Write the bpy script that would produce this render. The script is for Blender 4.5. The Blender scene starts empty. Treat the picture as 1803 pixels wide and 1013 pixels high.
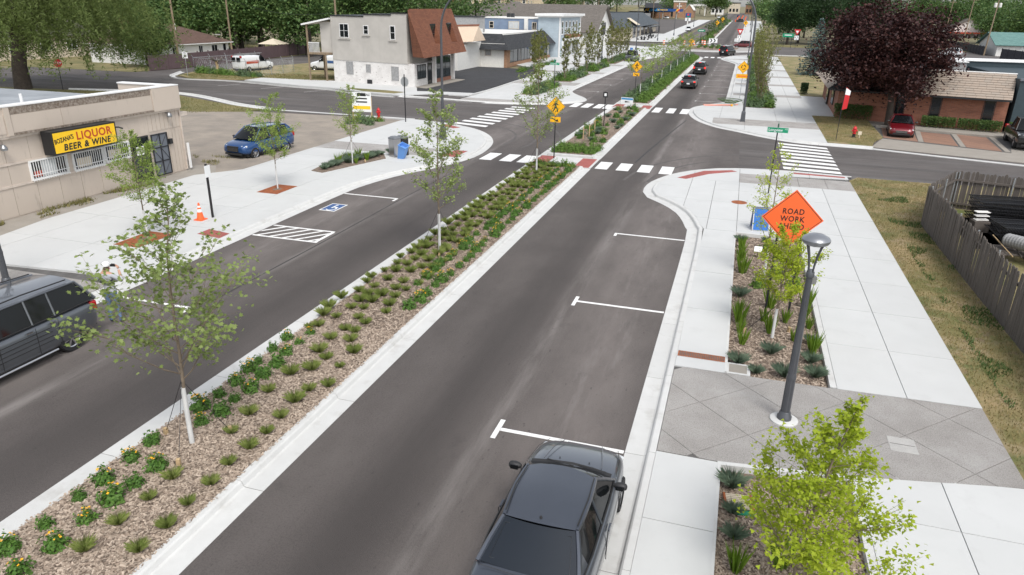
import bpy, math, random
import numpy as np
from mathutils import Matrix, Vector, noise as mnoise
PI = math.pi; R = math.radians
random.seed(7); RNG = np.random.default_rng(11)
K = 1.15            # one layout unit in metres (street plan and buildings are drawn in layout units)
sc = bpy.context.scene
C = sc.collection

# ---------------------------------------------------------------- camera
cam_d = bpy.data.cameras.new('camera'); cam = bpy.data.objects.new('camera', cam_d); C.objects.link(cam)
cam_d.sensor_width = 36; cam_d.lens = 36 * 1255 / 1803; cam_d.clip_end = 4000; cam_d.clip_start = .1
pitch, yaw, roll = .3745, .2955, .0185
fw = Vector((-math.sin(yaw)*math.cos(pitch), math.cos(yaw)*math.cos(pitch), -math.sin(pitch)))
rt = Vector((math.cos(yaw), math.sin(yaw), 0)); up = rt.cross(fw)
r2 = rt*math.cos(roll) + up*math.sin(roll); u2 = up*math.cos(roll) - rt*math.sin(roll)
m3 = Matrix((r2, u2, -fw)).transposed()
cam.matrix_world = Matrix.Translation((0, 0, 7.42*K)) @ m3.to_4x4()
sc.camera = cam

# ---------------------------------------------------------------- sky, sun, exposure (bright overcast)
SUN_EL, SUN_AZ = R(54), R(145)        # azimuth clockwise from +Y
w = bpy.data.worlds.new('World'); sc.world = w; w.use_nodes = True
nt = w.node_tree; nt.nodes.clear()
sky = nt.nodes.new('ShaderNodeTexSky'); sky.sky_type = 'NISHITA'; sky.sun_disc = False
sky.sun_elevation = SUN_EL; sky.sun_rotation = SUN_AZ; sky.air_density = 1.0; sky.dust_density = 2.0; sky.ozone_density = 1.0
hs = nt.nodes.new('ShaderNodeHueSaturation'); hs.inputs['Saturation'].default_value = .30
bg = nt.nodes.new('ShaderNodeBackground'); bg.inputs['Strength'].default_value = .15
wo = nt.nodes.new('ShaderNodeOutputWorld')
nt.links.new(sky.outputs[0], hs.inputs['Color']); nt.links.new(hs.outputs[0], bg.inputs[0]); nt.links.new(bg.outputs[0], wo.inputs[0])
sun_d = bpy.data.lights.new('sun', 'SUN'); sun_d.energy = 1.5; sun_d.angle = R(22); sun_d.color = (1, .97, .92)
sun = bpy.data.objects.new('sun', sun_d); C.objects.link(sun)
sd = Vector((math.sin(SUN_AZ)*math.cos(SUN_EL), math.cos(SUN_AZ)*math.cos(SUN_EL), math.sin(SUN_EL)))
sun.rotation_euler = sd.to_track_quat('Z', 'Y').to_euler(); sun.location = (0, -20, 60)
vs = sc.view_settings; vs.view_transform = 'Standard'; vs.look = 'None'; vs.gamma = 1; vs.use_curve_mapping = False
vs.exposure = .66

# ---------------------------------------------------------------- materials
MT = {}
def mat(name, col, rough=.7, metal=0, var=0, vs_=4, bump=0, bs=60, col2=None, island=0, trans=0, coat=0, stretch=None, spec=.5, detail=6, emit=0, fine=0, fs=120, isl_col=None):
    """procedural material: base colour, noise variation towards col2, bump, per-piece variation, leaf translucency"""
    if name in MT: return MT[name]
    m = bpy.data.materials.new(name); m.use_nodes = True; n = m.node_tree; L = n.links
    b = n.nodes['Principled BSDF']; out = n.nodes['Material Output']
    b.inputs['Roughness'].default_value = rough; b.inputs['Metallic'].default_value = metal
    b.inputs['Specular IOR Level'].default_value = spec; b.inputs['Coat Weight'].default_value = coat
    b.inputs['Coat Roughness'].default_value = .04
    geo = n.nodes.new('ShaderNodeNewGeometry')
    vec = geo.outputs['Position']
    if stretch:
        mp = n.nodes.new('ShaderNodeMapping'); mp.inputs['Scale'].default_value = stretch
        L.new(vec, mp.inputs['Vector']); vec = mp.outputs[0]
    rgb = n.nodes.new('ShaderNodeRGB'); rgb.outputs[0].default_value = (*col, 1); cur = rgb.outputs[0]
    def mixin(cur, other, fac):
        mx = n.nodes.new('ShaderNodeMix'); mx.data_type = 'RGBA'
        L.new(cur, mx.inputs['A'])
        if isinstance(other, tuple): mx.inputs['B'].default_value = (*other, 1)
        else: L.new(other, mx.inputs['B'])
        L.new(fac, mx.inputs['Factor']); return mx.outputs['Result']
    def noise(scale, det=detail, rgh=.6, lo=.35, hi=.65, v=None):
        t = n.nodes.new('ShaderNodeTexNoise'); t.inputs['Scale'].default_value = scale; t.inputs['Detail'].default_value = det
        t.inputs['Roughness'].default_value = rgh; L.new(v if v else vec, t.inputs['Vector'])
        mr = n.nodes.new('ShaderNodeMapRange'); mr.inputs['From Min'].default_value = lo; mr.inputs['From Max'].default_value = hi
        L.new(t.outputs['Fac'], mr.inputs['Value']); return mr.outputs[0]
    def scaled(fac, k):
        mm = n.nodes.new('ShaderNodeMath'); mm.operation = 'MULTIPLY'; mm.inputs[1].default_value = k; L.new(fac, mm.inputs[0]); return mm.outputs[0]
    if var or col2:
        c2 = col2 or tuple(c*(1-var) for c in col)
        cur = mixin(cur, c2, noise(vs_))
    if fine:
        cur = mixin(cur, tuple(c*.25 for c in col), scaled(noise(fs, 3, .7, .45, .75), fine))
    if island:
        c2 = isl_col or tuple(c*(1-island) for c in col)
        cur = mixin(cur, c2, geo.outputs['Random Per Island'])
        oi = n.nodes.new('ShaderNodeObjectInfo')
        cur = mixin(cur, tuple(c*.8 for c in col), scaled(oi.outputs['Random'], .5))
    L.new(cur, b.inputs['Base Color'])
    if bump:
        bp = n.nodes.new('ShaderNodeBump'); bp.inputs['Strength'].default_value = bump; bp.inputs['Distance'].default_value = .02
        L.new(noise(bs, 4, .6, .2, .8), bp.inputs['Height']); L.new(bp.outputs[0], b.inputs['Normal'])
    if trans:
        tr = n.nodes.new('ShaderNodeBsdfTranslucent'); mx = n.nodes.new('ShaderNodeMixShader'); mx.inputs[0].default_value = trans
        L.new(cur, tr.inputs['Color']); L.new(b.outputs[0], mx.inputs[1]); L.new(tr.outputs[0], mx.inputs[2]); L.new(mx.outputs[0], out.inputs['Surface'])
    if emit:
        L.new(cur, b.inputs['Emission Color']); b.inputs['Emission Strength'].default_value = emit
    MT[name] = m; return m

def wear(m, col, scale, lo, hi, amount, stretch=(1, 1, 1), det=6, band=None):
    """add a layer of stains / wheel tracks with a shape of its own to a material; band=(axis centres, half width) limits it to lines along Y"""
    n = m.node_tree; L = n.links; b = n.nodes['Principled BSDF']
    src = b.inputs['Base Color'].links[0].from_socket
    geo = n.nodes.new('ShaderNodeNewGeometry'); mp = n.nodes.new('ShaderNodeMapping'); mp.inputs['Scale'].default_value = stretch
    L.new(geo.outputs['Position'], mp.inputs['Vector'])
    t = n.nodes.new('ShaderNodeTexNoise'); t.inputs['Scale'].default_value = scale; t.inputs['Detail'].default_value = det; t.inputs['Roughness'].default_value = .65
    L.new(mp.outputs[0], t.inputs['Vector'])
    mr = n.nodes.new('ShaderNodeMapRange'); mr.inputs['From Min'].default_value = lo; mr.inputs['From Max'].default_value = hi; mr.inputs['To Max'].default_value = amount
    L.new(t.outputs['Fac'], mr.inputs['Value']); fac = mr.outputs[0]
    if band:
        sx = n.nodes.new('ShaderNodeSeparateXYZ'); L.new(geo.outputs['Position'], sx.inputs[0])
        acc = None
        for c, hw in band:
            a = n.nodes.new('ShaderNodeMath'); a.operation = 'SUBTRACT'; a.inputs[1].default_value = c; L.new(sx.outputs[0], a.inputs[0])
            ab = n.nodes.new('ShaderNodeMath'); ab.operation = 'ABSOLUTE'; L.new(a.outputs[0], ab.inputs[0])
            q = n.nodes.new('ShaderNodeMapRange'); q.interpolation_type = 'SMOOTHSTEP'; q.inputs['From Min'].default_value = 0; q.inputs['From Max'].default_value = hw
            q.inputs['To Min'].default_value = 1; q.inputs['To Max'].default_value = 0; L.new(ab.outputs[0], q.inputs['Value'])
            if acc is None: acc = q.outputs[0]
            else:
                mx = n.nodes.new('ShaderNodeMath'); mx.operation = 'MAXIMUM'; L.new(acc, mx.inputs[0]); L.new(q.outputs[0], mx.inputs[1]); acc = mx.outputs[0]
        mu = n.nodes.new('ShaderNodeMath'); mu.operation = 'MULTIPLY'; L.new(acc, mu.inputs[0]); L.new(fac, mu.inputs[1]); fac = mu.outputs[0]
    mx = n.nodes.new('ShaderNodeMix'); mx.data_type = 'RGBA'; mx.inputs['B'].default_value = (*col, 1)
    L.new(src, mx.inputs['A']); L.new(fac, mx.inputs['Factor']); L.new(mx.outputs['Result'], b.inputs['Base Color'])
    return m

# ---------------------------------------------------------------- mesh helpers
class MB:
    def __init__(s, k=1.0): s.v = []; s.f = []; s.k = k
    def add(s, vs, fs):
        o = len(s.v); s.v += [tuple(p) for p in vs]; s.f += [tuple(o+i for i in f) for f in fs]; return s
    def box(s, x0, x1, y0, y1, z0, z1):
        return s.add([(x0,y0,z0),(x1,y0,z0),(x1,y1,z0),(x0,y1,z0),(x0,y0,z1),(x1,y0,z1),(x1,y1,z1),(x0,y1,z1)],
                     [(3,2,1,0),(4,5,6,7),(0,1,5,4),(1,2,6,5),(2,3,7,6),(3,0,4,7)])
    def obox(s, c, sz, rz=0, rx=0, ry=0):
        M = Matrix.Translation(c) @ Matrix.Rotation(rz,4,'Z') @ Matrix.Rotation(ry,4,'Y') @ Matrix.Rotation(rx,4,'X')
        a, b, d = sz[0]/2, sz[1]/2, sz[2]/2
        ps = [M @ Vector(p) for p in ((-a,-b,-d),(a,-b,-d),(a,b,-d),(-a,b,-d),(-a,-b,d),(a,-b,d),(a,b,d),(-a,b,d))]
        return s.add(ps, [(3,2,1,0),(4,5,6,7),(0,1,5,4),(1,2,6,5),(2,3,7,6),(3,0,4,7)])
    def tube(s, pts, rad, n=8, caps=True):
        pts = [Vector(p) for p in pts]
        if not hasattr(rad, '__len__'): rad = [rad]*len(pts)
        rings = []; o = len(s.v); ref = None
        for i, p in enumerate(pts):
            d = (pts[min(i+1, len(pts)-1)] - pts[max(i-1, 0)])
            d = d.normalized() if d.length > 1e-9 else Vector((0,0,1))
            if ref is None: ref = Vector((1,0,0)) if abs(d.x) < .9 else Vector((0,1,0))
            u = (ref - d*ref.dot(d)).normalized(); v = d.cross(u); ref = u
            s.v += [tuple(p + (u*math.cos(2*PI*j/n) + v*math.sin(2*PI*j/n))*rad[i]) for j in range(n)]
        for i in range(len(pts)-1):
            a = o+i*n; b = a+n
            s.f += [(a+j, a+(j+1)%n, b+(j+1)%n, b+j) for j in range(n)]
        if caps:
            s.f.append(tuple(o+n-1-j for j in range(n))); e = o+(len(pts)-1)*n; s.f.append(tuple(e+j for j in range(n)))
        return s
    def lathe(s, prof, n=16, c=(0,0,0), axis='Z', caps=True):
        o = len(s.v)
        for r, z in prof:
            for j in range(n):
                a = 2*PI*j/n; p = (r*math.cos(a), r*math.sin(a), z)
                if axis == 'X': p = (p[2], p[0], p[1])
                if axis == 'Y': p = (p[0], p[2], p[1])
                s.v.append((p[0]+c[0], p[1]+c[1], p[2]+c[2]))
        for i in range(len(prof)-1):
            a = o+i*n; b = a+n
            for j in range(n):
                q = (a+j, a+(j+1)%n, b+(j+1)%n, b+j); s.f.append(q if axis != 'Y' else q[::-1])
        if not caps: return s
        s.f.append(tuple(o+n-1-j for j in range(n))); e = o+(len(prof)-1)*n; s.f.append(tuple(e+j for j in range(n)))
        return s
    def prism(s, poly, z0, z1):
        n = len(poly); ar = sum(poly[i][0]*poly[(i+1)%n][1]-poly[(i+1)%n][0]*poly[i][1] for i in range(n))
        if ar < 0: poly = poly[::-1]
        o = len(s.v); s.v += [(p[0],p[1],z0) for p in poly] + [(p[0],p[1],z1) for p in poly]
        s.f.append(tuple(o+n-1-i for i in range(n))); s.f.append(tuple(o+n+i for i in range(n)))
        s.f += [(o+i, o+(i+1)%n, o+n+(i+1)%n, o+n+i) for i in range(n)]
        return s
    def quad(s, a, b, c, d): return s.add([a,b,c,d], [(0,1,2,3)])
    def panel(s, a, b, c, d, t):
        """thin slab on quad a,b,c,d (counter-clockwise from outside), thickness t outward"""
        a,b,c,d = map(Vector,(a,b,c,d)); nn = (b-a).cross(d-a).normalized()*t
        return s.add([a,b,c,d,a+nn,b+nn,c+nn,d+nn], [(3,2,1,0),(4,5,6,7),(0,1,5,4),(1,2,6,5),(2,3,7,6),(3,0,4,7)])
    def loft(s, rings, closed=True, caps=False):
        o = len(s.v); n = len(rings[0])
        for r in rings: s.v += [tuple(p) for p in r]
        for i in range(len(rings)-1):
            a = o+i*n; b = a+n
            for j in range(n if closed else n-1): s.f.append((a+j, a+(j+1)%n, b+(j+1)%n, b+j))
        if caps:
            s.f.append(tuple(o+n-1-j for j in range(n))); e = o+(len(rings)-1)*n; s.f.append(tuple(e+j for j in range(n)))
        return s
    def xf(s, M, start=0):
        s.v[start:] = [tuple(M @ Vector(p)) for p in s.v[start:]]; return s
    def mesh(s, name, m=None, smooth=None):
        me = bpy.data.meshes.new(name)
        me.from_pydata([(x*s.k, y*s.k, z*s.k) for x,y,z in s.v] if s.k != 1 else s.v, [], s.f)
        if smooth is not None:
            me.polygons.foreach_set('use_smooth', [True]*len(me.polygons)); me.set_sharp_from_angle(angle=R(smooth))
        if m: me.materials.append(MT[m] if isinstance(m, str) else m)
        me.update(); return me
    def build(s, name, m, parent=None, smooth=None, loc=None):
        return link(name, s.mesh(name, m, smooth), parent, loc)
ABS = set()
def link(name, me, parent=None, loc=None, rz=0):
    o = bpy.data.objects.new(name, me); C.objects.link(o); o.parent = parent
    if parent is not None and parent.name in ABS and loc is None: loc = -parent.location   # parts drawn at their place in the street
    if loc: o.location = loc
    if rz: o.rotation_euler.z = rz
    return o
def tag(o, label=None, cat=None, group=None, kind=None):
    if label: o['label'] = label
    if cat: o['category'] = cat
    if group: o['group'] = group
    if kind: o['kind'] = kind
    return o
def thing(name, label, cat, loc=(0,0), rz=0, group=None, z=0, sc_=1):
    """Empty at a thing's base, loc in layout units, z in metres"""
    o = bpy.data.objects.new(name, None); C.objects.link(o); o.empty_display_size = .3
    o.location = (loc[0]*K, loc[1]*K, z); o.rotation_euler.z = rz
    if sc_ != 1: o.scale = (sc_, sc_, sc_)
    return tag(o, label, cat, group)
def site(name, label, cat, loc, group=None, z=0):
    o = thing(name, label, cat, loc, 0, group, z); ABS.add(o.name); return o
def struct(name, mb, m, parent=None, smooth=None):
    o = mb.build(name, m, parent, smooth)
    if parent is None: tag(o, kind='structure')
    return o
def copy_tree(o, parent=None):
    c = o.copy(); C.objects.link(c); c.parent = parent
    for ch in list(o.children): copy_tree(ch, c)
    return c
def evaluated_mesh(o):
    dg = bpy.context.evaluated_depsgraph_get(); return bpy.data.meshes.new_from_object(o.evaluated_get(dg))
def bake(o):
    me = evaluated_mesh(o); o.modifiers.clear(); o.data = me; return o
def text(parent, body, size, M, m, name='lettering', ext=.004, align='CENTER', sx=1, bold=0, space=1, shear=0):
    cu = bpy.data.curves.new('t', 'FONT'); cu.body = body; cu.size = size; cu.align_x = align; cu.align_y = 'CENTER'; cu.extrude = ext
    cu.offset = bold; cu.space_character = space; cu.shear = shear
    cu.resolution_u = 3
    o = bpy.data.objects.new('t', cu); C.objects.link(o)
    bpy.context.view_layer.update()
    me = evaluated_mesh(o); bpy.data.objects.remove(o)
    me.transform(M @ Matrix.Diagonal((sx,1,1,1))); me.name = name
    me.materials.clear(); me.materials.append(MT[m])
    return link(name, me, parent)
def facing(pos, n, upv=(0,0,1)):
    """matrix whose local +Z points along n (text plane), local Y up"""
    z = Vector(n).normalized(); x = Vector(upv).cross(z).normalized(); y = z.cross(x)
    return Matrix.Translation(pos) @ Matrix((x,y,z)).transposed().to_4x4()
def raw_mesh(name, verts, faces_flat, nv, m, smooth=False):
    """fast mesh from numpy: verts (N,3), faces all with nv corners"""
    me = bpy.data.meshes.new(name); nf = len(faces_flat)//nv
    me.vertices.add(len(verts)); me.vertices.foreach_set('co', np.asarray(verts, np.float32).ravel())
    me.loops.add(len(faces_flat)); me.loops.foreach_set('vertex_index', np.asarray(faces_flat, np.int32))
    me.polygons.add(nf); me.polygons.foreach_set('loop_start', np.arange(0, nf*nv, nv, dtype=np.int32))
    me.polygons.foreach_set('use_smooth', np.full(nf, smooth))
    me.materials.append(MT[m] if isinstance(m, str) else m)
    me.update(calc_edges=True); me.validate(); return me
def scatter_cards(name, pos, size, m, tmpl, nrm=None, flat=0.0, rng=RNG):
    """leaf-sized polygons: tmpl (k,2|3) outline copied to every pos with random turn; flat 0..1 pulls the leaf normal towards +Z"""
    N = len(pos); k = len(tmpl); t = np.zeros((k,3)); t[:, :tmpl.shape[1]] = tmpl
    z = rng.normal(size=(N,3)); z[:,2] = np.abs(z[:,2]); z /= np.linalg.norm(z,axis=1)[:,None]
    if nrm is not None: z = z*.7 + nrm; 
    z[:,2] += flat*2; z /= np.linalg.norm(z,axis=1)[:,None]
    a = rng.normal(size=(N,3)); x = np.cross(a, z); x /= np.linalg.norm(x,axis=1)[:,None]; y = np.cross(z, x)
    s = (size*rng.uniform(.65,1.3,N))[:,None] if np.isscalar(size) else size[:,None]
    V = np.empty((N,k,3))
    for i in range(k): V[:,i] = pos + s*(x*t[i,0] + y*t[i,1] + z*t[i,2])
    return raw_mesh(name, V.reshape(-1,3), np.arange(N*k), k, m)
LEAF = np.array([(0,-.5,0),(.32,-.15,.06),(.22,.25,.02),(0,.55,-.05),(-.22,.25,.02),(-.32,-.15,.06)])
LEAF4 = np.array([(0,-.5,0),(.33,.0,.06),(0,.55,-.04),(-.33,.0,.06)])
LOBE = np.array([(0,-.45,0),(.2,-.3,.03),(.55,-.3,.0),(.35,.0,.04),(.5,.3,.0),(.15,.25,.03),(0,.6,-.05),(-.15,.25,.03),(-.5,.3,0),(-.35,0,.04),(-.55,-.3,0),(-.2,-.3,.03)])
FAN = np.array([(0,-.5,0),(.3,.0,.05),(.5,.35,.0),(.15,.42,.05),(0,.3,.02),(-.15,.42,.05),(-.5,.35,0),(-.3,0,.05)])

# ---------------------------------------------------------------- planar geometry helpers (layout units)
def smooth_path(pts, step=.6):
    pts = [Vector((p[0],p[1])) for p in pts]; out = []
    for i in range(len(pts)-1):
        p0 = pts[max(i-1,0)]; p1 = pts[i]; p2 = pts[i+1]; p3 = pts[min(i+2,len(pts)-1)]
        n = max(1, int((p2-p1).length/step))
        if n > 12 : n = 12
        for j in range(n):
            t = j/n
            a = 2*p1; b = p2-p0; c = 2*p0-5*p1+4*p2-p3; d = -p0+3*p1-3*p2+p3
            q = .5*(a + b*t + c*t*t + d*t**3) if (p2-p1).length < 12 else p1.lerp(p2,t)
            out.append((q.x,q.y))
    out.append(tuple(pts[-1])); return out
def offset(path, d):
    """offset to the right of travel direction by d"""
    out = []
    for i in range(len(path)):
        a = Vector(path[max(i-1,0)]); b = Vector(path[min(i+1,len(path)-1)]); t = (b-a).normalized()
        out.append((path[i][0]+t.y*d, path[i][1]-t.x*d))
    return out
def clip_half(poly, nx, ny, c):
    """keep nx*x+ny*y<=c"""
    out = []
    for i in range(len(poly)):
        p, q = poly[i], poly[(i+1)%len(poly)]; dp = nx*p[0]+ny*p[1]-c; dq = nx*q[0]+ny*q[1]-c
        if dp <= 0: out.append(p)
        if (dp < 0 < dq) or (dq < 0 < dp):
            t = dp/(dp-dq); out.append((p[0]+(q[0]-p[0])*t, p[1]+(q[1]-p[1])*t))
    return out
def clip_box(poly, x0, x1, y0, y1):
    for nx, ny, c in ((-1,0,-x0),(1,0,x1),(0,-1,-y0),(0,1,y1)):
        poly = clip_half(poly, nx, ny, c)
        if len(poly) < 3: return []
    return poly
def area(p): return abs(sum(p[i][0]*p[(i+1)%len(p)][1]-p[(i+1)%len(p)][0]*p[i][1] for i in range(len(p))))/2
def cut(lo, hi, n): return [lo+(hi-lo)*i/n for i in range(n+1)]
def pave(parent, name, poly, xs, ys, z0, z1, m, gap=.008):
    for i in range(len(xs)-1):
        for j in range(len(ys)-1):
            c = clip_box(poly, xs[i]+gap, xs[i+1]-gap, ys[j]+gap, ys[j+1]-gap)
            if len(c) < 3 or area(c) < .02: continue
            dz = random.uniform(-.002,.002)
            MB(K).prism(c, z0, z1+dz).build(name, m, parent)
def hill(x, y): return min(8.5, max(0., y-195)*.050) if x < -50 else 0.   # rise behind the shops on the left
def slope(y): return max(0., y-186)*.012          # the far street climbs gently
# ---------------------------------------------------------------- surface materials
asph = mat('asphalt', (.100,.086,.080), .9, col2=(.080,.069,.064), vs_=.35, bump=.7, bs=60, fine=.6, fs=26, detail=9)
wear(asph, (.135,.118,.109), .55, .45, .7, .55, (.8,.25,1), 9)                                   # weathered pale areas
wear(asph, (.048,.041,.038), .5, .22, .60, .85, (.9,.05,1), 8, band=[(x*K, 1.15*K) for x in (-4.75,-11.0)])   # dark polished lane
wear(asph, (.175,.153,.142), .8, .25, .62, .85, (1,.3,1), 9, band=[(-2.35*K,1.9*K),(-14.2*K,1.8*K)])   # paler parking bays
wear(asph, (.24,.218,.205), 1.6, .42, .72, .85, (.9,.10,1), 9, band=[(-3.68*K,.42*K),(-12.75*K,.35*K)])        # pale dust line beside the bays
wear(asph, (.23,.21,.198), 2.5, .52, .72, .55, (1.2,.16,1), 8, band=[(-2.2*K,.9*K),(-14.2*K,.9*K)])
wear(asph, (.032,.028,.027), 7, .64, .70, .5, (1.6,.5,1), 4)                                      # tar specks
wear(asph, (.050,.043,.041), .9, .62, .72, .35, (1,.8,1), 5)                                         # oil spots
mat('asphalt_side', (.108,.095,.089), .9, var=.25, vs_=.4, bump=.4, bs=150, fine=.3, fs=80, detail=8)
wear(MT['asphalt_side'], (.05,.047,.047), .7, .5, .62, .5, (.05,1.6,1), 6)
wear(MT['asphalt_side'], (.17,.16,.155), .5, .5, .7, .5, (.1,1,1), 6)
mat('asphalt_new', (.04,.04,.043), .9, var=.3, vs_=.7, bump=.4, bs=120, fine=.3)
conc = mat('concrete', (.60,.605,.595), .85, col2=(.53,.535,.525), vs_=.9, bump=.15, bs=90, island=.20, fine=.12, fs=200, detail=8)
wear(conc, (.43,.43,.42), 1.1, .58, .74, .5, (1,1,1), 9)
wear(conc, (.40,.395,.38), .45, .55, .7, .22, (1,.5,1), 9)
mat('kerb_concrete', (.60,.60,.585), .85, col2=(.50,.495,.48), vs_=2.5, bump=.25, bs=70, island=.07, fine=.15, fs=140, detail=8)
mat('old_concrete', (.34,.31,.27), .9, col2=(.24,.215,.18), vs_=1.4, bump=.4, bs=60, island=.15, fine=.2)
mat('aggregate', (.40,.38,.36), .9, col2=(.33,.31,.29), vs_=1.2, bump=.6, bs=170, fine=.75, fs=45, detail=8)
wear(MT['kerb_concrete'], (.36,.345,.32), 1.3, .55, .7, .5, (1,1,1), 9)
wear(MT['aggregate'], (.46,.45,.435), .5, .56, .74, .45)
mat('joint', (.12,.115,.11), .95, var=.3)
mat('gravel', (.33,.285,.235), .95, col2=(.24,.21,.18), vs_=.6, bump=.8, bs=60, fine=.3, fs=70, detail=9)
mat('mulch', (.25,.19,.145), .95, col2=(.14,.10,.075), vs_=6, bump=1, bs=60, detail=8)
mat('chip', (.48,.39,.31), .9, island=.9, isl_col=(.17,.12,.085))
mat('dry_grass', (.30,.225,.115), .95, col2=(.12,.125,.035), vs_=.5, bump=.6, bs=40, detail=9)
wear(MT['dry_grass'], (.30,.235,.14), .9, .5, .62, .7)
wear(MT['dry_grass'], (.085,.115,.03), .55, .52, .62, .75)
wear(MT['dry_grass'], (.19,.135,.085), 1.4, .56, .66, .7)
mat('lawn', (.10,.105,.035), .95, col2=(.22,.18,.08), vs_=.3, bump=.6, bs=40, detail=9)
mat('earth', (.13,.12,.06), .95, col2=(.20,.17,.10), vs_=.08, detail=8)
mat('paint', (.78,.78,.76), .7, col2=(.66,.655,.64), vs_=6, bump=.1, detail=9)
wear(MT['paint'], (.24,.225,.215), 5, .58, .7, .65, (1,1,1), 9)
mat('paint_worn', (.50,.49,.47), .75, col2=(.3,.285,.275), vs_=5, detail=9)
mat('paint_blue', (.035,.10,.27), .7, var=.3)
mat('tactile', (.36,.10,.085), .8, var=.25, vs_=3, bump=.5, bs=50)
mat('rust_grate', (.33,.10,.03), .85, col2=(.20,.055,.02), vs_=7, bump=.4, bs=40)
mat('steel', (.35,.36,.37), .45, .9, var=.2)
mat('black_metal', (.018,.018,.02), .5, .2)
mat('dark_metal', (.045,.047,.05), .42, .5, var=.2, vs_=2)
mat('lamp_paint', (.085,.09,.10), .4, .3, coat=.2, var=.15, vs_=3)
mat('grey_paint', (.14,.155,.18), .5, .2)
mat('wood_pale', (.50,.36,.20), .8, var=.3, vs_=8)
mat('wood_pole', (.28,.21,.14), .9, var=.4, vs_=3, stretch=(3,3,.3))
mat('wood_grey', (.088,.073,.063), .9, col2=(.048,.040,.035), vs_=5, stretch=(4,4,.35), island=.5, isl_col=(.145,.125,.11), bump=.4, bs=20)
mat('white_sleeve', (.60,.60,.585), .6, var=.1)

# ---------------------------------------------------------------- ground and carriageways
mb = MB(K)
ys = [-60, 186, 400, 800, 1500]; 
for i in range(4): mb.quad((-700,ys[i],slope(ys[i])-.05),(700,ys[i],slope(ys[i])-.05),(700,ys[i+1],slope(ys[i+1])-.05),(-700,ys[i+1],slope(ys[i+1])-.05))
struct('ground', mb, 'earth')
main = MB(K)
main.add([(-16.2,-20,0),(.4,-20,0),(.4,186,0),(-16.2,186,0),(-1,700,slope(700)),(-20,700,slope(700))],[(0,1,2,3),(3,2,4,5)])
struct('main_road', main, 'asphalt')
struct('hillside', MB(K).add([(-400,195,-.04),(-50,195,-.04),(-50,365,8.45),(-400,365,8.45),(-50,700,8.45),(-400,700,8.45)],[(0,1,2,3),(3,2,4,5)]), 'lawn')
struct('side_street', MB(K).prism([(-70,44),(-33,42),(-16.1,41),(-16.1,60),(-38,64),(-57,64.5),(-70,67)],-.03,-.0025), 'asphalt_side')
struct('side_street_right', MB(K).prism([(.3,36),(60,36),(60,52),(.3,52)],-.03,-.0025), 'asphalt_side')
struct('alley', MB(K).prism([(-80,54),(-57,52),(-58.3,66),(-59.3,69),(-57,78),(-52,110),(-64,130),(-65.5,105),(-63.5,72),(-64.5,66.5),(-80,66)],-.025,-.002), 'asphalt_side')
struct('cross_street', MB(K).prism([(-90,168),(-16.3,150),(-16.3,184),(-90,186)],-.03,-.006), 'asphalt_side')
struct('cross_street_right', MB(K).prism([(.45,147),(90,147),(90,182),(.45,182)],-.03,-.006), 'asphalt_side')
struct('back_lot', MB(K).prism([(20,76),(45.5,76),(47,150),(47,232),(30,232),(20,120)],-.03,.01), 'asphalt_side')
struct('gravel_lot', MB(K).prism([(-38,28),(-24.35,27.0),(-23.0,26.3),(-21.8,28.1),(-21.8,45.3),(-24.5,45.6),(-33.5,44.8),(-38,43)],-.05,.075), 'gravel')
struct('asphalt_apron', MB(K).prism([(-33.2,44.9),(-26.5,45.5),(-26.2,46.0),(-33.2,46.2)],-.05,.079), 'asphalt_side')
struct('driveway_lot', MB(K).prism([(-28.6,61.9),(-26,62.6),(-22.9,62.9),(-23.25,72),(-23.3,82.2),(-24.9,90.6),(-29.7,92),(-36,92),(-36,77),(-30.2,75.6),(-29.9,66)],-.05,.10), 'asphalt_new')
struct('driveway_apron', MB(K).prism([(-28.4,58.3),(-20.4,56.9),(-19.9,57.6),(-22.9,60.6),(-26,61.1)],-.05,.02), 'asphalt_side')
struct('store_lawn', MB(K).prism([(-56,49.6),(-46.6,51.2),(-37,47.0),(-33.6,46.0),(-33.8,44.4),(-38,42.8),(-40,36),(-70,30),(-70,48)],-.05,.09), 'lawn')
struct('corner_lot', MB(K).prism([(-57.4,64.9),(-54.5,63.0),(-49,63.9),(-48,66),(-41,66),(-40.4,68),(-40.4,84),(-52,100),(-56.8,78),(-58.9,69)],-.05,.09), 'dry_grass')
struct('far_lawn', MB(K).prism([(-64.8,66.3),(-80,66),(-140,66),(-140,140),(-66.5,140),(-66,105),(-63.9,72)],-.05,.02), 'lawn')
struct('verge', MB(K).prism([(5.42,-8),(7.2,-8),(30,-8),(30,37.6),(13.2,37.7),(9.2,37.2),(5.9,37.3),(5.44,36.4)],-.05,.085), 'dry_grass')
struct('front_lawn', MB(K).prism([(5.4,48.2),(5.55,47.4),(7.9,46.95),(8.4,49.5),(9.1,51),(9.3,60),(5.45,60)],-.05,.10), 'dry_grass')
struct('right_lawn', MB(K).prism([(5.45,74.5),(30,74.5),(30,140),(5.45,140)],-.05,.09), 'dry_grass')
struct('far_park', MB(K).prism([(4,186),(48,186),(60,330),(4,330)],-.05,.06), 'lawn')
struct('parking_apron', MB(K).prism([(7.9,47.2),(15,45.2),(30,42.5),(30,60),(9.1,60),(9.1,51)],-.05,.03), 'old_concrete')
pv = struct('brick_paving', MB(K).prism([(9.0,50.9),(15.5,48.2),(17.2,54.3),(9.0,56.5)],-.02,.045), 'joint')

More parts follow.
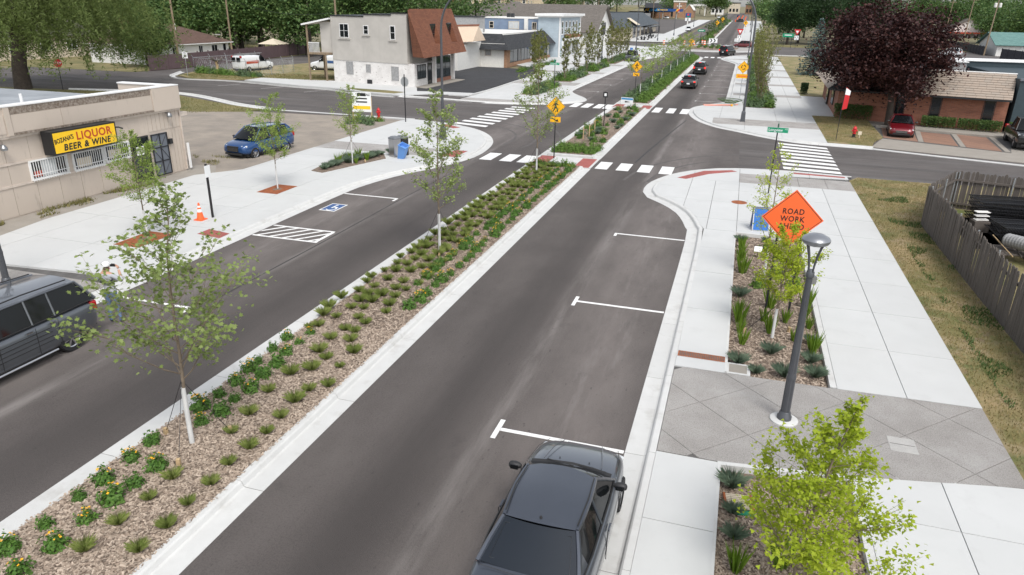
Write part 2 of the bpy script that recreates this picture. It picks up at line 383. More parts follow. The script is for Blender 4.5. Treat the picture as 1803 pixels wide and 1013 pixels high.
# ---------------------------------------------------------------- kerbs: cast lengths with a gutter pan
KERBS = {}
def kerb(name, path, side, seg=3.0, h=.113, gut=.37, zoff=None, top=.17):
    par = tag(MB(K).add([(0,0,-.2),(.01,0,-.2),(0,.01,-.2)],[(0,1,2)]).build(name, 'kerb_concrete'), kind='structure')
    P = smooth_path(path); acc = 0; cur = [P[0]]; segs = []
    for a, b in zip(P, P[1:]):
        d = math.dist(a,b)
        while acc + d >= seg:
            t = (seg-acc)/d; q = (a[0]+(b[0]-a[0])*t, a[1]+(b[1]-a[1])*t); cur.append(q); segs.append(cur); cur = [q]; a = q; d = math.dist(a,b); acc = 0
        acc += d
        if d > 1e-6: cur.append(b)
    if len(cur) > 1: segs.append(cur)
    prof = [(0,-.08),(0,.005),(gut*.9,.004),(gut,h*.15),(gut+.03,h*.8),(gut+.06,h),(gut+top,h),(gut+top,-.08)]
    # full path for consistent normals
    for s in segs:
        rings = []
        ext = s
        for i, p in enumerate(ext):
            # direction from the whole path
            k = min(range(len(P)), key=lambda q: (P[q][0]-p[0])**2+(P[q][1]-p[1])**2)
            a = Vector(P[max(k-1,0)]); b = Vector(P[min(k+1,len(P)-1)]); t = (b-a).normalized(); n = Vector((t.y,-t.x))*side
            g = .006 if i == 0 else (-.006 if i == len(ext)-1 else 0)
            zz = zoff(p) if zoff else 0
            ring = [(p[0]+n.x*d+t.x*g, p[1]+n.y*d+t.y*g, z+zz) for d, z in prof]
            rings.append(ring if side < 0 else ring)
        m = MB(K).loft(rings, True, True)
        if side > 0: m.f = [f[::-1] for f in m.f]
        m.build('kerb_segment', 'kerb_concrete', par)
    return P
RN = [(-1.17,-10),(-1.17,5),(-1.17,14),(-1.17,24.3),(-1.31,26.04),(-1.81,27.93),(-2.55,29.2),(-3.2,30.0),(-3.51,30.94),(-3.52,32.4),(-3.2,33.8),(-2.55,35.3),(-1.4,36.75),(.13,37.6),(2.88,38.0),(5.7,37.75)]
PRN = kerb('kerb_near_right', RN, 1)
RF = [(7.9,46.35),(5.2,46.65),(3.6,47.0),(1.9,48.2),(.23,49.9),(-1.28,51.4),(-2.5,53.6),(-3.3,56.2),(-3.72,59.3),(-3.45,62.2),(-2.4,64.4),(-1.4,66.4),(-1.15,69),(-1.13,80),(-1.13,92),(-1.13,104),(-1.13,116),(-1.9,121),(-3.3,126.5),(-3.7,131),(-2.6,137),(-1,141.5),(1.5,144.5),(6,146.5),(18,147),(40,147)]
PRF = kerb('kerb_far_right', RF, 1)
LN = [(-15.38,-10),(-15.38,5),(-15.38,14),(-15.40,25.2),(-15.2,28),(-14.6,30.3),(-13.75,32.3),(-13.05,34.8),(-13.0,37.2),(-13.5,40.0),(-14.6,42.4),(-16.2,44.3),(-18.4,45.6),(-21.4,46.3)]
PLN = kerb('kerb_near_left', LN, -1)
LF = [(-28.4,57.9),(-24.4,57.5),(-20.8,57.0),(-17.6,57.3),(-14.8,58.5),(-13.0,60.4),(-12.6,62.5),(-13.2,64.6),(-14.4,66.8),(-15.3,69.0),(-15.48,72),(-15.48,82),(-15.48,93),(-15.48,104),(-15.48,117),(-14.6,124),(-13.1,130),(-13.3,138),(-14.2,147),(-16.5,156),(-20,162.5),(-26,166.5),(-40,168),(-60,168.5)]
PLF = kerb('kerb_far_left', LF, -1)
kerb('kerb_side_street', [(-60,69),(-58.6,66.4),(-57.2,64.2),(-54.3,62.5),(-49,62.9),(-40.5,61.0),(-36,60.3),(-32.6,58.6),(-28.5,57.9)], 1)
kerb('kerb_lawn', [(-33.4,46.4),(-37,47.5),(-46.4,51.6),(-56.5,50)], 1)
kerb('kerb_verge_right', [(9.2,37.35),(13.2,37.9),(22,38.6),(40,39)], 1, h=.06)
struct('gutter_strip', MB(K).prism([(-21.4,46.3),(-33.4,46.4),(-33.4,46.02),(-21.5,45.9)],-.04,.082), 'kerb_concrete')
kerb('kerb_driveway', [(-22.85,60.8),(-22.7,66),(-22.9,74),(-23.0,82),(-24.2,90)], 1, h=.2, gut=.02, top=.22)
# white gutter line along the right-hand side street
struct('gutter_line', MB(K).prism([(7.9,46.35),(11,45.3),(15,44.1),(30,40.5),(30,40.9),(15,44.45),(11,45.65),(7.9,46.7)],-.03,.034), 'kerb_concrete')

# ---------------------------------------------------------------- medians
ML, MR = -9.92, -6.61
def median(name, y0, y1, sx=0, x0=ML, x1=MR, cap0=True, cap1=True, zf=None, rise=.10):
    zf0 = zf or (lambda p: 0)
    kerb(name+'_kerb_left', [(x0,y0),(x0,y1)], 1, zoff=zf)
    kerb(name+'_kerb_right', [(x1,y0),(x1,y1)], -1, zoff=zf)
    for f, y, s in ((cap0,y0,1),(cap1,y1,-1)):
        if f: struct(name+'_kerb_end', MB(K).prism([(x0+.5,y),(x1-.5,y),(x1-.5,y+.3*s),(x0+.5,y+.3*s)],-.05,.118), 'kerb_concrete')
    n = 6; m = MB(K)
    yy = cut(y0+(.28 if cap0 else 0), y1-(.28 if cap1 else 0), n)
    rings = [[(x0+.5,y,rise+zf0((0,y))),(x0+1.0,y,rise+.03+zf0((0,y))),(x1-1.0,y,rise+.03+zf0((0,y))),(x1-.5,y,rise+zf0((0,y)))] for y in yy]
    m.loft(rings, False); m.f = [f[::-1] for f in m.f]
    tag(m.build(name+'_bed', 'mulch'), kind='structure')
median('median_near', -10, 34.75, cap0=False, cap1=False)
median('median_middle', 37.35, 59.0, cap1=False)
median('median_far', 61.4, 131.5)
median('median_uphill', 186.5, 420, x0=-11.6, x1=-8.2, zf=lambda p: slope(p[1]))
for y0, y1, nm in ((34.78,37.3,'refuge_near'),(59.03,61.35,'refuge_far')):
    rf = struct(nm, MB(K).prism([(ML+.02,y0),(MR-.02,y0),(MR-.02,y1),(ML+.02,y1)],-.05,.02), 'kerb_concrete')
    for xa in (-9.75,-7.5): 
        MB(K).prism([(xa,y0+.1),(xa+.75,y0+.1),(xa+.75,y1-.12),(xa,y1-.12)],.0,.028).build('tactile_pad','tactile',rf)

# ---------------------------------------------------------------- pavements
ZS = .113
sr = struct('right_pavement', MB(K).prism([(-.6,-8),(.4,-8),(.4,11),(-.6,11)],-.06,.05), 'joint')
back = offset(PRN, .545)
cornerR = [p for p in back if p[1] > 25.75] 
iY = cut(-6.5,11.08,6)
pave(sr,'paving_slab',[(-.625,-8),(.44,-8),(.44,11.08),(-.625,11.08)],[-1,.5],[-8,-2,1.2,4.4,7.2,9.2,11.08],-.05,ZS,'concrete')
pave(sr,'paving_slab',[(2.72,-8),(5.42,-8),(5.42,11.95),(2.72,11.5)],[2.6,4.05,5.5],[-8,2,4.9,7.7,10.4,12.1],-.05,ZS,'concrete')
band = [(-.62,11.1),(.44,11.1),(2.72,11.4),(5.41,11.97),(5.41,14.64),(2.72,14.55),(-.62,14.5)]
struct('band_base', MB(K).prism(band,-.05,.095), 'joint')
a = R(45); ca, sa = math.cos(a), math.sin(a)
rp = [(p[0]*ca+p[1]*sa, -p[0]*sa+p[1]*ca) for p in band]
agg = struct('aggregate_band', MB(K).prism(band,-.04,.097), 'joint')
for i in range(-2,16):
    for j in range(-2,16):
        c = clip_box(rp, i*1.32+.006, i*1.32+1.314, j*1.32+.006, j*1.32+1.314)
        if len(c) > 2 and area(c) > .02:
            MB(K).prism([(p[0]*ca-p[1]*sa, p[0]*sa+p[1]*ca) for p in c],.0,ZS).build('paving_slab','aggregate',agg)
pave(sr,'paving_slab',[(-.625,14.52),(.44,14.52),(.44,25.7),(-.625,25.7)],[-1,.5],[14.52,15.02,15.32,18.0,21.0,23.5,25.7],-.05,ZS,'concrete')
pave(sr,'paving_slab',[(2.72,14.57),(5.42,14.66),(5.42,36.6),(2.72,36.6)],[2.6,4.05,5.5],[14.5,16.9,19.3,21.7,24.1,26.5,28.9,31.3,34.0],-.05,ZS,'concrete')
corner = [(.44,25.7),(-.63,25.7)] + cornerR + [(5.42,37.2),(5.42,36.5),(2.72,36.2),(2.72,25.7)]
sk = struct('corner_pavement', MB(K).prism(corner,-.06,.08), 'joint')
pave(sk,'paving_slab',corner,[-4,-1.6,-.55,.5,1.6,2.72],[25.7,27.2,30.0,32.2,33.95],-.05,ZS,'concrete')
pave(sk,'paving_slab',corner,[-4,-1.6,.49],[33.95,36.0,38],-.05,ZS,'concrete')
pave(sk,'paving_slab',corner,[.49,2.0,3.7,5.5],[36.0,38],-.05,ZS,'concrete')
pave(sk,'aggregate_slab',[(.49,33.97),(5.42,33.97),(5.42,36.0),(.49,36.0)],[.49,1.75,3.1,4.3,5.5],[33.97,36.0],-.05,ZS,'aggregate')
MB(K).prism([(-2.3,33.9),(-1.2,35.9),(.1,36.6),(.35,36.35),(-.9,35.3),(-1.9,33.75)],0,ZS+.006).build('tactile_pad','tactile',sk)
MB(K).prism([(3.0,36.85),(5.3,36.75),(5.3,37.05),(3.0,37.2)],0,ZS+.006).build('tactile_pad','tactile',sk)
# planting beds with low concrete walls
mulchR = []
def sunken(name, poly, z=.0, walls=()):
    o = tag(MB(K).prism(poly,-.06,z).build(name,'mulch'), kind='structure'); mulchR.append((poly, z))
    for a_, b_, t in walls:
        d = (Vector(b_)-Vector(a_)).normalized(); n = Vector((-d.y,d.x))*t
        MB(K).prism([a_,b_,(b_[0]+n.x,b_[1]+n.y),(a_[0]+n.x,a_[1]+n.y)],-.05,ZS+.003).build('bed_wall','kerb_concrete',o)
sunken('planting_bed_right', [(.44,14.6),(2.72,14.6),(2.72,25.7),(.44,25.7)], -.01, [((2.58,14.6),(2.58,25.6),-.13),((.44,25.58),(2.72,25.58),.12),((.44,14.6),(.44,25.6),-.05)])
sunken('planting_bed_front', [(.44,-8),(2.72,-8),(2.72,11.42),(.44,11.1)], -.01, [((2.58,-8),(2.58,11.3),-.13),((.44,11.0),(2.72,11.3),.1),((.44,-8),(.44,11),-.05)])

# left pavement
sl = struct('left_pavement', MB(K).prism([(-22.6,-8),(-16,-8),(-16,26),(-15,31),(-13.9,34),(-13.8,38),(-15,41),(-17,44),(-20,45),(-21.8,44.6),(-21.8,28.2),(-22.9,26)],-.06,.05), 'joint')
backL = offset(PLN, -.545)
leftP = [(-22.7,14.3)] + [p for p in backL if p[1] > 14.3] + [(-21.6,45.8),(-21.86,45),(-21.87,28.0),(-23.1,26.2),(-23.05,18.5),(-22.7,16.4)]
xs = [-25,-21.7,-19.3,-17.6,-12]
pave(sl,'paving_slab',leftP,xs,[14.3,16.9,19.6,22.2,24.8,27.4,30.0,32.2,34.2],-.05,ZS,'concrete')
pave(sl,'aggregate_slab',leftP,[-25,-21.7,-19,-17,-15.4],[34.2,36.3],-.05,ZS,'aggregate')
pave(sl,'paving_slab',leftP,[-15.4,-12],[34.2,36.3],-.05,ZS,'concrete')
pave(sl,'paving_slab',leftP,[-25,-22,-19.6,-17.2,-12],[36.3,38.8,41.3,43.8,47],-.05,ZS,'concrete')
pave(sl,'aggregate_slab',[(-15.95,-8),(-15.95,14.25),(-23.5,14.25),(-23.5,-8)],[-25,-21.7,-19.3,-17.6,-12],[-8,0,4,8,11,14.25],-.05,ZS,'aggregate')
for q in ([(-13.75,34.5),(-13.7,36.3),(-14.4,36.3),(-14.6,34.5)],[(-18.3,44.6),(-17.0,43.7),(-17.3,43.2),(-18.6,44.1)],[(-15.92,19.3),(-15.9,18.75),(-16.9,18.9),(-16.9,19.5)]):
    MB(K).prism(q,0,ZS+.006).build('tactile_pad','tactile',sl)
stp = struct('store_front_strip', MB(K).prism([(-24.5,10),(-22.75,10),(-22.72,16.4),(-23.06,18.5),(-23.12,26.2),(-22.6,27.0),(-23.6,28.3),(-24.5,28.0)],-.06,.09), 'old_concrete')
# far pavements
sf = struct('far_left_pavement', MB(K).prism([(-23,59),(-17,58.5),(-14,61),(-14,64),(-16,69),(-16.1,150),(-20,162),(-30,165),(-30,98),(-24.5,92),(-23,82)],-.06,.08), 'joint')
backF = offset(PLF, -.545)
farP = [(-22.6,58.0)] + [p for p in backF if p[0] > -22.5 and 57 < p[1] < 160] + [(-24,164),(-30,165),(-30,98),(-24.0,91),(-22.75,82),(-22.45,62)]
pave(sf,'aggregate_slab',farP,[-30,-12],[57,59.3],-.05,ZS,'aggregate')
pave(sf,'paving_slab',farP,[-30,-21.5,-19.3,-17,-12],[59.3,62.5,65.7,69,73.4],-.05,ZS,'concrete')
for ya, yb in ((73.4,76.5),(88.4,90.8),(102.4,105)):
    pave(sf,'aggregate_slab',farP,[-30,-21.5,-17,-12],[ya,yb],-.05,ZS,'aggregate')
for ys_ in ([76.5,80.5,84.5,88.4],[90.8,94.8,98.6,102.4],[105,112,120,130,140,150,166]):
    pave(sf,'paving_slab',farP,[-30,-24,-21,-17,-12],ys_,-.05,ZS,'concrete')
sf2 = struct('side_street_pavement', MB(K).prism([(-48,64.4),(-40.4,62.4),(-36,61.6),(-32,60),(-28.4,58.9),(-24.5,60.8),(-23,60.6),(-23,62),(-28.3,62),(-29.9,64.6),(-39.8,66.8),(-48,66)],-.06,.06), 'joint')
pave(sf2,'paving_slab',[(-48,63.4),(-40.4,61.5),(-36,60.9),(-32.4,59.2),(-28.4,58.45),(-26,60.8),(-22.8,60.55),(-22.8,62.7),(-26,62.5),(-28.3,61.9),(-29.7,64.9),(-39.8,66.9),(-48,66.3)],cut(-48,-22,11),[55,70],-.05,.112,'concrete')
struct('grass_strip', MB(K).prism([(-35.7,61.6),(-32.6,59.6),(-29.3,59.2),(-28.9,60.6),(-31,61.2)],0,.125), 'lawn')
struct('store_doorstep', MB(K).prism([(-29.85,65.0),(-28.4,64.2),(-28.3,74.2),(-29.85,74.6)],-.02,.14), 'old_concrete')
# far right pavement
fr = struct('far_right_pavement', MB(K).prism([(5.3,47.6),(2,49),(-.5,51.8),(-2.6,56),(-2.9,61),(-.5,66),(-.4,140),(5.4,140)],-.06,.08), 'joint')
backR = offset(PRF, .545)
frP = [(5.45,47.3)] + [p for p in backR if p[1] > 47.2 and p[0] < 5.3 and p[1] < 143] + [(5.6,143)]
pave(fr,'paving_slab',frP,[-4,-1.5,.6,2.9,5.6],[47,50.5,52.5],-.05,ZS,'concrete')
pave(fr,'aggregate_slab',frP,[-1.6,.6,2.9,5.6],[52.5,55.6],-.05,ZS,'aggregate')
pave(fr,'paving_slab',frP,[-4,-1.6],[52.5,55.6],-.05,ZS,'concrete')
pave(fr,'paving_slab',frP,[-4,-1.2,.6,2.8,4.2,5.6],[55.6,59.2,63.0],-.05,ZS,'concrete')
y = 63.0
while y < 138:
    pave(fr,'paving_slab',frP,[-4,.58],[y,y+4.5,y+9.0],-.05,ZS,'concrete'); pave(fr,'paving_slab',frP,[2.8,4.2,5.6],[y,y+4.5,y+9.0],-.05,ZS,'concrete')
    pave(fr,'aggregate_slab',frP,[-1.6,.58],[y+9.0,y+11.0],-.05,ZS,'aggregate'); pave(fr,'aggregate_slab',frP,[2.8,5.6],[y+9.0,y+11.0],-.05,ZS,'aggregate')
    y += 11.0
struct('planting_bed_far', MB(K).prism([(.6,63.05),(2.78,63.05),(2.78,138),(.6,138)],-.05,.10), 'mulch')
struct('entrance_path', MB(K).prism([(5.45,60.3),(7.4,60.4),(7.5,74),(5.45,74.2)],-.05,.112), 'concrete')
struct('planting_bed_left', MB(K).prism([(-18.75,28.9),(-19.3,32.7),(-17.7,34.15),(-16.85,32.8),(-17.5,30.6),(-18.05,28.7)],0,.135), 'mulch')
farbeds = [[(-18.9,63.5),(-17.4,63.5),(-17.3,73),(-18.9,73)],[(-19.6,76.8),(-17.3,76.8),(-17.3,88),(-19.6,88)],[(-20.2,91),(-17.5,91),(-17.5,102),(-20.2,102)],[(-20.2,106),(-17.5,106),(-17.5,128),(-20.2,128)]]
for b_ in farbeds: struct('planting_bed_far_left', MB(K).prism(b_,0,.14), 'mulch')
for q in ([(-18.6,24.5),(-18.6,26.0),(-17.62,26.0),(-17.62,24.5)],[(-18.6,17.05),(-18.6,18.6),(-17.62,18.6),(-17.62,17.05)]):
    tg = tag(MB(K).prism(q,0,ZS+.004).build('tree_grate','rust_grate'), 'square rust-brown tree grate in the pavement '+('with a white-trunked sapling in it' if q[0][1]>20 else 'half hidden by the front median tree'), 'tree grate')
    cx = (q[0][0]+q[2][0])/2*K; cy = (q[0][1]+q[1][1])/2*K
    MB().lathe([(.001,.0),(.24,.0),(.24,ZS*K+.01),(.001,ZS*K+.01)],20,(cx,cy,0)).build('soil_hole','mulch',tg)
    for sx in (-1,1):
        for i in range(9):
            yy = cy+(i-4)*.17
            MB().box(cx+sx*.30-.2,cx+sx*.30+.2,yy-.03,yy+.03,ZS*K,ZS*K+.011).build('grate_bar','rust_grate',tg)
# central island of the roundabout
isl = struct('roundabout_apron', MB(K).prism([(-7.5+12*math.cos(t*PI/24),165+15*math.sin(t*PI/24)) for t in range(48)],-.02,.07), 'kerb_concrete')
MB(K).prism([(-7.5+10.5*math.cos(t*PI/24),165+13*math.sin(t*PI/24)) for t in range(48)],0,.09).build('paved_ring','aggregate',isl)
MB(K).prism([(-7.5+6*math.cos(t*PI/24),165+7.5*math.sin(t*PI/24)) for t in range(48)],0,.2).build('island_bed','mulch',isl)
for nm, q in (('uphill_pavement_left',[(-24,188),(-18,187),(-18,215),(-19.5,225),(-19.5,420),(-26,420)]),('uphill_pavement_right',[(-.2,187),(5,186),(6,420),(-1.5,420),(-1.8,225),(-3.2,216),(-3,200),(-1.4,196)])):
    m = MB(K); n = len(q); m.add([(p[0],p[1],slope(p[1])+.11) for p in q],[tuple(range(n)) if True else ()]); 
    if nm.endswith('left'): m.f = [f[::-1] for f in m.f]
    struct(nm, m, 'concrete')

fq = [(-62,186.2),(-18,186.2),(-18,420),(-62,420)]
struct('forecourt', MB(K).add([(p[0],p[1],slope(p[1])+(.015 if p[0]<-60 else .03)) for p in fq],[(0,1,2,3)]), 'asphalt_side')
struct('cafe_terrace', MB(K).add([(x,y,slope(y)+.06) for x,y in ((-29.5,187.5),(-20.5,187.5),(-20.5,236),(-29.5,236))],[(0,1,2,3)]), 'concrete')
# ---------------------------------------------------------------- painted markings
def marking(name, polys, m='paint', z=.0055, piece='stripe', zf=None):
    o = tag(MB(K).prism(polys[0],z-.004,z).build(name, m), kind='structure')
    for p in polys[1:]: MB(K).prism(p,z-.004,z).build(piece, m, o)
    return o
def rect(x0,x1,y0,y1): return [(x0,y0),(x1,y0),(x1,y1),(x0,y1)]
for i,(yy) in enumerate((11.0,17.69,24.33)):
    marking('parking_mark', [rect(-3.52,-1.19,yy-.05,yy+.05), rect(-3.62,-3.525,yy-.33,yy+.33)] if i<2 else [rect(-3.52,-1.19,yy-.05,yy+.05), rect(-3.62,-3.525,yy-.3,yy+.05)])
marking('crosswalk_near', [rect(x,x+.62,34.95,36.75) for x in (-6.45,-5.4,-4.35,-3.3)])
marking('crosswalk_near_left', [rect(x,x+.66,35.0,36.9) for x in (-12.6,-11.5,-10.55)])
marking('crosswalk_far', [rect(x,x+.6,57.4,60.4) for x in (-6.4,-5.3,-4.25)])
marking('crosswalk_far_left', [rect(x,x+.62,57.9,60.6) for x in (-13.1,-12.15,-11.15,-10.4)])
marking('crosswalk_side_right', [[(2.62,38.55+i*1.08),(5.35,38.25+i*1.02),(5.3,38.78+i*1.02),(2.6,39.12+i*1.08)] for i in range(8)])
marking('crosswalk_side_left', [[(-18.35+i*.13,45.9+i*1.2),(-15.8+i*.06,45.2+i*1.26),(-15.8+i*.06,45.8+i*1.26),(-18.35+i*.13,46.5+i*1.2)] for i in range(9)])
marking('parking_mark_left', [rect(-15.36,-12.9,25.95,26.05), rect(-12.98,-12.88,25.6,25.94)])
marking('parking_mark_left', [rect(-15.36,-12.9,13.78,13.88), rect(-12.98,-12.88,13.5,13.77)])
hatch = [rect(-15.36,-12.9,20.95,21.05), rect(-15.36,-12.85,19.72,19.82), rect(-12.99,-12.87,19.83,20.94)]
for i in range(6):
    x = -15.75+i*.5; c = clip_box([(x,19.83),(x+.12,19.83),(x+.95,20.94),(x+.83,20.94)],-15.36,-13.0,19.83,20.94)
    if len(c)>2: hatch.append(c)
marking('hatched_access_aisle', hatch)
ic = marking('accessible_symbol', [rect(-14.98,-14.3,23.35,24.4)], 'paint')
MB(K).prism(rect(-14.93,-14.35,23.42,24.33),.006,.008).build('blue_field','paint_blue',ic)
wm = MB(K)
for t in range(10):      # wheel of the symbol
    a0 = R(-150+t*24); a1 = R(-150+(t+1)*24); r0, r1 = .15,.2
    wm.prism([(-14.62+r0*math.cos(a0),23.68+r0*math.sin(a0)*1.3),(-14.62+r1*math.cos(a0),23.68+r1*math.sin(a0)*1.3),(-14.62+r1*math.cos(a1),23.68+r1*math.sin(a1)*1.3),(-14.62+r0*math.cos(a1),23.68+r0*math.sin(a1)*1.3)],.008,.010)
wm.prism([(-14.69,23.75),(-14.62,23.75),(-14.62,24.1),(-14.69,24.1)],.008,.010).prism([(-14.62,23.86),(-14.45,23.86),(-14.45,23.93),(-14.62,23.93)],.008,.0101).prism([(-14.45,23.62),(-14.39,23.6),(-14.45,23.9),(-14.51,23.88)],.008,.0102)
wm.lathe([(.001,.008),(.055,.008),(.055,.010),(.001,.010)],10,(-14.655,24.19,0))
wm.build('wheelchair_figure','paint',ic)
for i, yy in enumerate((66.6,73.1,80.4,88.0,95.6,103.2,111.2,119.0)):
    marking('parking_mark_far', [rect(-3.56,-1.15,yy-.06,yy+.06), rect(-3.7,-3.57,yy-.35,yy+.35)], 'paint_worn')
for i, yy in enumerate((70.0,77.0,84.4,92.0,99.6,107)):
    marking('parking_mark_far_left', [rect(-15.45,-13.1,yy-.06,yy+.06), rect(-13.09,-12.95,yy-.3,yy+.3)], 'paint_worn')
marking('crosswalk_roundabout', [rect(x,x+.62,131.2,134) for x in (-6.55,-5.5,-4.4)])
marking('crosswalk_roundabout_exit', [rect(x,x+.62,186.5,189) for x in (-7.6,-6.2,-4.9,-3.6)], z=.012)
for x, yy in ((-47.5,58.6),(-42.5,58.3),(-37.5,57.6)): marking('parking_mark_side', [[(x,yy),(x+.12,yy),(x+1.0,yy+2.2),(x+.88,yy+2.2)]], 'paint_worn', z=.002)
# tar seams and tyre marks on the asphalt
mat('tar', (.038,.034,.033), .7, var=.4, vs_=3); mat('tyre_mark', (.072,.064,.061), .9, col2=(.105,.094,.09), vs_=2.5, detail=9)
def strip(name, path, wd, m, z):
    P = smooth_path(path,.5); A = offset(P,wd/2); B = offset(P,-wd/2); q = MB(K).loft([[(a[0],a[1],z),(b[0],b[1],z)] for a,b in zip(A,B)],False)
    o = struct(name, q, m)
    if o.data.polygons[0].normal.z < 0: o.data.flip_normals()
strip('tar_seam',[(-12.72,14.5),(-12.7,20),(-12.74,27),(-12.6,33)],.05,'tar',.003)
strip('tar_seam',[(-4.75,37.2),(-4.5,41),(-4.2,45),(-3.8,50),(-3.45,54)],.09,'tar',.003)
strip('tar_seam',[(-6.55,62),(-5.3,62.1),(-3.9,62)],.05,'tar',.003)
for k_,(r_,cx,cy) in enumerate(((4.6,-17.2,40.6),(5.9,-17.2,40.4),(8.2,-18.0,40.0))):
    strip('tyre_mark',[(cx+r_*math.cos(R(t)),cy+r_*math.sin(R(t))*1.25) for t in range(-12,88,10)],.16,'tyre_mark',.0032)
for k_,(r_,cx,cy) in enumerate(((6.2,2.6,32.2),(7.5,2.8,32.0))):
    strip('tyre_mark',[(cx-r_*math.cos(R(t)),cy+r_*math.sin(R(t))*1.35) for t in range(5,85,10)],.15,'tyre_mark',.0034)
for y_ in (49.0,50.4,52.6,54.0): strip('tyre_mark',[(-18.8,y_-.3),(-26,y_),(-36,y_+1.2),(-48,y_+3.6)],.14,'tyre_mark',.0025)
for y_ in (41.2,42.6,44.4): strip('tyre_mark',[(-1.2,y_+.6),(3,y_+.2),(10,y_-.3),(24,y_-1.2)],.13,'tyre_mark',.0025)
# flush covers
mh = tag(MB().lathe([(.001,.1),(.36,.1),(.36,ZS*K+.006),(.001,ZS*K+.006)],28,(.54*K,30.1*K,0)).build('manhole_cover','rust_grate'), 'rust brown round manhole cover in the corner pavement', 'manhole cover')
vt = tag(MB(K).prism(rect(3.4,3.86,12.45,12.95),0,ZS+.005).build('utility_cover',mat('vault_lid',(.43,.42,.40),.85,var=.15,vs_=5,fine=.4,fs=60)), 'pale rectangular utility vault lid in the brown aggregate paving', 'utility cover')
MB(K).box(3.42,3.84,12.70,12.715,ZS+.004,ZS+.0062).build('lid_joint','joint',vt)
td = tag(MB(K).prism(rect(-.61,.43,15.03,15.31),0,ZS+.003).build('trench_drain','rust_grate'), 'rust-orange slotted trench drain crossing the narrow pavement strip', 'drain')
for i in range(26): MB(K).box(-.57+i*.0385,-.55+i*.0385,15.07,15.27,ZS+.002,ZS+.0045).build('drain_slot','joint',td)
cb = tag(MB(K).box(.46,.98,14.62,15.15,-.02,.075).build('drain_basin','kerb_concrete'), 'square pale concrete splash basin at the end of the rusty trench drain', 'basin')
MB(K).box(.53,.91,14.69,15.08,.07,.0765).build('basin_floor','old_concrete',cb)
# ---------------------------------------------------------------- vegetation
mat('bark', (.23,.18,.13), .9, var=.4, vs_=6, bump=.4, bs=30)
mat('bark_dark', (.07,.055,.045), .95, var=.4, vs_=3, bump=.5, bs=12)
def leafmat(n, c, c2, tr=.3): return mat(n, c, .55, island=1, isl_col=c2, trans=tr, spec=.25)
leafmat('leaf_plane', (.20,.27,.07), (.35,.42,.16), .4)
leafmat('leaf_locust', (.20,.29,.05), (.34,.43,.11), .4)
leafmat('leaf_ginkgo', (.30,.40,.02), (.54,.60,.07), .45)
leafmat('leaf_columnar', (.15,.18,.04), (.25,.24,.075))
leafmat('leaf_willow', (.10,.145,.035), (.20,.25,.085), .4)
leafmat('leaf_green', (.06,.115,.03), (.13,.19,.055))
leafmat('leaf_dark', (.024,.055,.020), (.055,.10,.035))
leafmat('leaf_wood', (.06,.13,.04), (.155,.225,.07), .35)
leafmat('leaf_purple', (.022,.009,.011), (.105,.042,.034), .2)
leafmat('needle_blue', (.06,.105,.10), (.13,.19,.18), .1)
leafmat('needle_dark', (.014,.034,.014), (.032,.06,.022), .1)
leafmat('leaf_perennial', (.065,.155,.024), (.14,.25,.05))
leafmat('leaf_shrub', (.09,.18,.028), (.18,.28,.06))
leafmat('leaf_juniper', (.09,.15,.065), (.17,.24,.12))
leafmat('blade_green', (.24,.33,.07), (.48,.50,.20), .45)
leafmat('blade_blue', (.15,.22,.15), (.26,.33,.23))
leafmat('blade_strap', (.13,.24,.02), (.24,.34,.05))
leafmat('blade_dry', (.36,.27,.13), (.14,.15,.045), .2)
leafmat('blade_lawn', (.12,.13,.035), (.26,.22,.09), .2)
leafmat('weed', (.055,.115,.028), (.12,.17,.05))
mat('petal', (.75,.38,.01), .6); mat('petal_eye', (.03,.015,.01), .8)

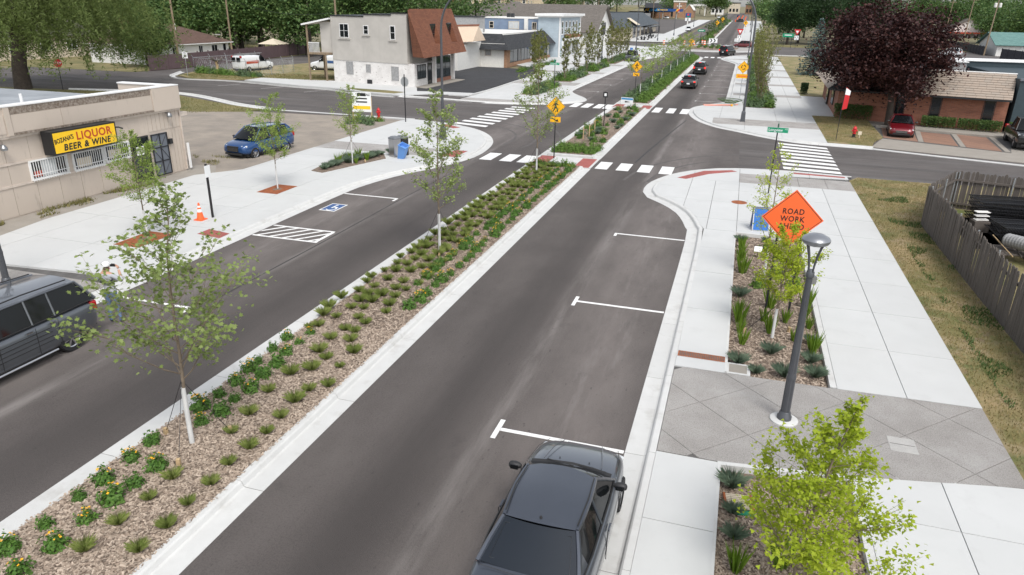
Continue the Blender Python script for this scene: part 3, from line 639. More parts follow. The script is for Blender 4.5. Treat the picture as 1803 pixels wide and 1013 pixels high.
def rdir(az, el): return Vector((math.cos(az)*math.cos(el), math.sin(az)*math.cos(el), math.sin(el)))
def young_tree(name, label, cat, loc, h, cr, z0, nb, leaf, nleaf, lm, tmpl=LOBE, el=(35,60), seed=1, sleeve=True, guys=0, prof=None, lean=(0,0), z=0, group=None, twigs=5, tr=.035, stems=1, spread=.12):
    rg = random.Random(seed); rn = np.random.default_rng(seed)
    o = thing(name, label, cat, loc, z=z, group=group)
    prof = prof or (lambda t: (1-t)**.75*min(1,.35+t*3))
    tk = MB(); bm_ = MB(); pts = []
    for st in range(stems):
        a0 = 2*PI*st/max(stems,1)+rg.random(); hs_ = h*(1 if stems == 1 else rg.uniform(.75,1.02))
        base = Vector((0,0,0)) if stems == 1 else Vector((.1*math.cos(a0),.1*math.sin(a0),0))
        out = Vector((math.cos(a0),math.sin(a0),0))*(0 if stems == 1 else spread*h*rg.uniform(.3,1))
        P = []
        for i in range(9):
            t = i/8; P.append(base + out*t**.8 + Vector((lean[0]*t*t+rg.uniform(-.012,.012)*h*.6*t, lean[1]*t*t+rg.uniform(-.012,.012)*h*.6*t, hs_*t)))
        tk.tube(P, [tr*(1-.86*i/8) for i in range(9)], 7)
        def onT(t):
            f = t*8; i = min(int(f),7); return P[i].lerp(P[i+1], f-i)
        for b in range(nb):
            t = z0/h + (1-z0/h)*((b+.5)/nb)**1.25; t = min(t,.985)
            p = onT(t); tt = (t-z0/h)/(1-z0/h)
            L = cr*prof(tt)*rg.uniform(.75,1.1)+.08; az = b*2.399+rg.uniform(-.4,.4)+st; e = R(rg.uniform(*el))
            d = rdir(az,e); Q = [p]; n = 5
            for k in range(n):
                d = (d + Vector((rg.uniform(-.2,.2),rg.uniform(-.2,.2),.12+rg.uniform(-.12,.12)))).normalized(); Q.append(Q[-1]+d*L/n)
            r0 = max(.004, tr*.42*(1-t*.75)); bm_.tube(Q, [r0*(1-.8*k/n) for k in range(n+1)], 4, False)
            for k in range(2,n+1): pts.append((Q[k], .05+.09*L, L+.12))
            for w_ in range(twigs):
                k = rg.randint(1,n-1); q = Q[k]; e2 = (d*.6 + rdir(az+rg.choice((-1,1))*rg.uniform(.6,1.3), R(rg.uniform(0,45)))).normalized()
                L2 = L*rg.uniform(.25,.5); S = [q, q+e2*L2*.5+Vector((0,0,.03*L2)), q+e2*L2]
                bm_.tube(S, [r0*.4,r0*.25,r0*.1], 3, False)
                for f in (.35,.6,.8,1.0): pts.append((q.lerp(S[2],f), .05+.07*L, (L+.12)*1.2))
        for f in (.7,.8,.88,.94,1): pts.append((onT(f), .09, .45))
    cen = np.array([p[0][:] for p in pts]); sg = np.array([p[1] for p in pts]); wt = np.array([p[2] for p in pts])*(.4+rn.random(len(pts))); wt /= wt.sum()
    ix = rn.choice(len(pts), nleaf, p=wt); pos = cen[ix] + rn.normal(size=(nleaf,3))*(sg[ix]*.5)[:,None]
    tk.build('trunk','bark',o,60); bm_.build('branches','bark',o)
    link('crown', scatter_cards('crown', pos, leaf, lm, tmpl, flat=.25, rng=rn), o)
    if sleeve:
        MB().tube([(0,0,.02),(0,0,z0*.55),(lean[0]*.02,lean[1]*.02,z0*.9)], [tr*1.15,tr*1.08,tr*1.02], 10).build('trunk_sleeve','white_sleeve',o,60)
    for gI in range(guys):
        a = gI*2*PI/3+.9; g = Vector((math.cos(a)*.75, math.sin(a)*.75, .06))
        MB().tube([(0,0,z0*1.02),g],.007,4).build('guy_strap','black_metal',o)
        MB().obox(g+Vector((0,0,.02)),(.07,.07,.16),a).build('wooden_stake','wood_pale',o)
    return o
pyr = lambda t: (1-t)**.72*min(1,.55+t*2.5)
young_tree('young_tree','tallest staked young tree in the front of the median, white trunk sleeve and guy straps','tree',(-8.5,8.62),5.35,2.45,1.45,34,.078,3300,'leaf_plane',seed=4,el=(22,50),guys=3,prof=lambda t:(1-t)**.95*min(1,.8+t*2),tr=.045,lean=(.25,.1),z=.13)
young_tree('young_tree','sparse staked young tree in mid median between grass tufts and yellow flowers','tree',(-8.57,20.1),5.7,1.95,1.55,26,.08,2800,'leaf_plane',seed=8,el=(28,55),guys=3,prof=pyr,tr=.045,z=.13)
young_tree('young_tree','very sparse young tree in the median just before the near crosswalk, beside pedestrian sign','tree',(-8.73,32.3),5.6,2.4,1.5,22,.085,1900,'leaf_plane',seed=21,el=(28,55),guys=3,prof=pyr,tr=.045,z=.13)
young_tree('sapling','feathery green sapling in front of the blue car on a rust-brown grate','tree',(-18.12,25.3),4.3,1.7,1.35,22,.062,5200,'leaf_locust',LEAF,seed=5,prof=lambda t:(1-t)**.6*min(1,.6+2*t),z=.13,tr=.032,el=(20,45))
young_tree('sapling','feathery green sapling in front of the liquor store door','tree',(-18.12,18.0),3.9,1.6,1.2,22,.062,5200,'leaf_locust',LEAF,seed=6,prof=lambda t:(1-t)**.6*min(1,.6+2*t),z=.13,tr=.032,el=(20,45))
young_tree('sapling','feathery staked sapling in the kerbside bed left of the litter bins','tree',(-17.75,31.0),4.2,1.45,1.35,20,.066,3000,'leaf_locust',LEAF,seed=9,guys=2,prof=lambda t:(1-t)**.6*min(1,.6+2*t),z=.14,tr=.032,el=(30,60))
gk = lambda t:(1-t)**.7*min(1,.75+t*1.5)
young_tree('ginkgo_tree','bright lime-green fan-leaved tree at lower right beside the lamp post','tree',(1.5,8.3),3.6,1.85,.5,38,.062,8000,'leaf_ginkgo',FAN,seed=12,prof=lambda t:(1-t)**1.15*min(1,.8+t*1.5),tr=.04,el=(12,45),sleeve=False,z=-.01,lean=(.38,.1),twigs=6)
young_tree('ginkgo_tree','lime-green fan-leaved tree behind the lamp head, in front of the orange sign','tree',(1.5,17.0),3.25,1.25,1.0,26,.056,5600,'leaf_ginkgo',FAN,seed=14,lean=(.1,0),prof=gk,tr=.038,el=(20,55),guys=2,z=-.01,twigs=5)
young_tree('ginkgo_tree','sparse lime-green tree rising behind the orange road work sign','tree',(1.35,21.0),4.6,1.35,1.3,20,.06,1700,'leaf_ginkgo',FAN,seed=18,lean=(-.1,0),prof=gk,tr=.036,el=(20,50),z=-.01,twigs=4)
# slim trees in the far median
for i,(x,y,hh) in enumerate(((-8.3,64.5,4.4),(-8.3,73,4.5),(-8.3,81.5,4.3),(-8.3,91,4.5),(-8.3,100,4.3),(-8.3,110,4.4),(-8.3,121,4.3))):
    young_tree('median_sapling','thin white-trunked sapling in the far planted median' if i else 'thin white-trunked sapling beside the far pedestrian sign in the median','tree',(x,y),hh*1.05,2.5,1.7,16,.13,1000,'leaf_locust',LEAF,seed=30+i,prof=lambda t:(1-t)**.5*min(1,.7+t*2),z=.13,tr=.04,el=(5,35),group='white-trunked saplings in the far median' if i else None,twigs=3)
# columnar multi-stem trees along the shops
colp = lambda t: .35+.9*t*(1-t)*2
lc = [(-18.2,67.0,5.6),(-18.3,78.2,5.4),(-18.4,84.5,5.5),(-18.9,92.5,5.6),(-18.9,96.5,5.4),(-18.9,100.3,5.6),(-18.9,108,5.4),(-18.9,112,5.8),(-18.9,116,5.5),(-18.9,120,5.7),(-18.9,125,5.6),(-26.2,97,4.4),(-25.6,91.8,4.3)]
for i,(x,y,hh) in enumerate(lc):
    lab = 'slender columnar tree in the planting beds along the far left shops'; gp = 'columnar trees along the far left pavement'
    if i == 0: lab, gp = 'nearest multi-stem columnar tree of the far left beds, before the green street sign', None
    young_tree('columnar_tree',lab,'tree',(x,y),hh*1.15,1.15,1.0,16,.15,2100,'leaf_columnar',LEAF,seed=50+i,prof=colp,el=(50,75),sleeve=False,z=.15,tr=.035,group=gp,twigs=3,stems=3,spread=.13)
for i,(x,y,hh) in enumerate(((1.7,66,6.4),(1.7,71.5,6.6),(1.7,80,6.4),(1.7,86,6.2),(1.7,93,6.4),(1.7,103,6.2),(1.7,114,6.4),(1.7,126,6.2))):
    lab = 'yellow-green multi-stem columnar tree in the far right planting strip'; gp = 'columnar trees of the far right strip'
    if i == 0: lab, gp = 'nearest multi-stem yellow-green tree of the far right strip, behind the arm street lamp', None
    young_tree('columnar_tree',lab,'tree',(x,y),hh*1.03,1.45,1.0,17,.12,2400,'leaf_columnar',LEAF,seed=80+i,prof=colp,el=(50,75),sleeve=False,z=.12,tr=.045,group=gp,twigs=4,stems=4,spread=.16)

QUAD = np.array([(-.5,-.5),(.5,-.5),(.5,.5),(-.5,.5)])*np.array([.6,1.0])
def crown_points(n, c, rad, clumps, rn, cs=.22, shell=.75, bottom=-1):
    """leaf positions gathered in clumps near the surface of an uneven ellipsoid"""
    d = rn.normal(size=(clumps,3)); d /= np.linalg.norm(d,axis=1)[:,None]; d[:,2] = np.maximum(d[:,2], bottom*rn.random(clumps))
    rr = shell + (1-shell)*rn.random(clumps)*1.25; rr *= np.where(rn.random(clumps)<.25, rn.uniform(.4,.9,clumps), 1)
    cen = d*rr[:,None]*np.array(rad); ix = rn.integers(0,clumps,n); sz = rn.uniform(.6,1.4,clumps)*cs*min(rad)
    return cen[ix] + rn.normal(size=(n,3))*sz[ix][:,None]*np.array([1,1,.75]) + np.array(c)
def big_tree(name, label, loc, h, rad, trunk_r, crown_z, n, clumps, lm, size, seed, bark='bark_dark', bottom=-.6, tmpl=LEAF, cs=.22, off=(0,0), limbs=7, z=0, group=None, shell=.7):
    rn = np.random.default_rng(seed); rg = random.Random(seed)
    o = thing(name, label, 'tree', loc, z=z, group=group)
    tk = MB(); top = crown_z+rad[2]*.4
    tk.tube([(0,0,0),(off[0]*.1,off[1]*.1,crown_z*.35),(off[0]*.5,off[1]*.5,crown_z*.8),(off[0],off[1],top)],[trunk_r*1.25,trunk_r,trunk_r*.75,trunk_r*.2],9)
    for i in range(limbs):
        a = i*2.4+rg.random(); s = Vector((off[0]*.4,off[1]*.4,crown_z*rg.uniform(.45,.85))); e = Vector((off[0]+math.cos(a)*rad[0]*.75,off[1]+math.sin(a)*rad[1]*.75,crown_z+rad[2]*rg.uniform(-.2,.6)))
        tk.tube([s,s.lerp(e,.5)+Vector((0,0,.4)),e],[trunk_r*.45,trunk_r*.25,trunk_r*.06],6,False)
    tk.build('trunk',bark,o,60)
    link('crown', scatter_cards('crown', crown_points(n,(off[0],off[1],crown_z),rad,clumps,rn,cs,shell,bottom), size, lm, tmpl, flat=.2, rng=rn), o)
    return o
big_tree('maple_tree','large dark purple-leaved maple in front of the brick building',(10.4,57.4),9.2,(4.55,4.2,3.75),.24,5.35,36000,120,'leaf_purple',.22,2,bottom=-.85,off=(-1.3,0),tmpl=LEAF,cs=.175,z=.1)
big_tree('green_tree','rounded green tree beside the brown panel fence, right of the willow',(-68.3,72.5),8,(3.3,3.3,3.2),.2,4.1,9000,90,'leaf_green',.34,4,bottom=-.8,z=.05)
big_tree('green_tree','mid green tree behind the dark-roofed shop beyond the gabled building',(-52,212),13,(6,6,5.5),.3,7,9000,90,'leaf_green',.55,16,z=.4)
big_tree('green_tree','round-headed green tree left of the uphill street',(-21.5,520),15,(9,9,7),.4,10,6000,80,'leaf_green',1.0,17,z=slope(520)*K)
for i,(x,y,hh) in enumerate(((9.5,196,14),(12.5,205,16),(18,198,15),(22,212,17),(27,205,16),(13,222,17),(31,222,16))):
    lab = 'tall dark broad evergreen in the grove behind the blue spruce' ; gp='dark evergreen grove'
    if i == 0: lab, gp = 'leftmost dark tree of the grove, closest to the uphill pavement', None
    big_tree('dark_tree',lab,(x,y),hh,(4.8,4.8,hh*.42),.3,hh*.56,11000,130,'leaf_dark',.38,100+i,bottom=-.95,z=.1,group=gp,cs=.2)
def spruce(loc, h, r, seed, label):
    rn = np.random.default_rng(seed); o = thing('spruce_tree', label, 'tree', loc, z=.1); tk = MB(); pos = []; nr = []
    tk.tube([(0,0,0),(0,0,h)],[.16,.02],8)
    for k in range(26):
        t = k/26; zz = .3+h*t*.97; L = r*(1-t)**.9+.1; nb = int(11-6*t)
        for b in range(nb):
            a = 2*PI*b/nb+k*.7+rn.random()*.4; d = np.array([math.cos(a),math.sin(a),-.12]); LL = L*rn.uniform(.8,1.1)
            tk.tube([(0,0,zz),tuple(d*LL*.9+np.array([0,0,zz]))],[.02,.005],3,False)
            m = int(34*LL/r)+8; s = rn.random(m)**.7; q = d*(LL*s)[:,None]+np.array([0,0,zz]); q[:,:2] += rn.normal(size=(m,2))*.13*(1-s*.3)[:,None]; q[:,2] += rn.normal(size=m)*.05-.06; pos.append(q)
    tk.build('trunk','bark_dark',o); pos = np.concatenate(pos)
    link('crown', scatter_cards('crown', pos, .24, 'needle_blue', LEAF*np.array([.7,1,1]), flat=.15, rng=rn), o)
spruce((8.6,101),7.9,2.9,3,'blue-grey spruce between the far lawn and the purple maple')
# weeping willow
def willow(loc, label):
    rn = np.random.default_rng(5); o = thing('willow_tree', label, 'tree', loc, z=.1); tk = MB()
    tk.tube([(0,0,0),(.1,0,2.2),(.5,.3,5),(1,.5,9),(1,.5,13)],[.85,.68,.6,.4,.1],10)
    pos = []; 
    tips = []
    for i in range(15):
        a = i*2.4; r = rn.uniform(3,10.5); e = Vector((math.cos(a)*r+1,math.sin(a)*r,rn.uniform(7.5,14)))
        tk.tube([(.3,.2,3.4+i*.35),Vector((.3,.2,3.4+i*.35)).lerp(e,.5)+Vector((0,0,1.4)),e],[.28,.17,.05],6,False); tips.append(e)
    tk.build('trunk','bark_dark',o,60)
    for s in range(1350):
        e = tips[s%15]; p = np.array(e[:])+rn.normal(size=3)*np.array([2.7,2.6,1.4]); rad = math.hypot(p[0]-1,p[1])
        L = rn.uniform(2.2,6.5)*(1 if rad>5 else .7); L = min(L, p[2]-1.6) if p[0] > 3 else min(L, p[2]-2.5)
        if p[0] > 2.5 and p[1] < 3 and p[2]-L < 5.2 and rn.random() < .55 and p[0] < 7: L = max(1.2, p[2]-5.2)
        m = int(L*17); t = rn.random(m); q = np.empty((m,3)); sw = rn.normal(size=2)*.25
        q[:,0] = p[0]+sw[0]*t*L*.4+rn.normal(size=m)*.16+.25*t*L*(p[0]-1)/9; q[:,1] = p[1]+sw[1]*t*L*.4+rn.normal(size=m)*.16; q[:,2] = p[2]-t*L
        pos.append(q)
    pos = np.concatenate(pos)
    link('crown', scatter_cards('crown', pos, .27, 'leaf_willow', LEAF4*np.array([.5,1.15,1]), rng=rn), o)
willow((-59.6,48.6),'huge weeping willow behind the liquor store roof')
# far woods that read as one mass
def woods(name, label, spots, lm='leaf_wood', n=3200, size=.52, seed=1):
    rn = np.random.default_rng(seed); P = []
    for x, y, h, r in spots:
        p = crown_points(n,(x*K,y*K,h*.55+(slope(y) if x>-50 else hill(x,y))*K),(r,r,h*.46),70,rn,.20,.65,-.95); P.append(p)
    me = scatter_cards(name, np.concatenate(P), size, lm, LEAF4, flat=.2, rng=rn); o = link(name, me)
    tr = MB()
    for x, y, h, r in spots: zz=(slope(y) if x>-50 else hill(x,y))*K; tr.tube([(x*K,y*K,zz),(x*K,y*K,h*.6+zz)],[.35,.12],5,False)
    tr.build('trunks','bark_dark',o)
    return tag(o, label, 'trees', kind='stuff')
rg = random.Random(4)
sp = []
for i in range(46): x = -150+i*1.95; sp.append((x, 103+rg.uniform(-5,6)-(.10*(x+60) if x<-90 else 0)*0, rg.uniform(11,16), rg.uniform(3.2,5)))
for i in range(40): sp.append((-165+i*3+rg.uniform(-1,1), 124+rg.uniform(-6,8), rg.uniform(14,19), rg.uniform(4,6)))
woods('woodland_left','dense green wood behind the brown-roofed house and the panel fence',sp,seed=2)
sp = [(-190+i*6+rg.uniform(-2,2), 318+rg.uniform(-4,24), rg.uniform(10,16), rg.uniform(5,7)) for i in range(24)]+[(-118+rg.uniform(-16,6), 200+rg.uniform(0,40), rg.uniform(9,12), rg.uniform(3.5,5)) for i in range(10)]+[(-150+rg.uniform(-22,6), 235+rg.uniform(0,40), rg.uniform(9,12), rg.uniform(3.5,5)) for i in range(9)]
woods('woodland_middle','green trees between and behind the distant beige houses',sp,n=1500,size=.75,seed=3)
sp = []
for i in range(34): sp.append((58+rg.uniform(-3,62), 205+rg.uniform(0,120), rg.uniform(11,17), rg.uniform(4.5,6.5)))
for i in range(26): sp.append((34+i*5+rg.uniform(-2,2), 300+rg.uniform(-20,30), rg.uniform(16,22), rg.uniform(5,7)))
woods('woodland_right','dense green wood behind the teal-roofed garage',sp,n=2000,size=.68,seed=6)
sp = []
for i in range(30): sp.append((-95+i*6.5+rg.uniform(-2,2) if abs(-95+i*6.5+12)>10 else 30, 640+rg.uniform(-40,60), rg.uniform(16,26), rg.uniform(7,10)))
for i in range(16): sp.append((6+rg.uniform(0,10), 235+i*22, rg.uniform(9,13), rg.uniform(3.5,5)))
for i in range(8): sp.append((-40-rg.uniform(0,25), 480+i*22, rg.uniform(14,20), rg.uniform(6,8)))
woods('woodland_far','distant trees closing the end of the uphill street',sp,n=700,size=1.15,seed=7)

# ---------------------------------------------------------------- bed plants
def blades(n, h, rad, wd, lm, name, seed, lean=.5, straight=0):
    rn = np.random.default_rng(seed); a = rn.random(n)*2*PI; l = rn.random(n)**.7*lean; H = h*rn.uniform(.6,1.1,n); b0 = rn.random(n)**.5*rad
    V = np.empty((n,5,3)); ca, sa = np.cos(a), np.sin(a)
    px, py = -sa*wd/2, ca*wd/2
    for i,(t,k) in enumerate(((0,1),(0,-1),(.55,-.8),(1,0),(.55,.8))):
        out = b0 + H*l*(t**1.6)
        V[:,i,0] = ca*out + px*k; V[:,i,1] = sa*out + py*k; V[:,i,2] = H*(t - (.0 if straight else .35)*l*t*t)
    return raw_mesh(name, V.reshape(-1,3), np.arange(n*5), 5, lm)
def dome(n, r, h, leaf, lm, name, seed, tmpl=LEAF):
    rn = np.random.default_rng(seed); d = rn.normal(size=(n,3)); d /= np.linalg.norm(d,axis=1)[:,None]; d[:,2] = np.abs(d[:,2])
    bump_ = 1+.25*np.sin(d[:,0]*7+seed)+.2*np.sin(d[:,1]*9+2*seed)
    p = d*np.array([r,r,h])*(bump_*rn.uniform(.55,1.05,n))[:,None]; p[:,2] += .02
    return scatter_cards(name, p, leaf, lm, tmpl, nrm=d, rng=rn)
def blooms(n, r, h, s, seed):
    rn = np.random.default_rng(seed); a = rn.random(n)*2*PI; rr = rn.random(n)**.6*r; p = np.stack([np.cos(a)*rr, np.sin(a)*rr, h*(1-.35*(rr/r)**2)+rn.random(n)*.08],1)
    hexa = np.array([(math.cos(i*PI/4)*(.5 if i%2 else .32), math.sin(i*PI/4)*(.5 if i%2 else .32)) for i in range(8)])
    return scatter_cards('blooms', p, s, 'petal', hexa, flat=1.2, rng=rn)
def plant_kind(name, cat, parts_list): return name, cat, parts_list
PER = [[('foliage', dome(430,.25,.36,.078,'leaf_perennial','foliage',s)),('blooms', blooms((0,7,16)[s%3],.2,.40,.06,s))] for s in range(3)]
PER2 = [[('foliage', dome(380,.26,.36,.078,'leaf_shrub','foliage',s+5))] for s in range(2)]
TUFT = [[('blades', blades(330,.36,.05,.0075,'blade_green','blades',s,.85))] for s in range(3)]
FESC = [[('blades', blades(360,.30,.05,.0075,'blade_blue','blades',s+9,.9))] for s in range(2)]
STRAP = [[('blades', blades(46,.62,.10,.032,'blade_strap','blades',s+4,.35,1))] for s in range(2)]
SHRUB = [[('foliage', dome(420,.55,.55,.13,'leaf_shrub','foliage',s+30))] for s in range(2)]
JUN = [[('foliage', dome(420,.5,.6,.13,'leaf_juniper','foliage',s+40))] for s in range(2)]
def plant(name, kinds, label, cat, group, x, y, z, s=1.0):
    parts = random.choice(kinds); o = thing(name, label, cat, (x,y), random.uniform(0,6.28), group, z, s*random.uniform(.68,1.28))
    for nm, me in parts:
        if len(me.polygons):
            q = link(nm, me, o)
            if nm == 'blooms': tag(q, kind='stuff')
    return o
zb = .13
j = lambda a=.06: random.uniform(-a,a)
FL = [(-9.1,5.59),(-8.51,5.85),(-9.04,6.14),(-8.56,6.43),(-8.56,6.92),(-9.11,6.8),(-9.08,7.27),(-8.52,7.34),(-9.13,7.88),(-8.54,7.83),(-9.16,8.41),(-8.78,9.2),(-9.14,9.63),(-8.64,9.59),(-9.11,10.14),(-8.71,10.09),(-8.67,10.53),(-9.14,10.69),(-9.22,11.23),(-8.78,11.12),(-9.29,11.62),(-8.83,11.64),(-9.36,12.24),(-8.94,12.18),(-9.39,12.86),(-8.97,12.72),(-9.01,13.26),(-9.1,5.0),(-8.55,5.3),(-9.1,4.4),(-8.55,4.7)]
for x,y in FL: plant('perennial_clump',PER,'yellow-flowered leafy clump in the left rows of the nearest median bed','perennial','flowering clumps in the front left rows',x,y,zb,.72)
GR = [(-8.08,5.93),(-7.36,6.17),(-8.07,6.53),(-7.34,6.7),(-8.07,7.13),(-7.41,7.23),(-8.1,7.68),(-7.41,7.76),(-7.48,8.3),(-7.44,8.81),(-8.05,9.11),(-7.45,9.32),(-7.51,9.85),(-8.14,9.76),(-8.3,10.6),(-7.57,10.91),(-7.59,10.43),(-8.3,11.37),(-7.3,11.2),(-7.97,12.23),(-8.0,11.7),(-7.5,12.0),(-8.3,12.5),(-8.4,13.15),(-7.91,13.2),(-7.55,12.7)]
y = 13.7
while y < 20.2:
    for xr in (-9.35,-8.95,-8.45,-8.0): GR.append((xr+j(.12),y+j(.15)))
    y += .58
for x,y in GR: plant('grass_tuft',TUFT,'fine green grass tuft in the near stretch of the mulched median','grass tuft','grass tufts in the front half of the median',x,y,zb,.68 if y<13.3 else .72)
y = 20.4; n = 0
while y < 34.4:
    for xr in (-9.35,-9.0,-8.65,-8.35): plant('grass_tuft',TUFT,'fine green grass tuft in the left rows of the median before the crosswalk','grass tuft','grass tufts in the rear half of the median',xr+j(.08),y+j(.12),zb,.74)
    y += .62
y = 15.4
while y < 33.6:
    for k,xr in enumerate((-7.95,-7.45)):
        if y < 17 and k == 0: continue
        plant('perennial_clump',PER,'yellow-flowered leafy clump in the right rows of the median before the crosswalk','perennial','flowering clumps in the rear right rows',xr+j(.06)-(.0),y+j(.1),zb,.72)
    y += .56
for i in range(9): plant('perennial_clump',PER2,'bright green leafy clump at the end of the median by the red tactile pad','perennial','leafy clumps at the near crosswalk',-9.2+i*.22,34.2+j(.2),zb,1.0)
def number_rows(group, rows, base):
    """say which plant of which row: counted from the near end"""
    obs = [o for o in C.objects if o.get('group') == group]
    for ri,(lo,hi,rn_) in enumerate(rows):
        row = sorted([o for o in obs if lo <= o.location.x/K < hi], key=lambda o: o.location.y)
        for i,o in enumerate(row):
            n = i+1; suf = 'th' if 10 <= n%100 <= 20 else {1:'st',2:'nd',3:'rd'}.get(n%10,'th'); o['label'] = base % (f'{n}{suf}', rn_)
number_rows('flowering clumps in the front left rows',[(-12,-8.86,'leftmost'),(-8.86,0,'second')],'yellow-flowered clump, %s from the front in the %s row of the near median')
number_rows('flowering clumps in the rear right rows',[(-12,-7.7,'inner'),(-7.7,0,'kerbside')],'yellow-flowered clump, %s from the front in the %s right row of the median')
number_rows('grass tufts in the front half of the median',[(-12,-9.15,'leftmost'),(-9.15,-8.7,'second'),(-8.7,-8.22,'third'),(-8.22,-7.85,'fourth'),(-7.85,0,'kerbside')],'fine grass tuft, %s from the front in the %s row of the near median half')
number_rows('grass tufts in the rear half of the median',[(-12,-9.17,'leftmost'),(-9.17,-8.82,'second'),(-8.82,-8.5,'third'),(-8.5,0,'fourth')],'fine grass tuft, %s from the front in the %s row of the rear median half')
# middle median
for i in range(24): plant('perennial_clump',PER2,'bright green leafy clump in the middle median behind the pedestrian sign','perennial','leafy clumps at the start of the middle median',-9.25+(i%6)*.42+j(),38.0+(i//6)*.5+j(),zb,1.0)
for i in range(30):
    plant('perennial_clump',[PER[i%3],PER2[0]],'low leafy plant scattered in the mulch of the middle median','perennial','plants scattered in the middle median',random.choice((-9.2,-8.8,-8.3,-7.8,-7.4))+j(.1),41+i*.58+j(.3),zb,1.05)
for i in range(12): plant('grass_tuft',FESC,'grey-blue tuft in the middle median','grass tuft','blue tufts in the middle median',-9.1+random.random()*1.8,42+i*1.3,zb,1.2)
# far median: dense planting
y = 62.2; rowi = 0
while y < 131:
    plant('shrub',SHRUB,'bright green low shrub in the right row of the far median','shrub','shrub row of the far median',-7.55+j(),y,zb,.8)
    if rowi%1 == 0: plant('shrub',SHRUB,'mid green shrub in the centre of the far median','shrub','centre shrubs of the far median',-8.05+j(),y+.4,zb,1.1)
    plant('ornamental_grass',JUN,'soft grey-green mound in the left half of the far median','shrub','soft mounds of the far median',-8.7+j(.15),y+.2,zb,1.25)
    plant('ornamental_grass',JUN,'soft grey-green mound along the left kerb of the far median','shrub','kerbside mounds of the far median',-9.25+j(.1),y+.6,zb,1.0)
    y += 1.35; rowi += 1
for i in range(30): 
    y = 188+i*7.2; plant('shrub',SHRUB+JUN,'low shrub in the median of the uphill street','shrub','shrubs of the uphill median',-9.9+j(.7),y,zb+slope(y)*K,2.2)
for i in range(14): 
    y = 196+i*12; young_tree('uphill_tree','small green tree in the median of the uphill street','tree',(-9.8,y),4.6,1.6,1.3,10,.35,150,'leaf_green',LEAF,seed=200+i,z=zb+slope(y)*K,sleeve=False,group='small trees of the uphill median',twigs=2,prof=lambda t:(1-t)**.5)
# right beds
for x,y in ((.68,24.9),(1.5,25.2),(.72,15.3),(1.1,14.95),(1.7,15.0),(2.35,15.2),(2.3,15.9),(1.45,16.1),(2.4,17.0),(.72,19.6),(.7,10.6),(.72,9.9),(.75,9.3),(1.7,8.0),(.8,8.0)):
    plant('grass_tuft',FESC,'blue-grey fescue tuft in the sunken bed beside the right pavement','grass tuft','fescue tufts in the right beds',x,y,.0,1.05)
for x,y in ((.7,24.2),(.72,23.5),(.68,22.8),(.75,21.6),(.7,18.3),(.72,17.7),(.74,17.1),(.8,16.4),(1.45,17.3),(1.3,18.0),(1.85,18.1),(2.0,17.0),(1.5,19.0),(2.35,18.6),(2.4,17.9),(2.38,16.4),(2.42,19.3),(2.3,22),(.78,8.6),(.85,7.4),(1.0,6.8),(1.4,8.9),(1.6,7.2),(2.1,8.2)):
    plant('strap_leaf_plant',STRAP,'upright strap-leaved plant in the sunken bed beside the right pavement','perennial','strap-leaved plants in the right beds',x,y,.0,1.0)
for x,y in ((1.2,20.5),(1.7,21.6),(2.2,20.8),(1.6,24.2)): plant('perennial_clump',PER2,'dark leafy clump under the tree before the orange sign','perennial','leafy clumps in the right bed',x,y,.0,1.1)
number_rows('fescue tufts in the right beds',[(-5,1.0,'pavement-side'),(1.0,2.0,'middle'),(2.0,5,'wall-side')],'blue-grey fescue tuft, %s from the front on the %s strip of the right beds')
number_rows('strap-leaved plants in the right beds',[(-5,1.1,'pavement-side'),(1.1,2.05,'middle'),(2.05,5,'wall-side')],'upright strap-leaved plant, %s from the front on the %s strip of the right beds')
# left kerbside bed
for i in range(18):
    t = i/17; plant('grass_tuft',FESC,'blue-green tuft in the kerbside bed by the litter bins','grass tuft','tufts in the left kerbside bed',-18.45+t*1.3+j(.25)-.25*math.sin(t*3),29.3+t*4.4+j(.25),.15,1.25)
for x,y in ((-18.3,30.6),(-18.0,31.4),(-17.6,31.1),(-18.2,32.4),(-17.5,32.0),(-18.6,31.8)): plant('strap_leaf_plant',STRAP,'upright strap-leaved plant in the kerbside bed by the litter bins','perennial','strap-leaved plants in the left kerbside bed',x,y,.15,.9)
# far beds
def fillbed(x0,x1,y0,y1,nx,ny,lab,grp,z):
    for a in range(nx):
        for b in range(ny):
            plant('shrub',SHRUB+JUN,lab,'shrub',grp,x0+(a+.5)*(x1-x0)/nx+j(.12),y0+(b+.5)*(y1-y0)/ny+j(.3),z,random.uniform(.8,1.15))
fillbed(-18.9,-17.4,63.6,73,3,9,'low shrub in the first far left bed, at the corner','shrubs of the first far left bed',.15)
fillbed(-19.6,-17.4,77,88,3,10,'low shrub in the second far left bed','shrubs of the second far left bed',.15)
fillbed(-20.1,-17.6,91.2,102,3,9,'low shrub in the third far left bed','shrubs of the third far left bed',.15)
fillbed(-20.1,-17.6,106,128,2,10,'low shrub in the fourth far left bed near the dark pickup','shrubs of the fourth far left bed',.15)
fillbed(.65,2.75,63.2,72.2,4,9,'green shrub in the first bed of the far right strip','shrubs of the first far right bed',.12)
fillbed(.65,2.75,74.5,136,2,20,'green shrub in the far right planting strip','shrubs of the far right strip',.12)
fillbed(-26.4,-25.4,86,104,1,12,'low grey-green shrub along the shop front','shrubs along the dark-roofed shop',.12)
fillbed(-10,-5,160,170,4,3,'low plant on the roundabout island','plants on the roundabout island',.25)
fillbed(-24.6,-22.6,42,44.6,3,2,'green shrub around the for-sale board','shrubs at the for-sale board',.08)

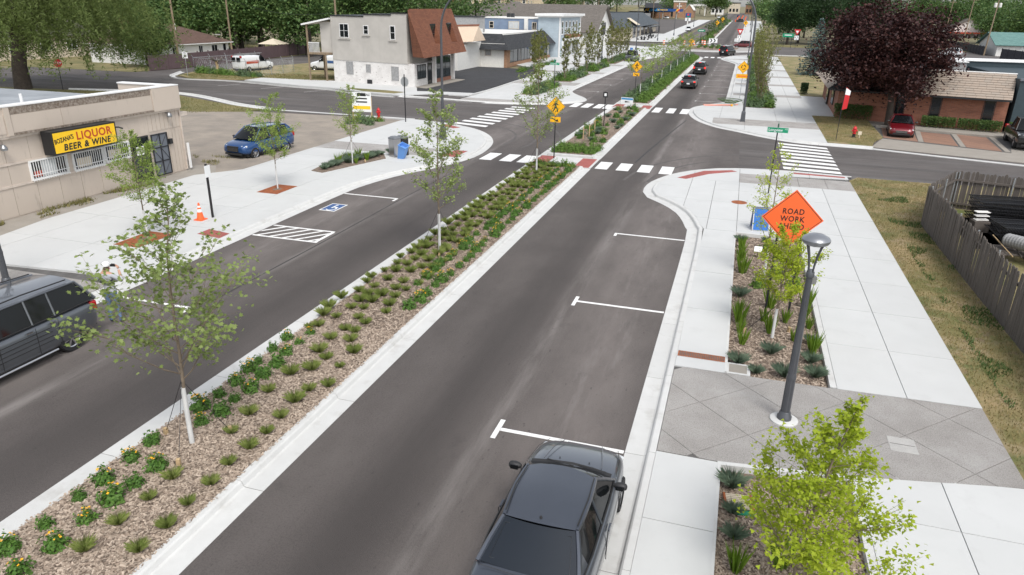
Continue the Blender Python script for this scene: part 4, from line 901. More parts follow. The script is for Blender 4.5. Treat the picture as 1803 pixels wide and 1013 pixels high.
# wood chips, dry grass, weeds
def chips(name, label, polys, n, zf, seed, s=.075):
    rn = np.random.default_rng(seed); P = []
    for x0,x1,y0,y1,z,cnt in polys:
        p = np.empty((cnt,3)); p[:,0] = rn.uniform(x0,x1,cnt)*K; p[:,1] = rn.uniform(y0,y1,cnt)*K
        dx = np.minimum(np.abs(p[:,0]/K-x0),np.abs(p[:,0]/K-x1)); p[:,2] = z+np.clip(dx,0,.5)*zf+rn.random(cnt)*.014; P.append(p)
    t = np.array([(-.5,-.2,0),(.5,-.16,.03),(.46,.2,0),(-.5,.18,.04)])
    o = link(name, scatter_cards(name, np.concatenate(P), s, 'chip', t, flat=.9, rng=rn)); tag(o,label,'wood chips',kind='stuff')
chips('wood_chips','pale wood chip mulch covering the median bed',[(-9.42,-7.11,3.5,14,.118,38000),(-9.42,-7.11,14,34.7,.118,34000),(-9.42,-7.11,37.7,58.9,.118,12000)],0,.06,1)
chips('wood_chips','brown wood chip mulch in the sunken beds of the right pavement',[(.5,2.57,14.7,25.5,-.008,15000),(.5,2.57,5,10.9,-.008,13000)],0,0,2)
def turf(name, label, cat, polys, lm, h, wd, seed, mask=None):
    rn = np.random.default_rng(seed); Vs = []
    for poly, z, n in polys:
        xs_ = [p[0] for p in poly]; ys_ = [p[1] for p in poly]; p = np.stack([rn.uniform(min(xs_),max(xs_),n), rn.uniform(min(ys_),max(ys_),n)],1)
        inside = np.zeros(n,bool)
        for i in range(len(poly)):
            (x1,y1),(x2,y2) = poly[i],poly[(i+1)%len(poly)]
            if y1 == y2: continue
            c = ((y1>p[:,1])!=(y2>p[:,1])) & (p[:,0] < (x2-x1)*(p[:,1]-y1)/(y2-y1)+x1); inside ^= c
        if mask is not None:
            inside &= np.array([mnoise.noise((a*.8,b*.8,seed)) for a,b in p]) > mask
        p = p[inside]*K; m = len(p); a = rn.random(m)*2*PI; l = rn.uniform(.2,1.1,m); H = h*rn.uniform(.5,1.3,m)
        V = np.empty((m,3,3)); V[:,0] = np.stack([p[:,0]-np.sin(a)*wd,p[:,1]+np.cos(a)*wd,np.full(m,z)],1); V[:,1] = np.stack([p[:,0]+np.sin(a)*wd,p[:,1]-np.cos(a)*wd,np.full(m,z)],1)
        V[:,2] = np.stack([p[:,0]+np.cos(a)*H*l,p[:,1]+np.sin(a)*H*l,z+H],1); Vs.append(V.reshape(-1,3))
    V = np.concatenate(Vs); o = link(name, raw_mesh(name, V, np.arange(len(V)), 3, lm)); tag(o,label,cat,kind='stuff')
vg = [(5.46,8),(7.0,12),(7.1,29),(9.8,36.6),(9.2,37.1),(5.95,37.2),(5.46,36.3)]
turf('dry_turf','straw-dry mown grass between the right pavement and the wooden fence','grass',[(vg,.095,60000)],'blade_dry',.06,.012,3)
turf('weeds','green weeds and patches in the dry verge by the wooden fence','weeds',[([(5.9,9),(7.05,9),(7.1,29),(7.4,34),(6.1,34)],.095,16000)],'weed',.09,.02,9,mask=.12)
turf('lawn_turf','patchy lawn beside the liquor store and along the side street','grass',[([(-56,49.4),(-46.6,51),(-37,46.8),(-33.8,45.8),(-34,44.6),(-40,40),(-56,42)],.1,16000),([(-57,65.2),(-54.3,63.3),(-49,64.1),(-48,66),(-41,66.2),(-41,72),(-58,70)],.1,16000)],'blade_lawn',.10,.02,5)
turf('front_turf','dry front lawn around the red hydrant','grass',[([(5.5,48.2),(7.9,47.2),(9.0,51),(9.2,59.8),(5.5,59.8)],.113,14000)],'blade_dry',.06,.014,6)
turf('wall_weeds','weeds growing along the foot of the liquor store wall','weeds',[([(-24.1,14),(-23.85,14),(-23.6,24.3),(-24.1,24.3)],.1,2600),([(-23.35,14),(-23.1,14),(-23.4,22),(-23.6,22)],.1,900),([(-24.6,28.6),(-23.7,28.4),(-24.2,30.2),(-27,30.4)],.06,1500)],'blade_lawn',.16,.02,7,mask=.0)

number_rows('columnar trees along the far left pavement',[(-99,-24,'shop-side'),(-24,0,'kerbside')],'slender columnar tree, %s from the corner in the %s line of the far left shops')
number_rows('columnar trees of the far right strip',[(-99,99,'planting')],'yellow-green columnar tree, %s behind the nearest one in the far right %s strip')
number_rows('white-trunked saplings in the far median',[(-99,99,'planted')],'thin white-trunked sapling, %s beyond the sign in the far %s median')
for o in C.objects:
    if o.get('group') == 'dark evergreen grove':
        k_ = sorted(q.location.x for q in C.objects if q.get('group') == 'dark evergreen grove').index(o.location.x)
        o['label'] = 'tall dark evergreen of the grove, %s counted from the left behind the blue spruce' % ('second','third','fourth','fifth','sixth','seventh')[k_]
# ---------------------------------------------------------------- buildings (layout units)
mat('siding_tan', (.53,.455,.385), .8, col2=(.47,.40,.34), vs_=1.5, bump=.15, bs=30, island=.06, stretch=(1,1,.4))
wear(MT['siding_tan'], (.25,.215,.18), 2.0, .6, .75, .5, (2,2,.5))
mat('trim_tan', (.58,.50,.43), .75, var=.2, vs_=3)
mat('peeling', (.30,.26,.22), .9, col2=(.12,.085,.06), vs_=9, bump=.4, bs=30)
mat('white_trim', (.74,.74,.73), .6, var=.08, vs_=3)
mat('glass_dark', (.012,.015,.018), .06, spec=.6)
mat('glass_shop', (.03,.04,.045), .05, spec=.7)
mat('curtain', (.55,.57,.58), .8, var=.2, vs_=6)
mat('sign_yellow', (.82,.50,.012), .45); mat('sign_red', (.42,.05,.015), .5); mat('sign_black', (.012,.012,.013), .5)
mat('roof_membrane', (.30,.32,.34), .8, col2=(.22,.235,.25), vs_=.7)
mat('stucco_beige', (.47,.445,.41), .85, var=.12, vs_=.7, bump=.15, bs=50)
wear(MT['stucco_beige'], (.36,.34,.31), 1.0, .55, .75, .4, (1.5,1.5,.15))
mat('brick_white', (.72,.70,.68), .85, col2=(.60,.58,.56), vs_=1.2, bump=.4, bs=12)
wear(MT['brick_white'], (.20,.16,.14), 3.2, .62, .66, .8, (1,1,2.2), 4)
wear(MT['brick_white'], (.52,.49,.47), 1.1, .5, .7, .5)
mat('block_grey', (.32,.32,.32), .9, var=.25, vs_=5)
mat('black_trim', (.015,.016,.018), .5)
def shingle(name, c1, c2, mortar, sx, rh):
    m = bpy.data.materials.new(name); m.use_nodes = True; n = m.node_tree; L = n.links; b = n.nodes['Principled BSDF']; b.inputs['Roughness'].default_value = .9
    g = n.nodes.new('ShaderNodeNewGeometry'); mp = n.nodes.new('ShaderNodeMapping')
    s = n.nodes.new('ShaderNodeSeparateXYZ'); c = n.nodes.new('ShaderNodeCombineXYZ'); a = n.nodes.new('ShaderNodeMath'); a.operation = 'ADD'
    L.new(g.outputs['Position'], s.inputs[0]); L.new(s.outputs[0], a.inputs[0]); L.new(s.outputs[1], a.inputs[1]); L.new(a.outputs[0], c.inputs[0]); L.new(s.outputs[2], c.inputs[1])
    t = n.nodes.new('ShaderNodeTexBrick'); t.inputs['Scale'].default_value = 1; t.inputs['Brick Width'].default_value = sx; t.inputs['Row Height'].default_value = rh
    t.inputs['Mortar Size'].default_value = .008; t.inputs['Bias'].default_value = -.2
    t.inputs['Color1'].default_value = (*c1,1); t.inputs['Color2'].default_value = (*c2,1); t.inputs['Mortar'].default_value = (*mortar,1)
    L.new(c.outputs[0], t.inputs['Vector'])
    no = n.nodes.new('ShaderNodeTexNoise'); no.inputs['Scale'].default_value = 1.2; no.inputs['Detail'].default_value = 8; L.new(g.outputs['Position'], no.inputs['Vector'])
    mx = n.nodes.new('ShaderNodeMix'); mx.data_type = 'RGBA'; mx.blend_type = 'MULTIPLY'; mx.inputs['Factor'].default_value = .5
    rr = n.nodes.new('ShaderNodeMapRange'); rr.inputs['To Min'].default_value = .55; rr.inputs['To Max'].default_value = 1.4; L.new(no.outputs['Fac'], rr.inputs['Value'])
    L.new(t.outputs['Color'], mx.inputs['A']); L.new(rr.outputs[0], mx.inputs['B']); L.new(mx.outputs['Result'], b.inputs['Base Color'])
    bp = n.nodes.new('ShaderNodeBump'); bp.inputs['Strength'].default_value = .5; bp.inputs['Distance'].default_value = .02; L.new(t.outputs['Fac'], bp.inputs['Height']); bp.invert = True; L.new(bp.outputs[0], b.inputs['Normal'])
    MT[name] = m
shingle('shingle_brown', (.19,.070,.035),(.13,.046,.023),(.065,.025,.015),.5,.13)
shingle('shingle_black', (.026,.028,.032),(.045,.047,.052),(.014,.014,.016),.5,.13)
shingle('shingle_grey', (.12,.105,.092),(.155,.138,.122),(.07,.062,.055),.5,.14)
shingle('shingle_house', (.12,.07,.052),(.085,.048,.036),(.05,.03,.022),.5,.14)
shingle('shingle_teal', (.10,.20,.185),(.14,.25,.225),(.07,.13,.12),.5,.15)
shingle('shingle_slate', (.055,.068,.08),(.085,.098,.11),(.04,.045,.05),.5,.15)
shingle('brick_red', (.33,.125,.072),(.22,.075,.045),(.22,.17,.14),.24,.08)
shingle('brick_far', (.34,.19,.11),(.26,.14,.08),(.25,.19,.15),.5,.16)
shingle('paver', (.27,.15,.10),(.20,.115,.085),(.12,.09,.075),.22,.11)
shingle('siding_blue', (.40,.47,.52),(.37,.44,.49),(.26,.31,.35),6,.16)
mat('paint_bluewall', (.19,.25,.35), .8, var=.2, vs_=1)
mat('cream', (.62,.54,.42), .8, var=.1); mat('beige_far', (.55,.46,.33), .85, var=.1, vs_=.5); mat('white_far', (.68,.67,.64), .8, var=.1)
mat('tan_metal', (.60,.47,.35), .5, var=.15, vs_=2, stretch=(3,3,.2))
mat('teal_dark', (.03,.05,.06), .7, var=.2)
mat('shake', (.36,.33,.29), .9, island=.9, isl_col=(.34,.245,.18), bump=.4, bs=15, stretch=(1,1,.3))
mat('plum_fence', (.13,.085,.09), .75, var=.25, vs_=2, island=.25)
mat('navy_fence', (.035,.035,.045), .75, var=.25)

def win(par, p, u, w, h, fm='white_trim', cols=1, rows=1, gm='glass_dark', fr=.07, name='window', proud=.03):
    """window on a wall: p lower corner (layout units), u along the wall so that u x z points outward"""
    u = Vector((u[0],u[1],0)).normalized(); n = u.cross(Vector((0,0,1))); p = Vector(p); Z = Vector((0,0,1)); m = MB(K)
    def slab(mm,a,b,c,d,o0,o1):
        q = [p+u*a+Z*c, p+u*b+Z*c, p+u*b+Z*d, p+u*a+Z*d]
        mm.add([v+n*o0 for v in q]+[v+n*o1 for v in q], [(3,2,1,0),(4,5,6,7),(0,1,5,4),(1,2,6,5),(2,3,7,6),(3,0,4,7)])
    slab(m,-fr,0,-fr,h+fr,-.02,proud); slab(m,w,w+fr,-fr,h+fr,-.02,proud); slab(m,0,w,-fr,0,-.02,proud*1.3); slab(m,0,w,h,h+fr,-.02,proud)
    for i in range(1,cols): slab(m,w*i/cols-fr*.3,w*i/cols+fr*.3,0,h,-.02,proud*.9)
    for i in range(1,rows): slab(m,0,w,h*i/rows-fr*.25,h*i/rows+fr*.25,-.02,proud*.85)
    o = m.build(name, fm, par)
    for i in range(cols):
        for k in range(rows):
            g = MB(K); slab(g,w*i/cols+.02,w*(i+1)/cols-.02,h*k/rows+.01,h*(k+1)/rows-.01,-.02,proud*.3); g.build('pane', gm, o)
    return o
def gable(par, x0,x1,y0,y1,zb_,ze,zr,axis,wm,rm,ov=.5):
    """walls + gable roof; axis = ridge direction"""
    w_ = MB(K); r_ = MB(K)
    w_.box(x0,x1,y0,y1,zb_,ze)
    if axis == 'X':
        ym = (y0+y1)/2
        for x,s in ((x0,-1),(x1,1)): w_.add([(x,y0,ze),(x,y1,ze),(x,ym,zr)],[(0,1,2) if s>0 else (2,1,0)])
        dz = (zr-ze)/(ym-y0)*ov
        for a,b in ((y0-ov,ym),(y1+ov,ym)):
            q = [(x0-ov,a,ze-dz),(x1+ov,a,ze-dz),(x1+ov,b,zr),(x0-ov,b,zr)]
            if a > b: q = q[::-1]
            r_.panel(*q,.12)
    else:
        xm = (x0+x1)/2
        for y,s in ((y0,-1),(y1,1)): w_.add([(x0,y,ze),(x1,y,ze),(xm,y,zr)],[(0,1,2) if s<0 else (2,1,0)])
        dz = (zr-ze)/(xm-x0)*ov
        for a,b in ((x0-ov,xm),(x1+ov,xm)):
            q = [(a,y1+ov,ze-dz),(a,y0-ov,ze-dz),(b,y0-ov,zr),(b,y1+ov,zr)]
            if a > b: q = q[::-1]
            r_.panel(*q,.12)
    w_.build('wall',wm,par); return r_.build('roof',rm,par)
def hip(par, x0,x1,y0,y1,zb_,ze,zr,wm,rm,ov=.5):
    MB(K).box(x0,x1,y0,y1,zb_,ze).build('wall',wm,par); r_ = MB(K); a,b,c,d = x0-ov,x1+ov,y0-ov,y1+ov
    if (y1-y0) > (x1-x0): h_ = (x1-x0)/2; R0, R1 = ((a+b)/2,c+h_,zr),((a+b)/2,d-h_,zr); fs = [(0,1,4),(1,2,5,4),(2,3,5),(3,0,4,5)]
    else: h_ = (y1-y0)/2; R0, R1 = (a+h_,(c+d)/2,zr),(b-h_,(c+d)/2,zr); fs = [(0,1,5,4),(1,2,5),(2,3,4,5),(3,0,4)]
    r_.add([(a,c,ze),(b,c,ze),(b,d,ze),(a,d,ze),R0,R1],fs+[(3,2,1,0)]); o = r_.build('roof',rm,par)
    MB(K).box(a,b,c,d,ze-.12,ze-.005).build('fascia','white_trim',par); return o

# --- liquor store
st = site('liquor_store','tan one-storey liquor store with yellow sign and barred windows','store',(-24.2,27.0))
XW = -24.2
MB(K).box(-36,XW,6,27.0,0,3.3).build('wall','siding_tan',st)
MB(K).box(-36.1,-24.5,6,26.6,3.3,3.36).build('roof','roof_membrane',st)
MB(K).box(-36.3,-35.9,6,26.6,3.3,3.9).build('rear_parapet','roof_membrane',st)
ys_ = [8+i*.95 for i in range(20)]+[27.0]
for tier,(za,zb2) in enumerate(((.14,1.17),(1.25,1.93),(2.02,2.9))):
    for a,b in zip(ys_,ys_[1:]):
        if tier < 2 and b > 23.9: continue
        if tier == 2 and b > 26.0: continue
        MB(K).box(XW,XW+.018,a+.008,b-.008,za,zb2).build('wall_panel','siding_tan',st)
for a in [23.9+i*.24 for i in range(13)]: MB(K).box(XW,XW+.02,a,a+.215,2.12,2.85).build('siding_board','siding_tan',st)
for zz in (1.17,1.94): MB(K).box(XW,XW+.05,6,23.9,zz,zz+.08).build('ledge','trim_tan',st)
for a,b in ((26.2,26.42),(26.43,26.62),(26.63,26.82),(26.83,26.98)): MB(K).box(XW,XW+.022,a,b-.01,.14,2.05).build('siding_board','siding_tan',st)
pb = MB(K).box(-24.4,XW+.14,6,27.03,2.93,3.92).build('parapet','siding_tan',st)
MB(K).box(-27.1,-24.4,26.75,27.03,3.2,3.9).build('side_parapet','siding_tan',st)
MB(K).box(-27.1,-24.35,26.7,27.07,3.9,3.95).build('side_coping','white_trim',st)
MB(K).box(-24.45,XW+.18,6,27.06,3.92,3.965).build('coping','white_trim',st)
MB(K).box(XW+.14,XW+.155,18.86,25.38,3.66,3.9).build('peeling_band','peeling',st)
for a,b in ((6,18.6),(18.87,20.87),(20.9,25.38)): MB(K).box(XW+.14,XW+.16,a,b,3.03,3.64).build('parapet_panel','siding_tan',st)
for a in (18.62,25.42): MB(K).box(XW+.14,XW+.19,a,a+.22 if a<20 else 27.03,2.95,3.9).build('pilaster','siding_tan',st)
MB(K).box(XW+.14,XW+.2,18.86,25.4,2.95,3.02).build('moulding','peeling',st)
MB(K).box(XW,XW+.12,6,27.02,2.86,2.93).build('soffit_trim','trim_tan',st)
MB(K).box(-24.6,-24.15,27.0,27.5,2.55,2.72).build('eave_box','trim_tan',st)
MB(K).box(-24.25,-24.13,27.0,27.05,.15,2.9).build('corner_board','trim_tan',st)
MB(K).box(-24.05,-23.98,27.06,27.15,.2,1.35).build('downpipe','white_trim',st)
for k,(a,b,za,zc) in enumerate(((19.28,20.74,1.3,1.9),(21.1,22.45,1.28,1.88),(22.62,23.8,1.34,1.9))):
    o = win(st,(XW+.02,a,za),(0,1),b-a,zc-za,'white_trim',1,1,'glass_dark',.06,'barred_window',.05)
    if k == 0: MB(K).box(XW+.035,XW+.045,a+.45,a+1.05,za+.02,zc-.02).build('blind','curtain',o); MB(K).box(XW+.036,XW+.044,a+.08,a+.4,za+.05,za+.25).build('poster','sign_red',o)
    else: MB(K).box(XW+.035,XW+.042,a+.15,a+.8,za+.05,za+.4).build('poster','cream',o)
    nb = int((b-a)/.095)
    for i in range(nb+1):
        y = a-.03+(b-a+.06)*i/nb; MB(K).box(XW+.10,XW+.118,y-.009,y+.009,za-.1,zc+.06).build('bar','white_trim',o)
    for zz in (za-.06,zc+.02,za+.12): MB(K).box(XW+.095,XW+.125,a-.06,b+.06,zz,zz+.02).build('rail','white_trim',o)
win(st,(XW+.02,24.0,.2),(0,1),.9,1.75,'black_trim',1,1,'glass_dark',.06,'door',.04)
MB(K).box(XW+.06,XW+.065,24.2,24.62,1.25,1.62).build('notice','white_trim',st)
dg = MB(K).box(XW+.02,XW+.06,25.12,26.05,.18,2.0).build('security_gate','grey_paint',st)
gt = MB(K)
for y in (25.12,25.58,26.02): gt.box(XW+.06,XW+.09,y-.02,y+.02,.18,2.0)
for z_ in (.2,.8,1.4,1.97): gt.box(XW+.06,XW+.088,25.12,26.03,z_-.02,z_+.02)
for z_,s in ((.2,1),(.8,-1),(1.4,1)):
    for y in (25.12,25.58): gt.tube([(XW+.075,y,z_+(0 if s>0 else .58)),(XW+.075,y+.45,z_+(.58 if s>0 else 0))],.012,4)
gt.build('gate_frame','black_metal',dg)
MB(K).box(XW+.03,XW+.13,26.1,26.28,1.45,1.68).build('letter_box','black_trim',st)
for y,z_ in ((18.32,2.6),(26.2,2.72)):
    l = MB(K).lathe([(.03,0),(.11,.02),(.12,.1),(.05,.2)],12,(XW+.22,y,z_-.1)).build('wall_lamp','steel',st,40); MB(K).tube([(XW,y,z_+.08),(XW+.22,y,z_+.1)],.025,6).build('bracket','steel',l)
MB(K).tube([(XW+.02,23.2,2.6),(XW+.3,23.25,2.62),(XW+.36,23.4,2.55)],.03,6).build('floodlight','dark_metal',st)
MB(K).tube([(-27.6,22.3,3.3),(-27.6,22.3,3.85)],.06,8).build('vent_pipe','white_trim',st)
sg = MB(K).box(XW+.15,XW+.62,19.86,22.8,2.08,2.93).build('sign_box','sign_black',st)
MB(K).box(XW+.62,XW+.635,19.93,22.73,2.14,2.87).build('sign_face','sign_yellow',sg)
for y in (20.2,22.4): MB(K).box(XW,XW+.2,y,y+.05,2.4,2.5).build('sign_arm','black_metal',sg)
xs0 = (XW+.637)*K
text(sg,"BOZANA'S",.27,facing((xs0,20.36*K,2.60*K),(1,0,0))@Matrix.Rotation(R(7),4,'Z'),'sign_black',sx=.75,bold=.006)
text(sg,'LIQUOR',.47,facing((xs0,21.72*K,2.63*K),(1,0,0)),'sign_red',sx=1.02,bold=.012,space=1.1)
text(sg,'BEER & WINE',.37,facing((xs0,21.35*K,2.30*K),(1,0,0)),'sign_black',sx=1.0,bold=.012,space=1.15,shear=.18)

# --- two-storey corner building
b2 = site('corner_building','two-storey beige and white brick building with brown shingled mansard','building',(-34.7,70))
A=(-29.85,64.85); B=(-39.65,66.75); Cc=(-29.95,75.4); D=(-39.8,77.2)
def wallq(m,p,q,z0,z1): m.quad((p[0],p[1],z0),(q[0],q[1],z0),(q[0],q[1],z1),(p[0],p[1],z1))
MB(K).prism([A,Cc,D,B],0,2.2).build('lower_wall','brick_white',b2)
lerp2 = lambda p,q,t:(p[0]+(q[0]-p[0])*t,p[1]+(q[1]-p[1])*t)
for i,(t0,t1,zt) in enumerate(((0,.25,6.68),(.25,.58,6.5),(.58,1,6.32))):
    t0 = max(t0,.075)
    pA,pB,pC,pD = lerp2(A,B,t0),lerp2(A,B,t1),lerp2(Cc,D,t1),lerp2(Cc,D,t0)
    o = MB(K).prism([(p[0],p[1]-.05) for p in (pA,pB)]+[pC,pD],2.2,zt).build('upper_wall','stucco_beige',b2)
    MB(K).prism([(p[0],p[1]-.12) for p in (pA,pB)]+[pC,pD],zt,zt+.1).build('coping','black_trim',o)
uS = (A[0]-B[0],A[1]-B[1]); lS = math.hypot(*uS); uS = (uS[0]/lS,uS[1]/lS)
def sidep(s,z): return (B[0]+uS[0]*s, B[1]+uS[1]*s-.06, z)
for s,z_,w_,h_,c,r in ((1.15,4.4,1.05,1.2,2,2),(4.15,4.78,.5,.72,1,2),(7.35,4.4,.5,1.15,1,2)):
    o = win(b2,sidep(s,z_),uS,w_,h_,'white_trim',c,r,'glass_dark',.06)
    MB(K).obox(Vector(sidep(s+w_/2,z_-.16))+Vector((0,-.04,0)),(w_+.5,.12,.09),math.atan2(uS[1],uS[0])).build('sill','stucco_beige',o)
for s,z_,w_,h_ in ((1.6,.85,.95,1.25),(4.1,1.15,.65,.8),(7.2,.55,.95,1.35)): win(b2,(sidep(s,z_)[0],sidep(s,z_)[1]+.06,z_),uS,w_,h_,'brick_white',1,1,'block_grey',.02,'blocked_opening',.02)
MB(K).obox(Vector(sidep(4.55,.3))+Vector((0,-.02,0)),(.55,.1,.4),math.atan2(uS[1],uS[0])).build('cellar_vent','black_trim',b2)
F = (0.0,1.0)
win(b2,(-29.83,65.5,.85),F,1.9,1.2,'black_trim',3,1,'glass_shop',.06,'shop_window')
win(b2,(-29.83,68.0,.2),F,.85,1.9,'black_trim',1,1,'glass_dark',.07,'door')
win(b2,(-29.83,69.8,.55),F,4.0,2.0,'black_trim',3,1,'glass_shop',.07,'display_window')
MB(K).box(-29.9,-29.78,69.75,73.9,.12,.5).build('stall_riser','brick_red',b2)
for y in (69.3,74.3): MB(K).box(-29.95,-29.6,y,y+.3,.1,2.8).build('pillar','brick_white',b2)
# mansard with two recessed windows
E1=Vector((-28.35,63.75,2.88)); E2=Vector((-28.35,74.9,2.95)); T1=Vector((-30.35,65.3,7.12)); T2=Vector((-30.35,75.7,7.18))
def mp_(s,t): return (E1.lerp(E2,s)).lerp(T1.lerp(T2,s),t)
ss=[0,.33,.465,.72,.855,1]; ts=[0,.24,.68,1]; mm=MB(K)
for i in range(5):
    for k in range(3):
        if i in (1,3) and k == 1: continue
        mm.quad(mp_(ss[i],ts[k]),mp_(ss[i+1],ts[k]),mp_(ss[i+1],ts[k+1]),mp_(ss[i],ts[k+1]))
W1=Vector((-29.95,64.8,2.88)); mm.add([W1,E1,T1,Vector((-30.35,64.8,7.0))],[(0,1,2,3)])
mm.quad(E1,W1,Vector((-29.95,75,2.95)),E2); mm.add([T1,T2,(-34,75.7,7.1),(-34,65.3,7.05)],[(0,1,2,3)]); mm.add([E2,(-29.95,75,2.95),(-30.4,75.3,7.1),T2],[(0,1,2,3)])
mans = mm.build('mansard_roof','shingle_brown',b2)
for i in (1,3):
    a,b,c,d = mp_(ss[i],ts[1]),mp_(ss[i+1],ts[1]),mp_(ss[i+1],ts[2]),mp_(ss[i],ts[2])
    fa,fb = Vector((d.x,a.y,a.z)),Vector((c.x,b.y,b.z)); r_ = MB(K)
    r_.add([a,b,fb,fa],[(0,1,2,3)]); r_.add([a,fa,d],[(0,1,2)]); r_.add([b,c,fb],[(0,1,2)]); r_.build('dormer_recess','shingle_brown',mans)
    win(b2,(d.x+.02,d.y+.15,a.z+.1),F,(c.y-d.y)-.3,c.z-a.z-.2,'black_trim',1,2,'glass_dark',.08,'dormer_window')
# rear porch
pr = MB(K).add([(-39.7,66.4,6.0),(-39.7,69.5,6.1),(-42.6,69.5,5.5),(-42.6,66.0,5.4),(-39.7,66.4,6.15),(-39.7,69.5,6.25),(-42.6,69.5,5.62),(-42.6,66.0,5.55)],[(3,2,1,0),(4,5,6,7),(0,1,5,4),(1,2,6,5),(2,3,7,6),(3,0,4,7)]).build('porch_roof','white_trim',b2)
MB(K).box(-42.3,-39.75,66.3,69.3,2.65,2.85).build('porch_floor','wood_pole',b2)
MB(K).box(-41.0,-39.75,66.9,69.3,2.85,5.75).build('porch_wall','stucco_beige',b2)
for x,y in ((-42.2,66.35),(-42.2,69.2),(-40.3,66.4)): MB(K).box(x-.07,x+.07,y-.07,y+.07,0,2.66 if x>-41 else 5.5).build('porch_post','wood_pole',b2)
rl = MB(K).box(-42.2,-40.9,66.32,66.38,3.75,3.82).build('porch_railing','white_trim',b2)
for i in range(9): MB(K).box(-42.1+i*.14,-42.06+i*.14,66.33,66.37,2.85,3.75).build('baluster','white_trim',rl)

# --- white building with tan awning, grey block, dark shingled shop, blue building, light blue storefront
wb = site('white_building','low white building with a tan metal awning set back beside the asphalt lot','building',(-34,89))
MB(K).box(-41,-33.2,88.3,96,0,3.15).build('wall','white_far',wb); MB(K).box(-41,-34,91.5,96,3.15,4.7).build('upper_wall','white_far',wb); MB(K).box(-35.6,-33.2,84.6,88.3,0,3.0).build('bay','white_far',wb)
MB(K).add([(-36.6,85.6,3.1),(-32.2,87.3,3.4),(-32.6,90.5,5.15),(-36.2,89.6,4.95),(-32.2,92,3.4),(-36.6,92,3.2)],[(0,1,2,3),(1,4,2)]).build('awning','tan_metal',wb)
MB(K).add([(-36.6,89.5,4.96),(-32.5,90.4,5.16),(-32.6,90.9,5.35),(-36.6,90.1,5.2)],[(0,1,2,3)]).build('awning_ridge','shingle_brown',wb)
win(wb,(-34.6,88.28,.9),(1,0),.6,2.0,'black_trim',1,1,'glass_dark',.05)
MB(K).box(-36.2,-35.6,86,88.3,0,3.1).build('pier','black_trim',wb)
gb = site('grey_block_building','plain grey block wall building behind the brown mansard','building',(-36,100))
MB(K).box(-40.6,-34.9,96.2,99.4,0,6.1).build('wall','block_grey',gb); MB(K).box(-40.7,-34.8,96.1,99.5,6.1,6.22).build('coping','black_trim',gb)
sh = site('dark_roof_shop','single-storey shop with black shingled mansard and large display windows','shop',(-30,93))
MB(K).box(-42,-29.9,93,116,0,3.0).build('wall','white_far',sh)
MB(K).box(-29.95,-29.6,92.9,94.4,0,2.2).build('brick_corner','brick_far',sh); MB(K).box(-29.9,-29.65,94.4,115.9,0,.5).build('brick_base','brick_far',sh)
m = MB(K); e = [(-37,92.3),(-29.1,92.3),(-28.9,116.5)]; t = [(-37,94.2),(-30.7,94.2),(-30.5,114.8)]; ze,zt = 2.25,4.15
m.add([(*e[0],ze),(*e[1],ze),(*t[1],zt),(*t[0],zt)],[(0,1,2,3)]).add([(*e[1],ze),(*e[2],ze),(*t[2],zt),(*t[1],zt)],[(0,1,2,3)]).add([(*e[2],ze),(-35,116.5,ze),(-35,114.8,zt),(*t[2],zt)],[(0,1,2,3)]).add([(*e[0],ze),(*t[0],zt),(-37,97,zt),(-37,97,ze)],[(0,1,2,3)])
m.add([(*e[0],ze),(-37,93,ze),(-29.9,93,ze),(*e[1],ze)],[(0,1,2,3)]).add([(*e[1],ze),(-29.9,93,ze),(-29.9,116,ze),(*e[2],ze)],[(0,1,2,3)]); m.build('mansard_roof','shingle_black',sh)
MB(K).box(-42,-30.5,94.2,114.8,4.0,4.12).build('roof','white_far',sh)
for y,w_,c in ((94.7,4.0,2),(100.5,4.5,3),(106,4,2),(110.8,4,2)): win(sh,(-29.88,y,.55),F,w_,1.65,'black_trim',c,1,'glass_shop',.08,'display_window')
win(sh,(-29.88,99.0,.15),F,1.0,2.0,'black_trim',1,1,'glass_dark',.08,'door')
win(sh,(-32.6,93.0,1.5),(1,0),.8,.7,'brick_far',1,1,'block_grey',.03,'blocked_opening',.02)
bl = site('blue_building','flat-roofed slate-blue painted building behind the dark shingled shop','building',(-37,117))
MB(K).box(-42.5,-31.9,116.6,132,0,5.75).build('wall','paint_bluewall',bl); MB(K).box(-42.6,-31.8,116.5,132,5.75,5.9).build('coping','white_far',bl)
for x,w_,z_,h_,c in ((-40.1,.6,4.3,.9,1),(-36.8,1.6,4.25,1.0,2),(-32.9,.6,4.2,1.0,2)): win(bl,(x,116.6,z_),(1,0),w_,h_,'cream',c,1 if c==2 else 2,'curtain' if w_>1 else 'glass_dark',.08)
MB(K).box(-34.2,-33.6,116.3,116.6,3.5,5.9).build('flue','white_far',bl)
for x in (-38.3,-37.6): MB(K).box(x,x+.5,120,120.6,5.9,6.5).build('roof_unit','dark_metal',bl)
vc = site('blue_storefront','two-storey pale blue storefront with white cornice and tall windows','building',(-30,118))
MB(K).box(-31.9,-28.4,116.4,131.5,0,6.3).build('wall','siding_blue',vc)
MB(K).box(-32.3,-27.7,115.8,132.2,6.25,6.6).build('cornice','white_trim',vc); MB(K).box(-32.1,-28.0,116.1,131.8,6.05,6.25).build('frieze','white_trim',vc)
for y in (116.3,131.1): MB(K).box(-28.45,-28.25,y,y+.45,0,6.05).build('corner_board','white_trim',vc)
for i in range(5): win(vc,(-28.38,117.8+i*2.6,3.6),F,1.0,1.75,'white_trim',1,2,'glass_shop',.18,'tall_window')
